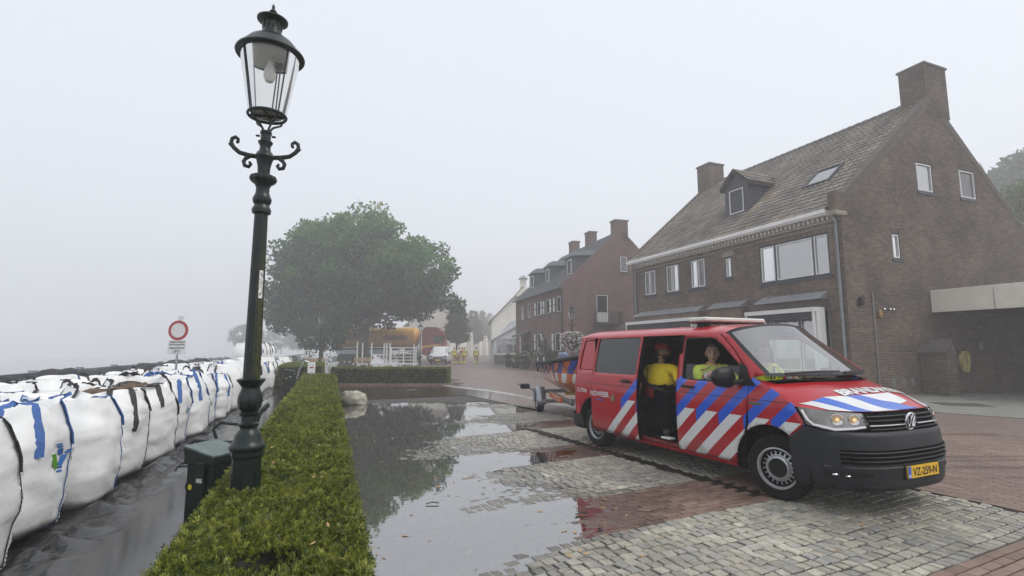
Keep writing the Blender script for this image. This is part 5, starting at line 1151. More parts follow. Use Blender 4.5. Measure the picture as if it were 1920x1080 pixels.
# ---- firefighters walking away up the street
TAN = pm('tan_turnout', (.42, .30, .14), .85, .15, 14); FYEL = pm('turnout_yellow', (.86, .88, .06), .6, .1)
def firefighter(label, loc, rz, ph, top=1, shirt=None):
    sw = .16*ph; z = lambda a: a
    J = {'pelvis': ((0, 0, .98), .155, .13), 'belly': ((0, 0, 1.12), .165, .135), 'chest': ((0, 0, 1.34), .19, .14), 'neck': ((0, .01, 1.52), .06, .06), 'skull': ((0, .02, 1.58), .055, .055)}
    E_ = [('pelvis', 'belly', 1), ('belly', 'chest', 1), ('chest', 'neck', 1), ('neck', 'skull', 0)]
    for s, k in ((-1, 'l'), (1, 'r')):
        f = s*sw; J.update({'s'+k: ((s*.20, 0, 1.43), .085, .085), 'e'+k: ((s*.29, -f*.5, 1.15), .07, .07), 'w'+k: ((s*.30, -f*1.1+.05, .90), .052, .05), 'h'+k: ((s*.10, 0, .93), .115, .115), 'k'+k: ((s*.12, f*.8+.04, .52), .095, .095), 'a'+k: ((s*.12, f*1.4-.03, .12), .075, .075), 't'+k: ((s*.13, f*1.4+.13, .06), .055, .045)})
        E_ += [('chest', 's'+k, 1), ('s'+k, 'e'+k, 1), ('e'+k, 'w'+k, 1), ('pelvis', 'h'+k, 2), ('h'+k, 'k'+k, 2), ('k'+k, 'a'+k, 2), ('a'+k, 't'+k, 3)]
    def ex(a):
        head_parts(a, Vector((0, .03, 1.69)), R(90), 0, 1., 0, 4, 5, 6)
        for s, k in ((-1, 'l'), (1, 'r')): wr = Vector(J['w'+k][0]); hand_parts(a, wr-Vector((0, 0, .03)), (0, .15, -1), (s, 0, 0), 0)
    o = tag(skin_body(J, E_, None, ex, 1).build('person', [SKIN, shirt or TAN, TAN, SHOE, HAIRD, EYE, LIP], None, True, 180), label, 'person', 'firefighters walking up the street'); o.location = loc; o.rotation_euler = (0, 0, rz)
    def band(z0, z1, r, cx=0, cy=0, nm='yellow_band'):
        a = MB(); a.grid(lambda u, v: Vector((cx+r[0]*math.cos(2*math.pi*u), cy+r[1]*math.sin(2*math.pi*u), z0+(z1-z0)*v)), 17, 2); a.build(nm, FYEL, o, True)
    if shirt is None: band(1.05, 1.24, (.205, .175)); band(1.40, 1.46, (.21, .165))
    for s, k in ((-1, 'l'), (1, 'r')):
        p = Vector(J['a'+k][0]); band(.17, .27, (.10, .10), p.x, p.y-.0, 'trouser_band')
        p = Vector(J['w'+k][0]); band(p.z+.02, p.z+.09, (.066, .066), p.x, p.y, 'cuff_band')
    return o
firefighter('firefighter in tan suit with yellow bands, leftmost of the walkers', (-6.05, 54.0, DRY), R(4), 1); firefighter('firefighter in tan suit at the front of the middle walking pair', (-4.95, 53.6, DRY), R(-3), -1)
firefighter('firefighter in tan suit walking alone on the right of the group', (-3.75, 54.0, DRY), R(2), .9); firefighter('person in red shirt half hidden behind the middle firefighter', (-5.35, 55.6, DRY), R(5), 1, shirt=REDF); firefighter('person in white shirt half hidden behind the leftmost firefighter', (-5.75, 56.2, DRY), R(0), -1, shirt=SW)
# ================================================================== BOAT ON ITS TRAILER
ORG = pm('orange_hull', (.62, .13, .015), .35, .06, 3, coat=.4)
n, l = nt(ORG); b = n['Principled BSDF']; src = b.inputs['Base Color'].links[0].from_socket
tc = n.new('ShaderNodeTexCoord'); sx = n.new('ShaderNodeSeparateXYZ'); l.new(tc.outputs['Object'], sx.inputs[0])
def mt(op, a_, b_=None, c_=None):
    q = n.new('ShaderNodeMath'); q.operation = op
    for i, v in enumerate((a_, b_, c_)):
        if v is None: continue
        if isinstance(v, (int, float)): q.inputs[i].default_value = v
        else: l.new(v, q.inputs[i])
    return q.outputs[0]
s = mt('SUBTRACT', sx.outputs['X'], mt('MULTIPLY', sx.outputs['Z'], .8)); t1 = mt('FRACT', mt('DIVIDE', s, .46)); t2 = mt('FRACT', mt('ADD', mt('DIVIDE', s, .46), .5))
bl = mt('MULTIPLY', mt('LESS_THAN', t1, .5), mt('GREATER_THAN', sx.outputs['Z'], 1.08)); wh = mt('MULTIPLY', mt('MULTIPLY', mt('LESS_THAN', t2, .5), mt('LESS_THAN', sx.outputs['Z'], 1.085)), mt('GREATER_THAN', sx.outputs['Z'], .86))
m_1 = n.new('ShaderNodeMixRGB'); m_1.inputs[2].default_value = (.02, .06, .36, 1); l.new(bl, m_1.inputs[0]); l.new(src, m_1.inputs[1]); m_2 = n.new('ShaderNodeMixRGB'); m_2.inputs[2].default_value = (.72, .73, .72, 1); l.new(wh, m_2.inputs[0]); l.new(m_1.outputs[0], m_2.inputs[1]); l.new(m_2.outputs[0], b.inputs['Base Color'])
BR_ = math.atan2(-1.0, .085)
boat = thing('rescue_boat', 'orange rescue boat with blue and white stripes on a trailer behind the van', 'boat', (1.45, 14.75, 0), BR_)
def hull(t, w):
    """t 0 stern..1 bow, w -1..1 gunwale-keel-gunwale"""
    bow = max(0, (t-.55)/.45); hb = .74*(1-bow**2.2*.94); gz_ = 1.235+.05*t+.20*t**3; kz = .50+.55*bow**2.4; ch = .80+.25*bow**2
    q = abs(w); sg_ = 1 if w >= 0 else -1
    if q < .45: f = q/.45; y = hb*.74*f; z = kz+(ch-kz)*f**1.25
    else: f = (q-.45)/.55; y = hb*(.74+.26*f**.7); z = ch+(gz_-ch)*f
    return Vector((4.0*t, sg_*y, z))
a = MB(); a.grid(lambda u, v: hull(u, -1+2*v), 26, 25); h_ = a.build('hull', ORG, boat, True, 60)
a = MB(); a.add([hull(0, -1+2*k/16) for k in range(17)], [tuple(range(17))]); a.build('transom', ORG, boat)
a = MB(); a.grid(lambda u, v: hull(.02+u*.97, -1+2*v)*1+Vector((0, 0, 0)) if abs(-1+2*v) > .98 else Vector((4*(.02+u*.97), hull(.02+u*.97, 1).y*(-1+2*v), .95)), 14, 9); a.build('deck', pm('boat_inside', (.25, .25, .25), .7), boat)
for s_ in (-1, 1):
    a = MB(); a.tube([hull(k/20, s_)+Vector((0, s_*.02, .02)) for k in range(21)], .05, 8); a.build('rubbing_strake', PLA, boat, True)
    a = MB()
    for k in range(6):
        p, q_ = hull(.02+k*.15, s_), hull(.17+k*.15, s_); a.tube([p.lerp(q_, i/8)+Vector((0, s_*.03, -.02-.22*math.sin(math.pi*i/8))) for i in range(9)], .011, 5)
    a.build('grab_rope', BLK, boat)
    for k in (.03, .32):
        p = hull(k, s_); a = MB(); a.tube([p+Vector((0, 0, .05)), p+Vector((.02, 0, .14)), p+Vector((.05, 0, .17))], .012, 5); a.tube([p+Vector((.05, 0, .05)), p+Vector((.07, 0, .12))], .012, 5); a.build('cleat', SW, boat)
a = MB(Matrix.Translation((.02, 0, 1.18))); a.cham(-.16, .22, -.13, .13, .12, .36, .06); a.cham(-.10, .10, -.08, .08, -.55, .13, .03, 1); a.build('outboard_motor', [pm('motor_blue_grey', (.13, .16, .25), .35, .1, coat=.4), PLA], boat, True, 40)
tr = thing('boat_trailer', 'galvanised boat trailer with orange frame bar hitched behind the van', 'trailer', (1.45, 14.75, 0), BR_)
for s_ in (-1, 1):
    a = MB(); a.cham(-.1, 3.4, s_*.42-.04, s_*.42+.04, .40, .49, .012); a.build('frame_rail', GALV, tr)
    w = thing('wheel', 'x', 'x'); del w['label'], w['category']; child(w, tr); w.location = (1.1, s_*.83, .29); Mx = Matrix.Rotation(R(-90*s_), 4, 'X')
    a = MB(Mx); a.lathe([(.17, -.08), (.26, -.085), (.285, -.06), (.285, .06), (.26, .085), (.17, .08)], 28, cap=False); a.build('tyre', RUB, w, True, 35); a = MB(Mx); a.lathe([(.175, .06), (.17, .07), (.14, .05), (.06, .06), (.02, .065)], 20, cap=False); a.build('rim', RIMM, w, True, 35)
    a = MB(); a.grid(lambda u, v: Vector((1.1+.36*math.cos(R(200*u-10)), s_*(.71+.24*v), .29+.36*math.sin(R(200*u-10)))), 14, 2); mg = a.build('mudguard', GALV, tr, True); md = mg.modifiers.new('t', 'SOLIDIFY'); md.thickness = .012
MB().cham(1.02, 1.18, -.80, .80, .24, .32, .012).build('axle', GALV, tr); MB().cham(3.3, 4.75, -.045, .045, .40, .49, .012).build('drawbar', GALV, tr)
MB().cham(.45, .55, -.92, .92, .45, .54, .012).build('cross_bar', GALV, tr); MB().cham(1.7, 3.2, -.66, -.60, .44, .56, .01).build('orange_side_bar', ORG, tr)
MB().cham(2.3, 2.42, -.40, .40, .55, .60, .012).build('hull_roller', pm('roller_yellow', (.6, .38, .03), .5), tr)
for s_ in (-1, 1): a = MB(); a.tube([(.5, s_*.86, .49), (.35, s_*1.0, .56), (.30, s_*1.12, .60)], .015, 6); a.cham(.22, .34, s_*1.12-.13, s_*1.12+.13, .54, .68, .03); a.tube([(.28, s_*1.25, .63), (.28, s_*1.34, .68)], .01, 5); a.build('light_board', PLA, tr)
# ================================================================== HOUSES
WBR = piece_mat('wall_brick', [(.10, .076, .058), (.155, .115, .088), (.125, .093, .073), (.19, .14, .105), (.118, .086, .07), (.092, .078, .068)], .8, .30, 5, .3, 60, spec=.25)
MORT = pm('mortar', (.27, .25, .22), .9, .2, 4)
TILE = piece_mat('roof_tile', [(.17, .15, .13), (.25, .215, .175), (.15, .145, .135), (.30, .245, .18), (.12, .12, .125), (.23, .17, .115)], .65, .22, 6, .3, 40, spec=.35)
FRM = pm('slate_blue_frame', (.035, .04, .055), .5, .1); SASH = pm('white_sash', (.72, .72, .70), .45, .05); CREAM = pm('cream_board', (.78, .73, .64), .6, .08, 2); LEAD = pm('lead_sheet', (.26, .27, .28), .5, .15, 4); ZINC = pm('zinc_pipe', (.34, .37, .40), .4, .12, 3, metal=.6)
SHT = pm('window_blind_white', (.90, .90, .88), .8, .05); ROOM = pm('dark_room', (.02, .021, .023), .9); PANE = glass('house_pane', (.95, .96, .96), 1.5, .14); PANEB = glass('bright_pane', (.97, .97, .97), 1.5, .45); LEADR = pm('ridge_tile', (.12, .12, .12), .7, .2)
STN = pm('sandstone', (.30, .27, .21), .85, .15)
def brick_items(O, ux, uz, nrm, w, h, cut, rg, L=.226, Hc=.0685, bounds=None):
    """running-bond bricks over a wall face, cut to fit round the openings in cut (x0, x1, z0, z1) and inside bounds(z)"""
    out = []; row = 0; z = Hc/2
    rot = Matrix((ux, uz, nrm)).transposed().to_4x4()
    while z < h:
        lo, hi = bounds(z) if bounds else (0, w)
        sp = [(lo, hi)]
        for (a, b, c, d) in cut:
            if c-.01 < z < d+.01:
                sp = [q for (p0, p1) in sp for q in ((p0, min(p1, a)), (max(p0, b), p1)) if q[1]-q[0] > .03]
        for (p0, p1) in sp:
            x = (math.floor(p0/L)-1)*L+(L*.5 if row % 2 else 0)
            while x < p1:
                a0, a1 = max(p0, x), min(p1, x+L)
                if a1-a0 > .03:
                    P = O+ux*((a0+a1)/2)+uz*z+nrm*rg.uniform(.006, .011); out.append((P, Matrix.Translation(P) @ rot @ Matrix.Diagonal((a1-a0-.013, Hc-.013, .03, 1)), rg.random()))
                x += L
        z += Hc; row += 1
    return out
def rect_in(x, z, rs): return any(a < x < b and c < z < d for a, b, c, d in rs)
def window(parent, M, w, h, cells, kind='blind', frame=FRM, sash=SASH, sill=True, tilt=None, depth=.0):
    """window set in a wall: M puts x right, y into the wall, z up at the lower left corner; cells: (x0, x1, z0, z1)"""
    win = thing('window', 'x', 'x'); del win['label'], win['category']; child(win, parent); win.matrix_local = M
    f = .07; a = MB(); a.box(0, f, .02, .12, 0, h); a.box(w-f, w, .02, .12, 0, h); a.box(f, w-f, .02, .12, 0, f); a.box(f, w-f, .02, .12, h-f, h)
    for i, c in enumerate(cells[:-1]):
        if cells[i+1][0] > c[0]+.05: a.box(c[1], cells[i+1][0], .022, .118, f, h-f)
    a.build('frame', frame, win)
    if sill: MB().box(-.06, w+.06, -.05, .10, -.09, -.002).build('sill', frame, win)
    for (x0, x1, z0, z1) in cells:
        a = MB(); s = .045; a.box(x0, x0+s, .0, .09, z0, z1); a.box(x1-s, x1, .0, .09, z0, z1); a.box(x0+s, x1-s, .0, .09, z0, z0+s); a.box(x0+s, x1-s, .0, .09, z1-s, z1); a.build('sash', sash, win)
        a = MB(); a.add([(x0+s, .05, z0+s), (x1-s, .05, z0+s), (x1-s, .05, z1-s), (x0+s, .05, z1-s)], [(0, 1, 2, 3)]); a.build('pane', PANEB if kind == 'blind' else PANE, win)
        MB().box(x0+.01, x1-.01, *((.07, .08) if kind == 'blind' else (.25, .26)), z0+.01, z1-.01).build('blind' if kind == 'blind' else 'room', SHT if kind == 'blind' else ROOM, win)
        if kind == 'curtain':
            a = MB(); a.grid(lambda u, v: Vector((x0+.02+(x1-x0)*.38*u, .15+.012*math.sin(u*22), z0+.02+(z1-z0-.04)*v)), 16, 2); a.build('curtain', SHT, win)
    return win
def wall_panel(name, loops, M, mat, parent):
    o = tri_panel(loops, (99, 99), lambda a, b: M @ Vector((a, 0, b)), name, mat, parent, smooth=False); return o
def reveal(parent, M, w, h, mat, d=.12):
    a = MB(M); a.box(-.0, .004, .0, d, 0, h); a.box(w-.004, w, 0, d, 0, h); a.box(0, w, 0, d, h-.004, h); a.build('reveal', mat, parent)
def rect(x0, x1, z0, z1): return [(x0, z0), (x1, z0), (x1, z1), (x0, z1)]
H1 = thing('brick_house', 'large brown brick house with tiled roof, dormer and tall gable chimney', 'house', (11.421, 17.341, 0), R(22))
# local frame: X = along the gable (away from the street), Y = along the street front, going away
FL, GW, EV, RX, RZ = 12.25, 11.5, 6.35, 5.75, 11.65
# --- street front (plane x = 0); façade coordinate s = y
MF = Matrix(((0, 1, 0, 0), (1, 0, 0, 0), (0, 0, 1, 0), (0, 0, 0, 1)))      # (s, depth, z) -> (depth, s, z)
wf = [(10.19, 11.2, 4.45, 5.88), (8.37, 9.40, 4.43, 5.90), (6.56, 7.59, 4.45, 5.90), (5.0, 5.36, 4.72, 5.62), (.5, 3.53, 4.22, 5.78)]
bays = [(6.75, 11.55, .5, 3.0), (.75, 3.45, .5, 3.0)]
wall_panel('street_wall', [rect(0, FL, 0, EV)]+[rect(a, b, c, d) for a, b, c, d in wf+bays], MF, MORT, H1)
rg = random.Random(77)
sold = [(a-.1, b+.1, d, d+.23) for a, b, c, d in wf]
its = brick_items(Vector((0, 0, 0)), Vector((0, 1, 0)), Vector((0, 0, 1)), Vector((-1, 0, 0)), FL, EV-.22, [(a-.008, b+.008, c-.03, d+.01) for a, b, c, d in wf+bays]+sold+[(6.7, 11.6, 0, 3.4), (.70, 3.45, 0, 3.4), (4.25, 6.1, 0, 3.4)], rg)
for a, b, c, d in sold:
    k = a
    while k < b: P = Vector((-.009, k+.034, (c+d)/2)); its.append((P, Matrix.Translation(P) @ Matrix(((0, 1, 0), (0, 0, 1), (-1, 0, 0))).transposed().to_4x4() @ Matrix.Diagonal((.055, .215, .03, 1)), rg.random())); k += .0685
# --- gable (plane y = 0)
MG = Matrix.Identity(4)
wg = [(4.40, 5.42, 7.62, 8.82), (7.15, 8.25, 7.66, 8.90), (2.58, 3.05, 4.87, 5.85)]
gpoly = [(0, 0), (GW, 0), (GW, EV+.3), (RX+.1, RZ), (RX-.1, RZ), (0, EV+.55)]
wall_panel('gable_wall', [gpoly]+[rect(a, b, c, d) for a, b, c, d in wg], MG, MORT, H1)
def gable_span(z):
    if z < EV+.3: return (0, GW)
    return (max(0, RX*(z+.04-EV-.5)/(RZ-EV-.5)), GW-(GW-RX)*(z+.04-EV-.3)/(RZ-EV-.3))
its += brick_items(Vector((0, 0, 0)), Vector((1, 0, 0)), Vector((0, 0, 1)), Vector((0, -1, 0)), GW, RZ-.15, [(a-.008, b+.008, c-.03, d+.01) for a, b, c, d in wg]+[(a-.06, b+.06, d, d+.23) for a, b, c, d in wg], rg, bounds=gable_span)
for a, b, c, d in wg:
    k = a-.05
    while k < b+.05: P = Vector((k+.034, -.009, d+.115)); its.append((P, Matrix.Translation(P) @ Matrix(((1, 0, 0), (0, 0, 1), (0, -1, 0))).transposed().to_4x4() @ Matrix.Diagonal((.055, .215, .03, 1)), rg.random())); k += .0685
# --- chimneys
def chimney(x0, x1, y0, y1, z0, z1, bricks_):
    c = thing('chimney', 'x', 'x'); del c['label'], c['category']; child(c, H1)
    MB().box(x0, x1, y0, y1, z0, z1).build('stack', MORT, c); MB().cham(x0-.06, x1+.06, y0-.06, y1+.06, z1, z1+.10, .02).build('capping', pm('concrete_cap', (.16, .15, .14), .85), c)
    r = brick_items(Vector((x0, y0, z0)), Vector((1, 0, 0)), Vector((0, 0, 1)), Vector((0, -1, 0)), x1-x0, z1-z0, [], rg)+brick_items(Vector((x0, y0, z0)), Vector((0, 1, 0)), Vector((0, 0, 1)), Vector((-1, 0, 0)), y1-y0, z1-z0, [], rg)
    return r
its += chimney(5.55, 6.95, -.02, .95, 10.9, 13.05, True); its += chimney(5.1, 6.2, 11.35, 12.4, 10.6, 12.75, True)
Mw = H1.matrix_basis.copy() if False else Matrix.Translation(H1.location) @ Matrix.Rotation(R(22), 4, 'Z')
items = [((Mw @ P).length, M, r) for P, M, r in its]
pieces('brick', H1, items, brick_mesh, WBR, 300, 78, 'brickwork')
# --- roof: battens plane, tiles, back slope
SL = math.hypot(RX+.35, RZ-EV-.12); ud = Vector((RX+.35, 0, RZ-EV-.12)).normalized(); E0 = Vector((-.35, 0, EV+.12)); rn = Vector((-ud.z, 0, ud.x))
roof = thing('roof', 'x', 'x'); del roof['label'], roof['category']; child(roof, H1)
RL0, RL1 = .28, FL-.25
a = MB(); a.add([E0+Vector((0, RL0, 0)), E0+Vector((0, RL1, 0)), E0+ud*SL+Vector((0, RL1, 0)), E0+ud*SL+Vector((0, RL0, 0))], [(0, 1, 2, 3)]); a.add([E0+ud*SL+Vector((0, RL0, 0)), E0+ud*SL+Vector((0, RL1, 0)), (GW+.3, RL1, EV), (GW+.3, RL0, EV)], [(0, 1, 2, 3)]); a.build('roof_deck', pm('roof_deck', (.05, .045, .04), .9), roof)
def tile_mesh(rg):
    V = []; F = []; n = 7
    for j in range(2):
        for i in range(n):
            x = i/(n-1)-.5; wv_ = .16*math.sin(x*2*math.pi)*1.0+.16
            V.append((x*1.06, -.5+j*1.12, wv_+(.22 if j == 0 else -.05)))
    for i in range(n): x = i/(n-1)-.5; V.append((x*1.06, -.5, .16*math.sin(x*2*math.pi)-.06))
    F = [(i, i+1, n+i+1, n+i) for i in range(n-1)]+[(2*n+i, 2*n+i+1, i+1, i) for i in range(n-1)]
    return [(a, b, c*.9+rg.uniform(-.02, .02)) for a, b, c in V], F
tl = []; tw, th_ = .232, .325; nr_ = int(SL/th_); nc = int((RL1-RL0)/tw); rg = random.Random(8)
rotT = Matrix((Vector((0, -1, 0)), ud, rn)).transposed().to_4x4()
dorm = (4.98, 6.30); sky_ = (1.40, 2.58, 1.55+.35, 2.52+.35)
for r_ in range(nr_+1):
    for c_ in range(nc+1):
        s = (r_+.5)*th_; y = RL0+(c_+.5)*tw
        if y > RL1: continue
        P = E0+ud*s+Vector((0, y, 0))+rn*.02
        if dorm[0] < y < dorm[1] and P.x > 1.1 and P.x < 2.2: continue
        if sky_[0] < y < sky_[1] and sky_[2]-.35 < P.x < sky_[3]-.35: continue
        tl.append(((Mw @ P).length, Matrix.Translation(P) @ rotT @ Matrix.Rotation(rg.uniform(-.02, .02), 4, 'Z') @ Matrix.Diagonal((tw, th_, .16, 1)), rg.random()))
pieces('roof_tile', roof, tl, tile_mesh, TILE, 300, 9, 'roof_tiles')
a = MB()
for k in range(int((RL1-RL0)/.36)):
    y = RL0+k*.36; P = E0+ud*SL; a.tube([(P.x, y, P.z+.02+.015), (P.x, y+.37, P.z+.02)], [.12, .105], 10)
o = a.build('ridge_tiles', LEADR, roof, True, 50); o['kind'] = 'stuff'
# verge bricks on the gables
a = MB(); pts = [Vector((-.30, .14, EV+.18))]+[E0+ud*SL*t+Vector((0, .14, .12)) for t in (.02, .5, 1)]
for (y0, y1) in ((-.02, .27), (FL-.26, FL+.02)):
    p0 = E0+ud*.10; p1 = E0+ud*SL
    a.add([(p0.x+.25, y0, p0.z-.05), (p0.x+.1, y0, p0.z+.22), (p1.x, y0, p1.z+.16), (p1.x, y0, p1.z-.3), (p0.x+.25, y1, p0.z-.05), (p0.x+.1, y1, p0.z+.22), (p1.x, y1, p1.z+.16), (p1.x, y1, p1.z-.3)], [(0, 1, 2, 3), (4, 7, 6, 5), (1, 5, 6, 2), (0, 4, 5, 1), (0, 3, 7, 4)])
    q1 = Vector((GW+.1, 0, EV+.25)); a.add([(p1.x, y0, p1.z+.16), (q1.x, y0, q1.z+.16), (q1.x, y0, q1.z-.1), (p1.x, y0, p1.z-.3), (p1.x, y1, p1.z+.16), (q1.x, y1, q1.z+.16), (q1.x, y1, q1.z-.1), (p1.x, y1, p1.z-.3)], [(0, 1, 2, 3), (4, 7, 6, 5), (0, 4, 5, 1), (1, 5, 6, 2)])
tag(a.build('verge_coping', pm('weathered_verge', (.10, .085, .07), .85, .3, 6, bump=.4, bscale=20), roof), kind='stuff')
MB().cham(-.36, .28, -.05, .34, EV-.12, EV+.06, .03).build('kneeler_stone', STN, H1); MB().cham(-.30, .10, -.025, .25, EV+.06, EV+.75, .02).build('corner_pier', WBR, H1)
# --- cornice, gutter, dentils, string course
a = MB(); a.box(-.42, -.02, .30, FL-.02, EV+.02, EV+.16); a.box(-.36, -.02, .30, FL-.02, EV-.04, EV+.018); g_ = a.build('gutter', pm('white_gutter', (.84, .83, .80), .5, .06, 3), H1)
a = MB()
k = .32
while k < FL-.1: a.box(-.20, -.012, k, k+.09, EV-.19, EV-.042); k += .19
o = a.build('dentil_blocks', pm('dentil_cream', (.60, .57, .50), .6), H1); o['kind'] = 'stuff'
MB().box(-.06, -.0125, .3, FL, EV-.24, EV-.192).build('cornice_moulding', MATS['dentil_cream'], H1); MB().box(-.045, -.012, .3, FL, EV-.42, EV-.385).build('string_course', STN, H1)
for y in (.17, FL-.35):
    a = MB(); a.tube([(-.30, y, EV+.02), (-.28, y, EV-.12), (-.09, y, EV-.32), (-.085, y, .02)], .05, 10); d_ = a.build('downpipe', ZINC, H1, True)
MB().box(.30, GW-.3, .30, FL-.1, .1, EV-.1).build('dark_core', ROOM, H1); MB().add([(1.2, .3, EV-.05), (GW-1.2, .3, EV-.05), (RX, .3, RZ-.9), (1.2, FL-.1, EV-.05), (GW-1.2, FL-.1, EV-.05), (RX, FL-.1, RZ-.9)], [(0, 1, 2), (3, 5, 4), (0, 2, 5, 3), (1, 4, 5, 2)]).build('attic_core', ROOM, H1); MB().box(GW-.25, GW-.02, .02, FL, .0, EV+.1).build('back_wall', WBR, H1)  # dark solid blocks added inside so no daylight shows through the house
# --- windows of the front
def fwindow(i, cells, kind, **k):
    a, b, c, d = wf[i]; return window(H1, Matrix.Translation((.0, a, c)) @ MF, b-a, d-c, cells, kind, **k)
for i in (0, 1, 2): w_ = wf[i][1]-wf[i][0]; h_ = wf[i][3]-wf[i][2]; fwindow(i, [(.08, w_/2-.03, .08, h_-.08), (w_/2+.03, w_-.08, .08, h_-.08)], 'curtain')
fwindow(3, [(.05, .31, .05, .85)], 'room'); fwindow(4, [(.08, .60, .08, 1.48), (.68, 2.22, .08, 1.48), (2.32, 2.95, .08, 1.48)], 'blind')
MB().box(-.03, .1, 4.85, 5.52, 5.66, 5.84).build('lintel_stone', STN, H1)
# gable windows
for i, kd in ((0, 'blind'), (1, 'curtain'), (2, 'room')):
    a, b, c, d = wg[i]; window(H1, Matrix.Translation((a, 0, c)), b-a, d-c, [(.06, b-a-.06, .06, d-c-.06)], kd)
# --- ground-floor bays with lead roofs and awnings
def bay(y0, y1, out, ztop, zl, cells, scal=True):
    b_ = thing('bay_window', 'x', 'x'); del b_['label'], b_['category']; child(b_, H1)
    a = MB(); a.add([(-.012, y0, ztop+.22), (-.012, y1, ztop+.22), (-out-.12, y1+.05, ztop-.03), (-out-.12, y0-.05, ztop-.03), (-.012, y0, ztop-.05), (-.012, y1, ztop-.05), (-out-.12, y1+.05, ztop-.07), (-out-.12, y0-.05, ztop-.07)], [(0, 1, 2, 3), (4, 7, 6, 5), (3, 2, 6, 7), (0, 3, 7, 4), (1, 5, 6, 2)]); a.build('lead_roof', LEAD, b_)
    n_ = max(3, int((y1-y0)/.42))
    for k in range(1, n_):
        y = y0+(y1-y0)*k/n_; a = MB(); a.tube([(-.012, y, ztop+.23), (-out-.12, y, ztop-.025)], .012, 5); a.build('lead_roll', LEAD, b_)
    MB().box(-out, -.012, y0, y1, zl, ztop-.071).build('bay_wall', WBR, b_)
    if cells is None: return b_
    MB().box(-out-.55, -out-.003, y0-.12, y1+.12, zl-.10, zl+.05).build('awning_box', SASH, b_)
    a = MB(); 
    def fn(u, v):
        y = y0-.05+(y1-y0+.1)*u; return Vector((-out-.50, y, zl-.10-.24*v-(.04*abs(math.sin(u*(y1-y0)*9)) if v > .9 else 0)))
    a.grid(fn, 60, 4); aw = a.build('awning_valance', pm('dark_awning', (.035, .038, .045), .8), b_)
    for y in (y0-.10, y1+.04): MB().box(-out-.53, -out-.46, y, y+.07, .9, zl-.10).build('awning_post', SASH, b_)
    for y in (y0-.12, y1+.06): MB().box(-out-.42, -out-.0, y, y+.05, 1.0, zl-.10).build('side_screen', SASH, b_) if y < y0 else None
    window(b_, Matrix.Translation((-out, y0+.12, .75)) @ MF, y1-y0-.24, zl-.85, cells, 'blind', sill=False)
    MB().box(-out, -.012, y0, y1, .03, .75).build('bay_base', WBR, b_)
    return b_
bay(.70, 3.45, .38, 3.45, 3.02, [(.10, .72, 1.35, 2.05), (.80, 1.95, 1.35, 2.05), (2.02, 2.42, 1.35, 2.05), (.10, .72, .1, 1.28), (.80, 1.95, .1, 1.28), (2.02, 2.42, .1, 1.28)]); bay(6.7, 11.6, .38, 3.42, 3.02, [(.3, 1.2, 1.35, 2.05), (1.4, 2.5, 1.35, 2.05), (2.7, 3.7, 1.35, 2.05), (3.85, 4.5, 1.35, 2.05), (.3, 1.2, .1, 1.28), (1.4, 2.5, .1, 1.28), (2.7, 3.7, .1, 1.28)]); bay(4.25, 6.1, .35, 3.45, .05, None)
# --- dormer
dm = thing('dormer', 'x', 'x'); del dm['label'], dm['category']; child(dm, H1)
x0 = 1.15; zb = 7.68; ze = 9.12; zr = 9.78; yc = 5.64; hw = .66
MB().add([(x0, yc-hw, zb), (x0, yc+hw, zb), (x0, yc+hw, ze), (x0, yc, zr), (x0, yc-hw, ze)], [(0, 1, 2, 3, 4)]).build('dormer_front', FRM, dm)
for s_ in (-1, 1):
    for k in range(9):
        za = zb+k*.16; zc = za+.155; xb = lambda z: x0+max(0, (z-zb)/ud.z*ud.x)+.05
        a = MB(); y = yc+s_*hw; a.add([(x0, y+s_*.022, za), (xb(za)+.1, y+s_*.022, za), (xb(zc)+.1, y+s_*.004, zc), (x0, y+s_*.004, zc), (x0, y, za), (xb(za)+.1, y, za), (xb(zc)+.1, y, zc), (x0, y, zc)], [(0, 1, 2, 3), (0, 4, 5, 1), (0, 3, 7, 4)]); a.build('slate_board', FRM, dm)
    a = MB(); xr = 3.45; a.add([(x0-.15, yc, zr+.08), (x0-.15, yc+s_*(hw+.16), ze-.02), (2.72, yc+s_*(hw+.16), ze-.02), (xr, yc, zr+.08), (x0-.15, yc, zr+.0), (x0-.15, yc+s_*(hw+.16), ze-.10), (2.72, yc+s_*(hw+.16), ze-.10), (xr, yc, zr)], [(0, 1, 2, 3), (4, 7, 6, 5), (0, 4, 5, 1), (1, 5, 6, 2)]); a.build('dormer_roof', pm('dormer_deck', (.06, .05, .04), .9), dm)
    P0 = Vector((x0-.15, yc+s_*(hw+.16), ze)); up_ = Vector((0, -s_*(hw+.16), zr-ze+.1)); Ls = up_.length; up_.normalize(); nn = Vector((1, 0, 0)).cross(up_)*(1 if s_ > 0 else -1); nn = nn if nn.z > 0 else -nn; dt_ = []
    for i in range(3):
        for j in range(10):
            P = P0+up_*(i+.5)*Ls/3+Vector(((j+.5)*.232, 0, 0))+nn*.03
            if P.x > 2.55+(i+.5)/3*.8: continue
            dt_.append((j, Matrix.Translation(P) @ Matrix((Vector((s_, 0, 0)), up_, nn)).transposed().to_4x4() @ Matrix.Diagonal((.232, Ls/3, .15, 1)), rg.random()))
    pieces('dormer_tile', dm, dt_, tile_mesh, TILE, 300, 10)
window(dm, Matrix.Translation((x0-.03, yc-.46, zb+.12)) @ MF, .92, 1.22, [(.05, .87, .05, 1.17)], 'curtain', sill=False)
MB().box(x0-.10, x0+.02, yc-hw-.08, yc+hw+.08, zb-.12, zb-.002).build('dormer_sill', FRM, dm)
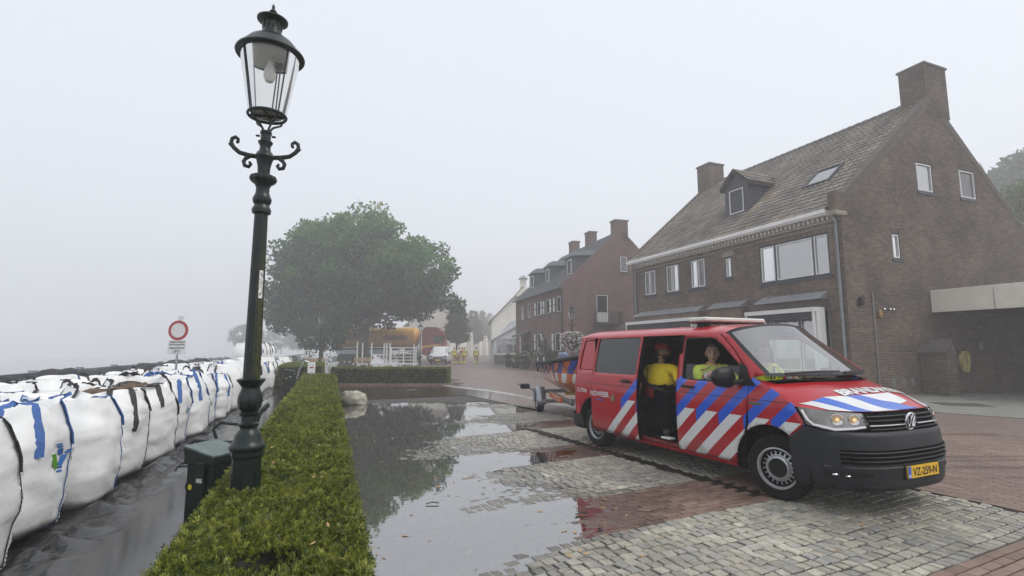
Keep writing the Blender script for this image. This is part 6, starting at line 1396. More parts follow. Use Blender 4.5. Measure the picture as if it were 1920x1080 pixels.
# --- skylight
sk = thing('skylight', 'x', 'x'); del sk['label'], sk['category']; child(sk, H1); P = E0+ud*((1.55+.35)/ud.x)+Vector((0, 1.42, 0))+rn*.06; sk.matrix_local = Matrix.Translation(P) @ Matrix((Vector((0, 1, 0)), ud, -rn)).transposed().to_4x4()
a = MB(); W2, H2 = 1.15, 1.28; a.box(0, .07, 0, H2, -.06, .05); a.box(W2-.07, W2, 0, H2, -.06, .05); a.box(.07, W2-.07, 0, .07, -.06, .05); a.box(.07, W2-.07, H2-.07, H2, -.06, .05); a.build('frame', FRM, sk); MB().box(.07, W2-.07, .07, H2-.07, -.02, -.01).build('pane', glass('skylight_pane', (.6, .65, .68), 1.5, .35), sk); MB().box(.07, W2-.07, .07, H2-.07, .06, .07).build('blind', SHT, sk)
# --- gable extras
a = MB(); a.tube([(1.22, -.045, .1), (1.22, -.045, 3.62)], .022, 8); a.build('conduit', pm('grey_conduit', (.25, .24, .22), .6), H1)
a = MB(Matrix.Translation((.55, -.02, 3.25))); a.cham(-.09, .09, -.14, 0, -.12, .14, .03); a.tube([(0, -.05, .14), (0, -.15, .2), (0, -.2, .05)], .015, 6); a.build('wall_lamp', PLA, H1)
MB().cham(1.45, 1.62, -.10, -.012, 2.72, 2.98, .02).build('meter_box', pm('amber_box', (.30, .18, .06), .5), H1)
for x in (1.78, 2.1, 2.28): a = MB(); a.ell((x, -.05, 3.02), (.05, .05, .05), 10, 6); a.build('cap_light', CHR, H1, True)
for x in (1.9, 2.45, 2.95): 
    a = MB(); a.box(x, x+.2, -.02, -.011, .35, .60); 
    for k in range(4): a.box(x+.02, x+.18, -.03, -.0201, .38+k*.055, .41+k*.055)
    a.build('air_vent', pm('vent_grey', (.20, .20, .20), .6), H1)
# --- carport beside the gable
cp = thing('carport', 'flat-roofed carport with cream fascia board against the brick gable', 'carport', (11.421, 17.341, 0), R(22))
for k in range(3): MB().cham(4.52, 4.60, -1.9*(k+1)+.008, -1.9*k-.02, 2.98, 3.80, .008).build('fascia_board', CREAM, cp)
MB().box(4.61, 11.4, -5.7, -.02, 3.05, 3.65).build('roof_slab', pm('carport_roof', (.05, .05, .05), .9), cp)
MB().box(4.7, 4.85, -5.6, -5.45, 0, 3.05).build('corner_post', CREAM, cp); MB().box(11.0, 11.3, -5.7, -.02, 0, 3.05).build('side_wall', WBR, cp)
MB().cham(7.2, 7.35, -.10, -.02, 1.6, 1.9, .01).build('switch_box', pm('switch_grey', (.3, .3, .29), .6), cp); MB().cham(7.1, 7.4, -.12, -.02, 2.45, 2.55, .01).build('strip_light', pm('strip_grey', (.2, .2, .22), .5), cp)
# garden hose on its hook
hs_ = thing('garden_hose', 'yellow-green garden hose coiled on a hook under the carport', 'hose', (11.421, 17.341, 0), R(22))
a = MB(); rg = random.Random(4)
for k in range(8):
    r0 = rg.uniform(.16, .24); hgt_ = rg.uniform(.50, .78); a.tube([(5.95+r0*math.sin(t*math.pi/10)+.05*rg.random(), -.09-.02*k, 1.55-hgt_*(.5-.5*math.cos(t*math.pi/10))) for t in range(21)], .014, 6)
a.build('hose_loops', pm('hose_yellow', (.75, .68, .25), .5), hs_, True); MB().cham(5.85, 6.05, -.14, -.02, 1.5, 1.6, .01).build('hook', PLA, hs_)
a = MB(); a.tube([(5.6, -.15, .05), (5.9, -.4, .04), (6.3, -.3, .04), (6.1, -.6, .04), (6.5, -.9, .04)], .02, 6); a.build('hose_tail', PLA, hs_, True)
# brick pier with gabled cap
pr = thing('brick_pier', 'short brick pier with pitched coping standing against the gable', 'brick pier', (11.421, 17.341, 0), R(22))
MB().box(3.55, 4.15, -.88, -.02, 0, 1.55).build('core', MORT, pr)
MB().add([(3.55, -.88, 1.55), (4.15, -.88, 1.55), (3.85, -.88, 1.92)], [(0, 1, 2)]).build('end_gable', MORT, pr)
its = brick_items(Vector((3.55, -.02, 0)), Vector((0, -1, 0)), Vector((0, 0, 1)), Vector((-1, 0, 0)), .86, 1.55, [], rg)+brick_items(Vector((3.55, -.88, 0)), Vector((1, 0, 0)), Vector((0, 0, 1)), Vector((0, -1, 0)), .60, 1.88, [], rg, bounds=lambda z: (0, .6) if z < 1.55 else (.3-.3*(1.92-z)/.37, .3+.3*(1.92-z)/.37))
pieces('brick', pr, [((Mw @ P).length, M, r) for P, M, r in its], brick_mesh, WBR, 300, 79)
for s_ in (-1, 1): a = MB(); a.add([(3.85, -.95, 1.98), (3.85, -.0, 1.98), (3.85+s_*.42, .0, 1.52), (3.85+s_*.42, -.95, 1.52), (3.85, -.95, 1.92), (3.85, -.0, 1.92), (3.85+s_*.42, .0, 1.46), (3.85+s_*.42, -.95, 1.46)], [(0, 1, 2, 3), (4, 7, 6, 5), (0, 3, 7, 4), (2, 6, 7, 3)]); a.build('coping_slab', pm('coping_grey', (.10, .09, .08), .85, .2), pr)
# pavement round the house
PAVE = pm('concrete_pavement', (.20, .20, .175), .75, .2, 1.6, bump=.3, bscale=30)
def loc1(x, y): p = Mw @ Vector((x, y, 0)); return (p.x, p.y, DRY+.016)
pv = raw('pavement', [loc1(0, FL+9), loc1(-2.3, FL+9), loc1(-2.3, 3), (10.0, 14.6, DRY+.016), (10.74, 13.34, DRY+.016), (11.87, 12.14, DRY+.016), (15.5, 8.5, DRY+.016), (24, 8.5, DRY+.016), loc1(11.5, 0), loc1(0, 0)], [(0, 1, 2, 3, 4, 5, 6, 7, 8, 9)], PAVE); tag(pv, kind='structure')
kb = MB(); kp = [Vector(p) for p in (loc1(-2.3, FL+9), loc1(-2.3, 3), (10.0, 14.6, 0), (10.74, 13.34, 0), (11.87, 12.14, 0), (15.5, 8.5, 0))]
for p, q_ in zip(kp, kp[1:]):
    n_ = max(1, int((q_-p).length)); d = (q_-p).normalized()
    for k in range(n_):
        c = p.lerp(q_, (k+.5)/n_); kb.M = Matrix.Translation((c.x, c.y, 0)) @ Matrix.Rotation(math.atan2(d.y, d.x), 4, 'Z'); L2 = (q_-p).length/n_/2-.008; kb.box(-L2, L2, -.05, .05, DRY-.03, DRY+.022)
child(tag(kb.build('kerb_stones', pm('kerb_grey', (.25, .24, .22), .7, .2)), kind='stuff'), pv)
MB().box(12.4, 13.6, 14.6, 15.6, DRY+.017, DRY+.021, rot=Matrix.Rotation(R(-20), 3, 'Z')).build('manhole_cover', pm('cover_dark', (.07, .07, .065), .6), pv)
# ================================================================== SECOND HOUSE
def brick_tex(name, c1, c2, mo, rough=.85, sc=1.):
    m = bpy.data.materials.new(name); m.use_nodes = True; n, l = nt(m); b = n['Principled BSDF']; b.inputs['Roughness'].default_value = rough
    tc = n.new('ShaderNodeTexCoord'); sx = n.new('ShaderNodeSeparateXYZ'); l.new(tc.outputs['Object'], sx.inputs[0]); ad = n.new('ShaderNodeMath'); l.new(sx.outputs['X'], ad.inputs[0]); l.new(sx.outputs['Y'], ad.inputs[1]); cx = n.new('ShaderNodeCombineXYZ'); l.new(ad.outputs[0], cx.inputs[0]); l.new(sx.outputs['Z'], cx.inputs[1])
    bt = n.new('ShaderNodeTexBrick'); bt.inputs['Scale'].default_value = 1; bt.inputs['Brick Width'].default_value = .23*sc; bt.inputs['Row Height'].default_value = .07*sc; bt.inputs['Mortar Size'].default_value = .008
    bt.inputs['Color1'].default_value = (*c1, 1); bt.inputs['Color2'].default_value = (*c2, 1); bt.inputs['Mortar'].default_value = (*mo, 1); l.new(cx.outputs[0], bt.inputs[0])
    nz = n.new('ShaderNodeTexNoise'); nz.inputs['Scale'].default_value = .8; nz.inputs['Detail'].default_value = 5; l.new(tc.outputs['Object'], nz.inputs['Vector']); mx = n.new('ShaderNodeMixRGB'); mx.blend_type = 'MULTIPLY'; mx.inputs[0].default_value = .6; cr = n.new('ShaderNodeMapRange'); cr.inputs[1].default_value = .3; cr.inputs[2].default_value = .7; cr.inputs[3].default_value = .6; cr.inputs[4].default_value = 1.15; l.new(nz.outputs[0], cr.inputs[0]); l.new(bt.outputs[0], mx.inputs[1]); l.new(cr.outputs[0], mx.inputs[2]); l.new(mx.outputs[0], b.inputs['Base Color']); MATS[name] = m; return m
RBR = brick_tex('red_brick_wall', (.145, .082, .068), (.19, .108, .09), (.19, .15, .13)); SLATE = pm('slate_roof', (.075, .085, .095), .6, .2, 5, bump=.3, bscale=12)
H2 = thing('brick_house', 'red-brown brick house with slate roof, three dormers and shuttered windows', 'house', (3.85, 38.0, 0), R(16))
F2, G2, E2_, RX2, RZ2 = 12.6, 9.8, 6.25, 4.95, 10.95
w2 = [(10.1, 10.75, 4.3, 5.7), (8.05, 8.8, 4.35, 5.75), (5.25, 6.2, 4.42, 5.68), (3.05, 4.0, 4.42, 5.68), (.6, 1.55, 4.42, 5.70), (5.3, 6.3, 1.5, 2.98), (.75, 1.95, 1.45, 2.92), (8.7, 9.7, .1, 2.6), (3.6, 4.3, .1, 2.5)]
wall_panel('street_wall', [rect(0, F2, 0, E2_)]+[rect(*r) for r in w2], MF, RBR, H2)
wg2 = [(4.72, 5.4, 7.55, 8.85), (2.62, 3.68, 3.62, 5.8), (1.7, 4.2, .05, 2.35)]
wall_panel('gable_wall', [[(0, 0), (G2, 0), (G2, E2_), (RX2, RZ2), (0, E2_)]]+[rect(*r) for r in wg2], MG, RBR, H2)
for i, (a_, b_, c_, d_) in enumerate(w2):
    W_2, Hh = b_-a_, d_-c_
    if i < 7: window(H2, Matrix.Translation((0, a_, c_)) @ MF, W_2, Hh, [(.05, W_2-.05, .05, Hh-.05)], 'curtain' if i > 1 else 'room', frame=FRM)
    else:
        MB().box(.06, .12, a_, b_, c_, d_).build('door', FRM, H2)
    if 2 <= i < 7:
        for (s0, s1) in (((a_-.58, a_-.06), (b_+.06, b_+.58)) if i != 4 else ((b_+.12, b_+.62),)):
            sh = thing('shutter', 'x', 'x'); del sh['label'], sh['category']; child(sh, H2); MB().box(-.05, -.003, s0, s1, c_, d_).build('shutter_frame', FRM, sh)
            m_ = (c_+d_)/2; MB().box(-.062, -.0505, s0+.08, s1-.08, c_+.08, m_-.04).build('shutter_panel', SASH, sh); MB().box(-.062, -.0505, s0+.08, s1-.08, m_+.04, d_-.08).build('shutter_panel', SASH, sh)
a_, b_, c_, d_ = wg2[0]; window(H2, Matrix.Translation((a_, 0, c_)), b_-a_, d_-c_, [(.05, b_-a_-.05, .05, d_-c_-.05)], 'room')
a_, b_, c_, d_ = wg2[1]; window(H2, Matrix.Translation((a_, 0, c_)), b_-a_, d_-c_, [(.06, b_-a_-.06, .75, d_-c_-.06)], 'room', sill=False); MB().box(a_+.06, b_-.06, .0, .08, c_+.05, c_+.73).build('door_panel', SASH, H2)
MB().box(.3, G2-.1, .3, F2-.1, .1, E2_-.1).build('dark_core', ROOM, H2); MB().add([(1.2, .3, E2_), (G2-1.2, .3, E2_), (RX2, .3, RZ2-.9), (1.2, F2-.1, E2_), (G2-1.2, F2-.1, E2_), (RX2, F2-.1, RZ2-.9)], [(0, 1, 2), (3, 5, 4), (0, 2, 5, 3), (1, 4, 5, 2)]).build('attic_core', ROOM, H2)  # dark solid fill added against daylight showing through the windows
MB().box(1.7, 4.2, .2, .25, .05, 2.35).build('garage_door', pm('dark_garage', (.03, .028, .028), .7), H2)
bc = thing('balcony', 'x', 'x'); del bc['label'], bc['category']; child(bc, H2); MB().box(2.4, 4.5, -.75, -.01, 3.45, 3.56).build('slab', FRM, bc); a = MB()
for k in range(18): a.tube([(2.44+k*.119, -.72, 3.56), (2.44+k*.119, -.72, 4.42)], .012, 5)
for k in range(6):
    for x in (2.44, 4.46): a.tube([(x, -.72+k*.13, 3.56), (x, -.72+k*.13, 4.42)], .012, 5)
a.tube([(2.44, -.02, 4.43), (2.44, -.72, 4.43), (4.46, -.72, 4.43), (4.46, -.02, 4.43)], .02, 6); o = a.build('railing', PLA, bc)
roof2 = thing('roof', 'x', 'x'); del roof2['label'], roof2['category']; child(roof2, H2)
a = MB(); ud2 = Vector((RX2+.25, 0, RZ2-E2_+.05)).normalized(); S2 = math.hypot(RX2+.25, RZ2-E2_+.05); e2 = Vector((-.25, 0, E2_-.03))
nrow = 22
for k in range(nrow):
    p, q_ = e2+ud2*S2*k/nrow, e2+ud2*S2*(k+1.1)/nrow; nn = Vector((-ud2.z, 0, ud2.x)); a.add([p+nn*.05+Vector((0, .14, 0)), p+nn*.05+Vector((0, F2+.1, 0)), q_+nn*.01+Vector((0, F2+.1, 0)), q_+nn*.01+Vector((0, .14, 0)), p+Vector((0, .14, 0)), p+Vector((0, F2+.1, 0))], [(0, 1, 2, 3), (0, 4, 5, 1)])
tag(a.build('slate_courses', SLATE, roof2), kind='stuff'); a = MB(); a.add([(RX2, .14, RZ2), (RX2, F2+.1, RZ2), (G2+.25, F2+.1, E2_-.1), (G2+.25, .14, E2_-.1)], [(0, 1, 2, 3)]); a.build('back_slope', SLATE, roof2)
a = MB(); nn = Vector((-ud2.z, 0, ud2.x))
a.add([e2+ud2*.05-Vector((0, .03, 0))+nn*.12, e2+ud2*S2-Vector((0, .03, 0))+nn*.12, e2+ud2*S2-Vector((0, .03, .3)), e2+ud2*.05-Vector((0, .03, .3)), e2+ud2*.05+Vector((0, .2, 0))+nn*.12, e2+ud2*S2+Vector((0, .2, 0))+nn*.12], [(0, 1, 2, 3), (0, 4, 5, 1)]); a.build('verge', RBR, roof2)
for (x0_, x1_, y0_, y1_, zz) in ((4.4, 5.5, 0, .8, 11.75), (4.6, 5.3, 5.2, 6.2, 12.0), (4.6, 5.3, 9.0, 10.0, 11.9)):
    c = thing('chimney', 'x', 'x'); del c['label'], c['category']; child(c, H2); MB().box(x0_, x1_, y0_, y1_, 10.0, zz-.12).build('stack', RBR, c); MB().box(x0_-.06, x1_+.06, y0_-.06, y1_+.06, zz-.119, zz).build('capping', MATS['concrete_cap'], c)
for yc_ in (1.55, 6.6, 10.9):
    d_ = thing('dormer', 'x', 'x'); del d_['label'], d_['category']; child(d_, H2); xa = 1.15
    MB().box(xa, xa+1.9, yc_-.85, yc_+.85, 7.3, 8.80).build('cheeks', SLATE, d_); MB().add([(xa-.2, yc_-1.05, 8.78), (xa-.2, yc_+1.05, 8.78), (xa+3.0, yc_+1.05, 9.0), (xa+3.0, yc_-1.05, 9.0), (xa+.3, yc_-.5, 9.30), (xa+.3, yc_+.5, 9.30), (xa+3.0, yc_+.5, 9.4), (xa+3.0, yc_-.5, 9.4)], [(0, 1, 5, 4), (1, 2, 6, 5), (3, 0, 4, 7), (4, 5, 6, 7), (0, 3, 2, 1)]).build('dormer_roof', SLATE, d_)
    window(d_, Matrix.Translation((xa-.05, yc_-.45, 7.45)) @ MF, .9, 1.2, [(.05, .85, .05, 1.15)], 'curtain', sill=False, frame=SASH)
a = MB(); a.tube([(-.30, .1, E2_-.05), (-.30, F2, E2_-.05)], .07, 8); a.build('gutter', FRM, H2, True); a = MB(); a.tube([(-.28, .25, E2_-.05), (-.08, .25, E2_-.4), (-.08, .25, .1)], .05, 8); a.build('downpipe', FRM, H2, True)
pc_ = thing('porch_canopy', 'x', 'x'); del pc_['label'], pc_['category']; child(pc_, H2); a = MB(); a.add([(0, 7.9, 3.25), (0, 10.3, 3.25), (-1.1, 10.3, 2.85), (-1.1, 7.9, 2.85), (0, 7.9, 3.17), (0, 10.3, 3.17), (-1.1, 10.3, 2.77), (-1.1, 7.9, 2.77)], [(0, 1, 2, 3), (4, 7, 6, 5), (2, 1, 5, 6), (3, 2, 6, 7), (0, 3, 7, 4)]); a.build('canopy_roof', SLATE, pc_)
for y in (8.0, 10.2): a = MB(); a.tube([(-.95, y, .1), (-.95, y, 2.8)], .05, 6); a.build('canopy_post', SASH, pc_)
a = MB(); a.tube([(-.1, 4.45, 2.6), (-.1, 4.45, .1)], .05, 6); a.build('white_pipe', SASH, H2)
# ================================================================== WHITE HOUSE BEYOND
BRD = pm('white_boarding', (.82, .84, .86), .6, .06, 3); RTL = pm('brown_far_roof', (.17, .13, .11), .8, .15, 3); RENDER = pm('cream_render', (.84, .80, .72), .8, .05, 1)
H3 = thing('white_house', 'tall cream house with brown hipped roof and white boarded annex', 'house', (-2.05, 55.5, 0), R(4))
MB().box(0, 7.5, 3.4, 13, 0, 5.0).build('wall', RENDER, H3)
MB().add([(0, 3.39, 4.99), (7.5, 3.39, 4.99), (3.75, 3.39, 8.9)], [(0, 1, 2)]).build('upper_gable', RENDER, H3)
a = MB(); a.add([(-.25, 3.1, 4.85), (2.3, 3.1, 7.5), (3.75, 5.0, 9.2), (3.75, 12.5, 9.2), (-.25, 13.2, 4.85), (5.2, 3.1, 7.5), (7.75, 3.1, 4.85), (7.75, 13.2, 4.85)], [(0, 1, 2, 3, 4), (1, 5, 2), (5, 6, 7, 3, 2), (3, 7, 4)]); a.build('hipped_roof', RTL, H3)
MB().box(3.4, 4.1, 4.8, 5.6, 8.6, 10.0).build('chimney', RENDER, H3); MB().add([(3.2, 4.6, 10.0), (4.3, 4.6, 10.0), (4.3, 5.8, 10.0), (3.2, 5.8, 10.0), (3.75, 5.2, 10.5)], [(0, 1, 4), (1, 2, 4), (2, 3, 4), (3, 0, 4)]).build('chimney_hood', LEAD, H3)
a = MB(); a.tube([(-.1, 3.3, .1), (-.1, 3.3, 4.8)], .05, 6); a.build('downpipe', SASH, H3)
for k in range(17):
    z0 = 1.35+k*.2; xr = min(4.6, max(.0, 0)) ; xl = .15+max(0, (z0-2.7)*.9)
    if xl < 4.2 and z0 < 5: MB().add([(xl, -.03, z0), (4.8, -.03, z0), (4.8, 0, z0+.2), (xl+(.18 if z0 > 2.7 else 0), 0, z0+.2), (4.8, .05, z0), (xl, .05, z0)], [(0, 1, 2, 3), (0, 5, 4, 1)]).build('boarding', BRD, H3)
MB().box(.12, 4.8, .05, 3.39, .06, 2.7).build('annex_wall', BRD, H3); MB().box(.10, 4.82, -.06, .04, .05, 1.05).build('annex_plinth', pm('grey_plinth', (.13, .135, .14), .7), H3)
a = MB(); a.add([(-.15, -.2, 2.55), (4.9, -.2, 5.45), (4.9, 3.4, 5.45), (-.15, 3.4, 2.55), (-.15, -.2, 2.70), (4.9, -.2, 5.6), (4.9, 3.4, 5.6), (-.15, 3.4, 2.7)], [(0, 1, 5, 4), (4, 5, 6, 7), (0, 4, 7, 3), (0, 3, 2, 1)]); a.build('annex_roof', SASH, H3)
window(H3, Matrix.Translation((.35, -.08, 1.1)), 3.2, 1.75, [(.08, .85, .08, 1.1), (.95, 2.2, .08, 1.1), (2.3, 3.1, .08, 1.1), (.08, .85, 1.18, 1.68), (.95, 2.2, 1.18, 1.68), (2.3, 3.1, 1.18, 1.68)], 'room', frame=SASH)
# ================================================================== TREES AND PLANTS
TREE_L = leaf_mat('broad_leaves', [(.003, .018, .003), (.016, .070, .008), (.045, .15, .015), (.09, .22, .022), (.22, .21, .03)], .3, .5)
DARK_L = leaf_mat('dense_leaves', [(.008, .024, .006), (.018, .050, .010), (.032, .078, .014), (.05, .105, .018)], .2, .5)
FRESH_L = leaf_mat('fresh_leaves', [(.03, .055, .012), (.06, .10, .018), (.10, .15, .025), (.16, .20, .04)], .3, .5)
def blob_leaves(L, c, r, n, size, rg, tone, up=.3):
    for i in range(n):
        d = rdir(rg); q = rg.random()**.45; p = c+Vector((d.x*r[0], d.y*r[1], d.z*r[2]))*q
        dd = (d*.7+rdir(rg)*.8+Vector((0, 0, -up*.6))).normalized(); w = dd.cross(rdir(rg)); w = w.normalized() if w.length > .01 else dd.orthogonal()
        s = size*rg.uniform(.6, 1.35); L.quad(p, dd, w, s, s*.36, min(1, max(0, tone+.16*d.z+rg.gauss(0, .14))))  # upper leaves of a clump painted lighter, as if lit from above
def branches(a, p, d, L, r, depth, rg, ends):
    q = p+d*L; mid = p.lerp(q, .5)+rdir(rg)*L*.07; a.tube([p, mid, q], [r, r*.85, r*.62], 7 if depth > 1 else 5)
    if depth == 0: ends.append(q); return
    for k in range(rg.choice((2, 3, 3))):
        nd = (d*.75+rdir(rg, -.25)*.85).normalized(); branches(a, q, nd, L*rg.uniform(.62, .85), r*.6, depth-1, rg, ends)
def tree(name, label, base, trunk_h, trunk_r, crown, nclump, nleaf, leaf, mat, seed, group=None, clump_r=(.9, 1.7), depth=3, skirt=None, cat='tree'):
    """crown: list of (centre, radii) ellipsoids relative to the base"""
    rg = random.Random(seed); t = thing(name, label, cat, base, 0, group); a = MB(); ends = []
    a.tube([(0, 0, -.05), (0, 0, .25), (.03*trunk_h*rg.uniform(-1, 1), .02, trunk_h*.55), (0, 0, trunk_h)], [trunk_r*1.5, trunk_r*1.1, trunk_r*.95, trunk_r*.85], 12)
    top = Vector((0, 0, trunk_h)); zc = sum(c[0][2] for c in crown)/len(crown)
    for k in range(6):
        w = k*math.pi/3+rg.uniform(-.4, .4); branches(a, top, Vector((math.cos(w)*.8, math.sin(w)*.8, rg.uniform(.45, 1.1))).normalized(), (zc-trunk_h)*.55+.5, trunk_r*.5, depth, rg, ends)
    a.build('trunk', BARK, t, True, 60); L = Leaves()
    vol = [c[1][0]*c[1][1]*c[1][2] for c in crown]; tot = sum(vol)
    for i in range(nclump):
        x = rg.random()*tot; k = 0
        while x > vol[k]: x -= vol[k]; k += 1
        c, r = Vector(crown[k][0]), crown[k][1]; d = rdir(rg); q = rg.uniform(.74, 1.0) if rg.random() < .85 else rg.uniform(.25, .7)
        q *= 1+.14*noise.noise(d*2.3+Vector((seed, 0, 0))); p = c+Vector((d.x*r[0], d.y*r[1], d.z*r[2]))*q; cr = rg.uniform(*clump_r)
        blob_leaves(L, p, (cr, cr, cr*.72), nleaf, leaf, rg, .34+.26*d.z+rg.uniform(-.24, .24))  # crown top lighter: light from above put into the leaf colour
    L.build('crown', mat, t); return t
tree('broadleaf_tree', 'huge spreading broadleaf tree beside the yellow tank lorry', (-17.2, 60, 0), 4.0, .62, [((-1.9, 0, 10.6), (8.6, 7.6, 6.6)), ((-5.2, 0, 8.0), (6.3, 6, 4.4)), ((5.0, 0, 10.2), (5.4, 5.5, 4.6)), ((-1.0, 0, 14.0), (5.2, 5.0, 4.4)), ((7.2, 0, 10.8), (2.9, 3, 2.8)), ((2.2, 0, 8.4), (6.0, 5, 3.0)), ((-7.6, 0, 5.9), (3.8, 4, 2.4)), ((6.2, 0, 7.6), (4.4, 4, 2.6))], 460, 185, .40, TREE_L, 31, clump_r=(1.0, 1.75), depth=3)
tree('broadleaf_tree', 'small loose tree behind the lamp post near the far bags', (-16.9, 46, 0), 1.4, .12, [((0, 0, 3.0), (1.9, 1.8, 1.5)), ((-.8, 0, 2.4), (1.3, 1.2, 1.0))], 70, 60, .20, DARK_L, 32, clump_r=(.3, .6), depth=2)
for k, (px, Y, m) in enumerate(((857, 74, 1.0), (888, 125, 1.25), (905, 160, 1.45), (918, 200, 1.7), (928, 240, 1.9))):
    tree('clipped_street_tree', ['tall cone-shaped street tree beyond the walking firefighters', 'second cone-shaped street tree fading into the mist', 'third cone-shaped street tree fading into the mist', 'fourth cone-shaped street tree, very faint', 'last cone-shaped street tree, nearly lost in the mist'][k], ((px-960)/960*Y, Y, 0), 2.6, .16, [((0, 0, 4.0*m), (1.7*m, 1.7*m, 1.5*m)), ((0, 0, 5.5*m), (1.4*m, 1.4*m, 2.0*m)), ((0, 0, 7.1*m), (.8*m, .8*m, 1.9*m))], 190, 90, .26*m, DARK_L, 40+k, 'clipped trees along the street', (.32*m, .5*m), 1)
tree('broadleaf_tree', 'fresh green tree behind the right slope of the gable', (39.5, 37, 0), 4, .4, [((0, 0, 10.2), (4.2, 4.2, 3.8)), ((1.5, 0, 12.6), (2.8, 2.8, 2.2))], 180, 90, .34, FRESH_L, 51)
tree('broadleaf_tree', 'pale misty tall tree furthest right above the gable', (62, 62, 0), 8, .6, [((-.5, 0, 18.5), (5, 5, 4.5)), ((4, 0, 21.5), (5.5, 5, 4.5))], 220, 80, .6, DARK_L, 52, clump_r=(1.0, 2.0))
for k, (px, Y, h, w_) in enumerate(((466, 165, 10, 5), (530, 190, 9, 8), (575, 180, 8, 7))): tree('broadleaf_tree', ['faint tree silhouette in the mist left of the big tree', 'faint low tree in the mist under the big tree edge', 'faint tree in the mist above the far bags'][k], ((px-960)/960*Y, Y, 0), 2, .2, [((0, 0, h*.58), (w_, w_, h*.42))], 60, 60, .5, DARK_L, 60+k, clump_r=(.7, 1.3), depth=2)
def bush(name, label, c, r, n, leaf, mat, seed, group=None, cat='bush', flowers=None):
    rg = random.Random(seed); t = thing(name, label, cat, (c[0], c[1], c[2]), 0, group); L = Leaves()
    for k in range(max(4, n//60)):
        d = rdir(rg, -.3); blob_leaves(L, Vector((d.x*r[0]*.6, d.y*r[1]*.6, r[2]*(.8+d.z*.5))), (r[0]*.45, r[1]*.45, r[2]*.45), 60, leaf, rg, .4+.2*d.z)  # bush top toned lighter, top light put into the leaf colour
    L.build('foliage', mat, t); a = MB(); a.tube([(0, 0, 0), (0, 0, r[2])], .03, 5); a.build('stem', BARK, t)
    if flowers:
        F_ = Leaves()
        for k in range(flowers): d = rdir(rg); p = Vector((d.x*r[0], d.y*r[1], r[2]+d.z*r[2]))*1.0; F_.quad(p, rdir(rg), rdir(rg).cross(d).normalized(), .11, .06, rg.random())
        F_.build('blossom', FLW, t)
    return t
FLW = leaf_mat('petals', [(.75, .72, .72), (.8, .78, .78), (.7, .55, .60), (.62, .30, .34)], .3, .6)
for k, (x, y, r, h) in enumerate(((-19.5, 56, 1.8, .75), (-16.2, 55.5, 2.0, .85), (-13.0, 55.5, 1.8, .8), (-9.8, 53.0, .8, .8), (-20.8, 50, 1.3, .6), (-10.6, 56.5, 1.0, .9))):
    bush('low_shrub', ['low shrub left of the big tree trunk', 'low shrub right in front of the big tree trunk', 'low shrub below the yellow tank', 'low shrub beside the white delivery van', 'low shrub behind the far waste bin', 'low shrub between rack and red lorry cab'][k], (x, y, 0), (r, r*.7, h), 420, .16, DARK_L, 70+k, 'shrubs round the tree bed')
# pale gutter along the street edge and brick edging of the planting bed
gp = [(-5.6, 30.0), (-4.0, 25.6), (-2.6, 22.5), (-.7, 19.9), (.25, 18.1), (.98, 16.35), (1.65, 14.5), (2.6, 12.6)]
a = MB()
for (x0_, y0_), (x1_, y1_) in zip(gp, gp[1:]):
    d = Vector((x1_-x0_, y1_-y0_, 0)); L_ = d.length; a.M = Matrix.Translation((x0_, y0_, 0)) @ Matrix.Rotation(math.atan2(d.y, d.x), 4, 'Z'); n_ = max(1, round(L_/.5))
    for k in range(n_): a.box(L_*k/n_+.006, L_*(k+1)/n_-.006, -.17, .17, DRY-.03, DRY+.006)
tag(child(a.build('gutter_stones', pm('gutter_concrete', (.42, .41, .39), .22, .2, 3)), street), kind='stuff')
ed = MB()
for k in range(28): ed.box(-8.5+k*.21, -8.31+k*.21, 23.28, 23.48, DRY-.02, DRY+.07)
tag(child(ed.build('edging_bricks', BRK), street), kind='stuff')
# ================================================================== BOULDER
a = MB(); rg = random.Random(3)
a.ell((0, 0, .13), (.44, .27, .25), 26, 18, fn=lambda d: 1+.26*noise.noise(d*1.5+Vector((3.1, 0, 0)))+.14*noise.noise(d*3.3)+.05*noise.noise(d*9)+(.10 if d.x < -.3 and d.z > 0 else 0)-.18*max(0, d.x)*max(0, d.z))
bo = a.build('boulder', pm('lichen_stone', (.40, .37, .30), .85, .35, 9, bump=.8, bscale=14), None, True, 60); bo.location = (-4.72, 15.55, 0); bo.rotation_euler = (0, R(6), R(-8)); tag(bo, 'rounded grey boulder lying in the shallow water beside the long hedge', 'boulder')
# ================================================================== LAMPS FURTHER AWAY, HANGING BASKET
street_lantern('street lamp with a flower basket in front of the second brick house', (3.55, 30.4, 0), .3, False, None); street_lantern('street lamp standing among the shrubs left of the big tree', (-13.4, 36, 0), .2, False, None); street_lantern('street lamp standing between the tank and the red lorry cab', (-9.0, 50.5, 0), .5, False, None); street_lantern('faint street lamp beside the white house steps', (-2.6, 70, 0), .5, False, None)
hb = thing('flower_basket', 'round hanging basket of white and pink flowers on the lamp post', 'flower basket', (3.55, 30.35, 2.2)); L = Leaves(); F_ = Leaves(); rg = random.Random(9)
for k in range(900):
    d = rdir(rg); p = Vector((d.x*.62, d.y*.62, d.z*.55-.2*(1-abs(d.x))))*rg.uniform(.6, 1)
    L.quad(p, (d+rdir(rg)*.7).normalized(), rdir(rg).cross(d).normalized(), .12, .04, rg.random())
for k in range(620):
    d = rdir(rg); p = Vector((d.x*.68, d.y*.68, d.z*.58-.22*(1-abs(d.x)))); F_.quad(p, (d+rdir(rg)).normalized(), d.cross(rdir(rg)).normalized(), .11, .055, rg.random()**1.6)
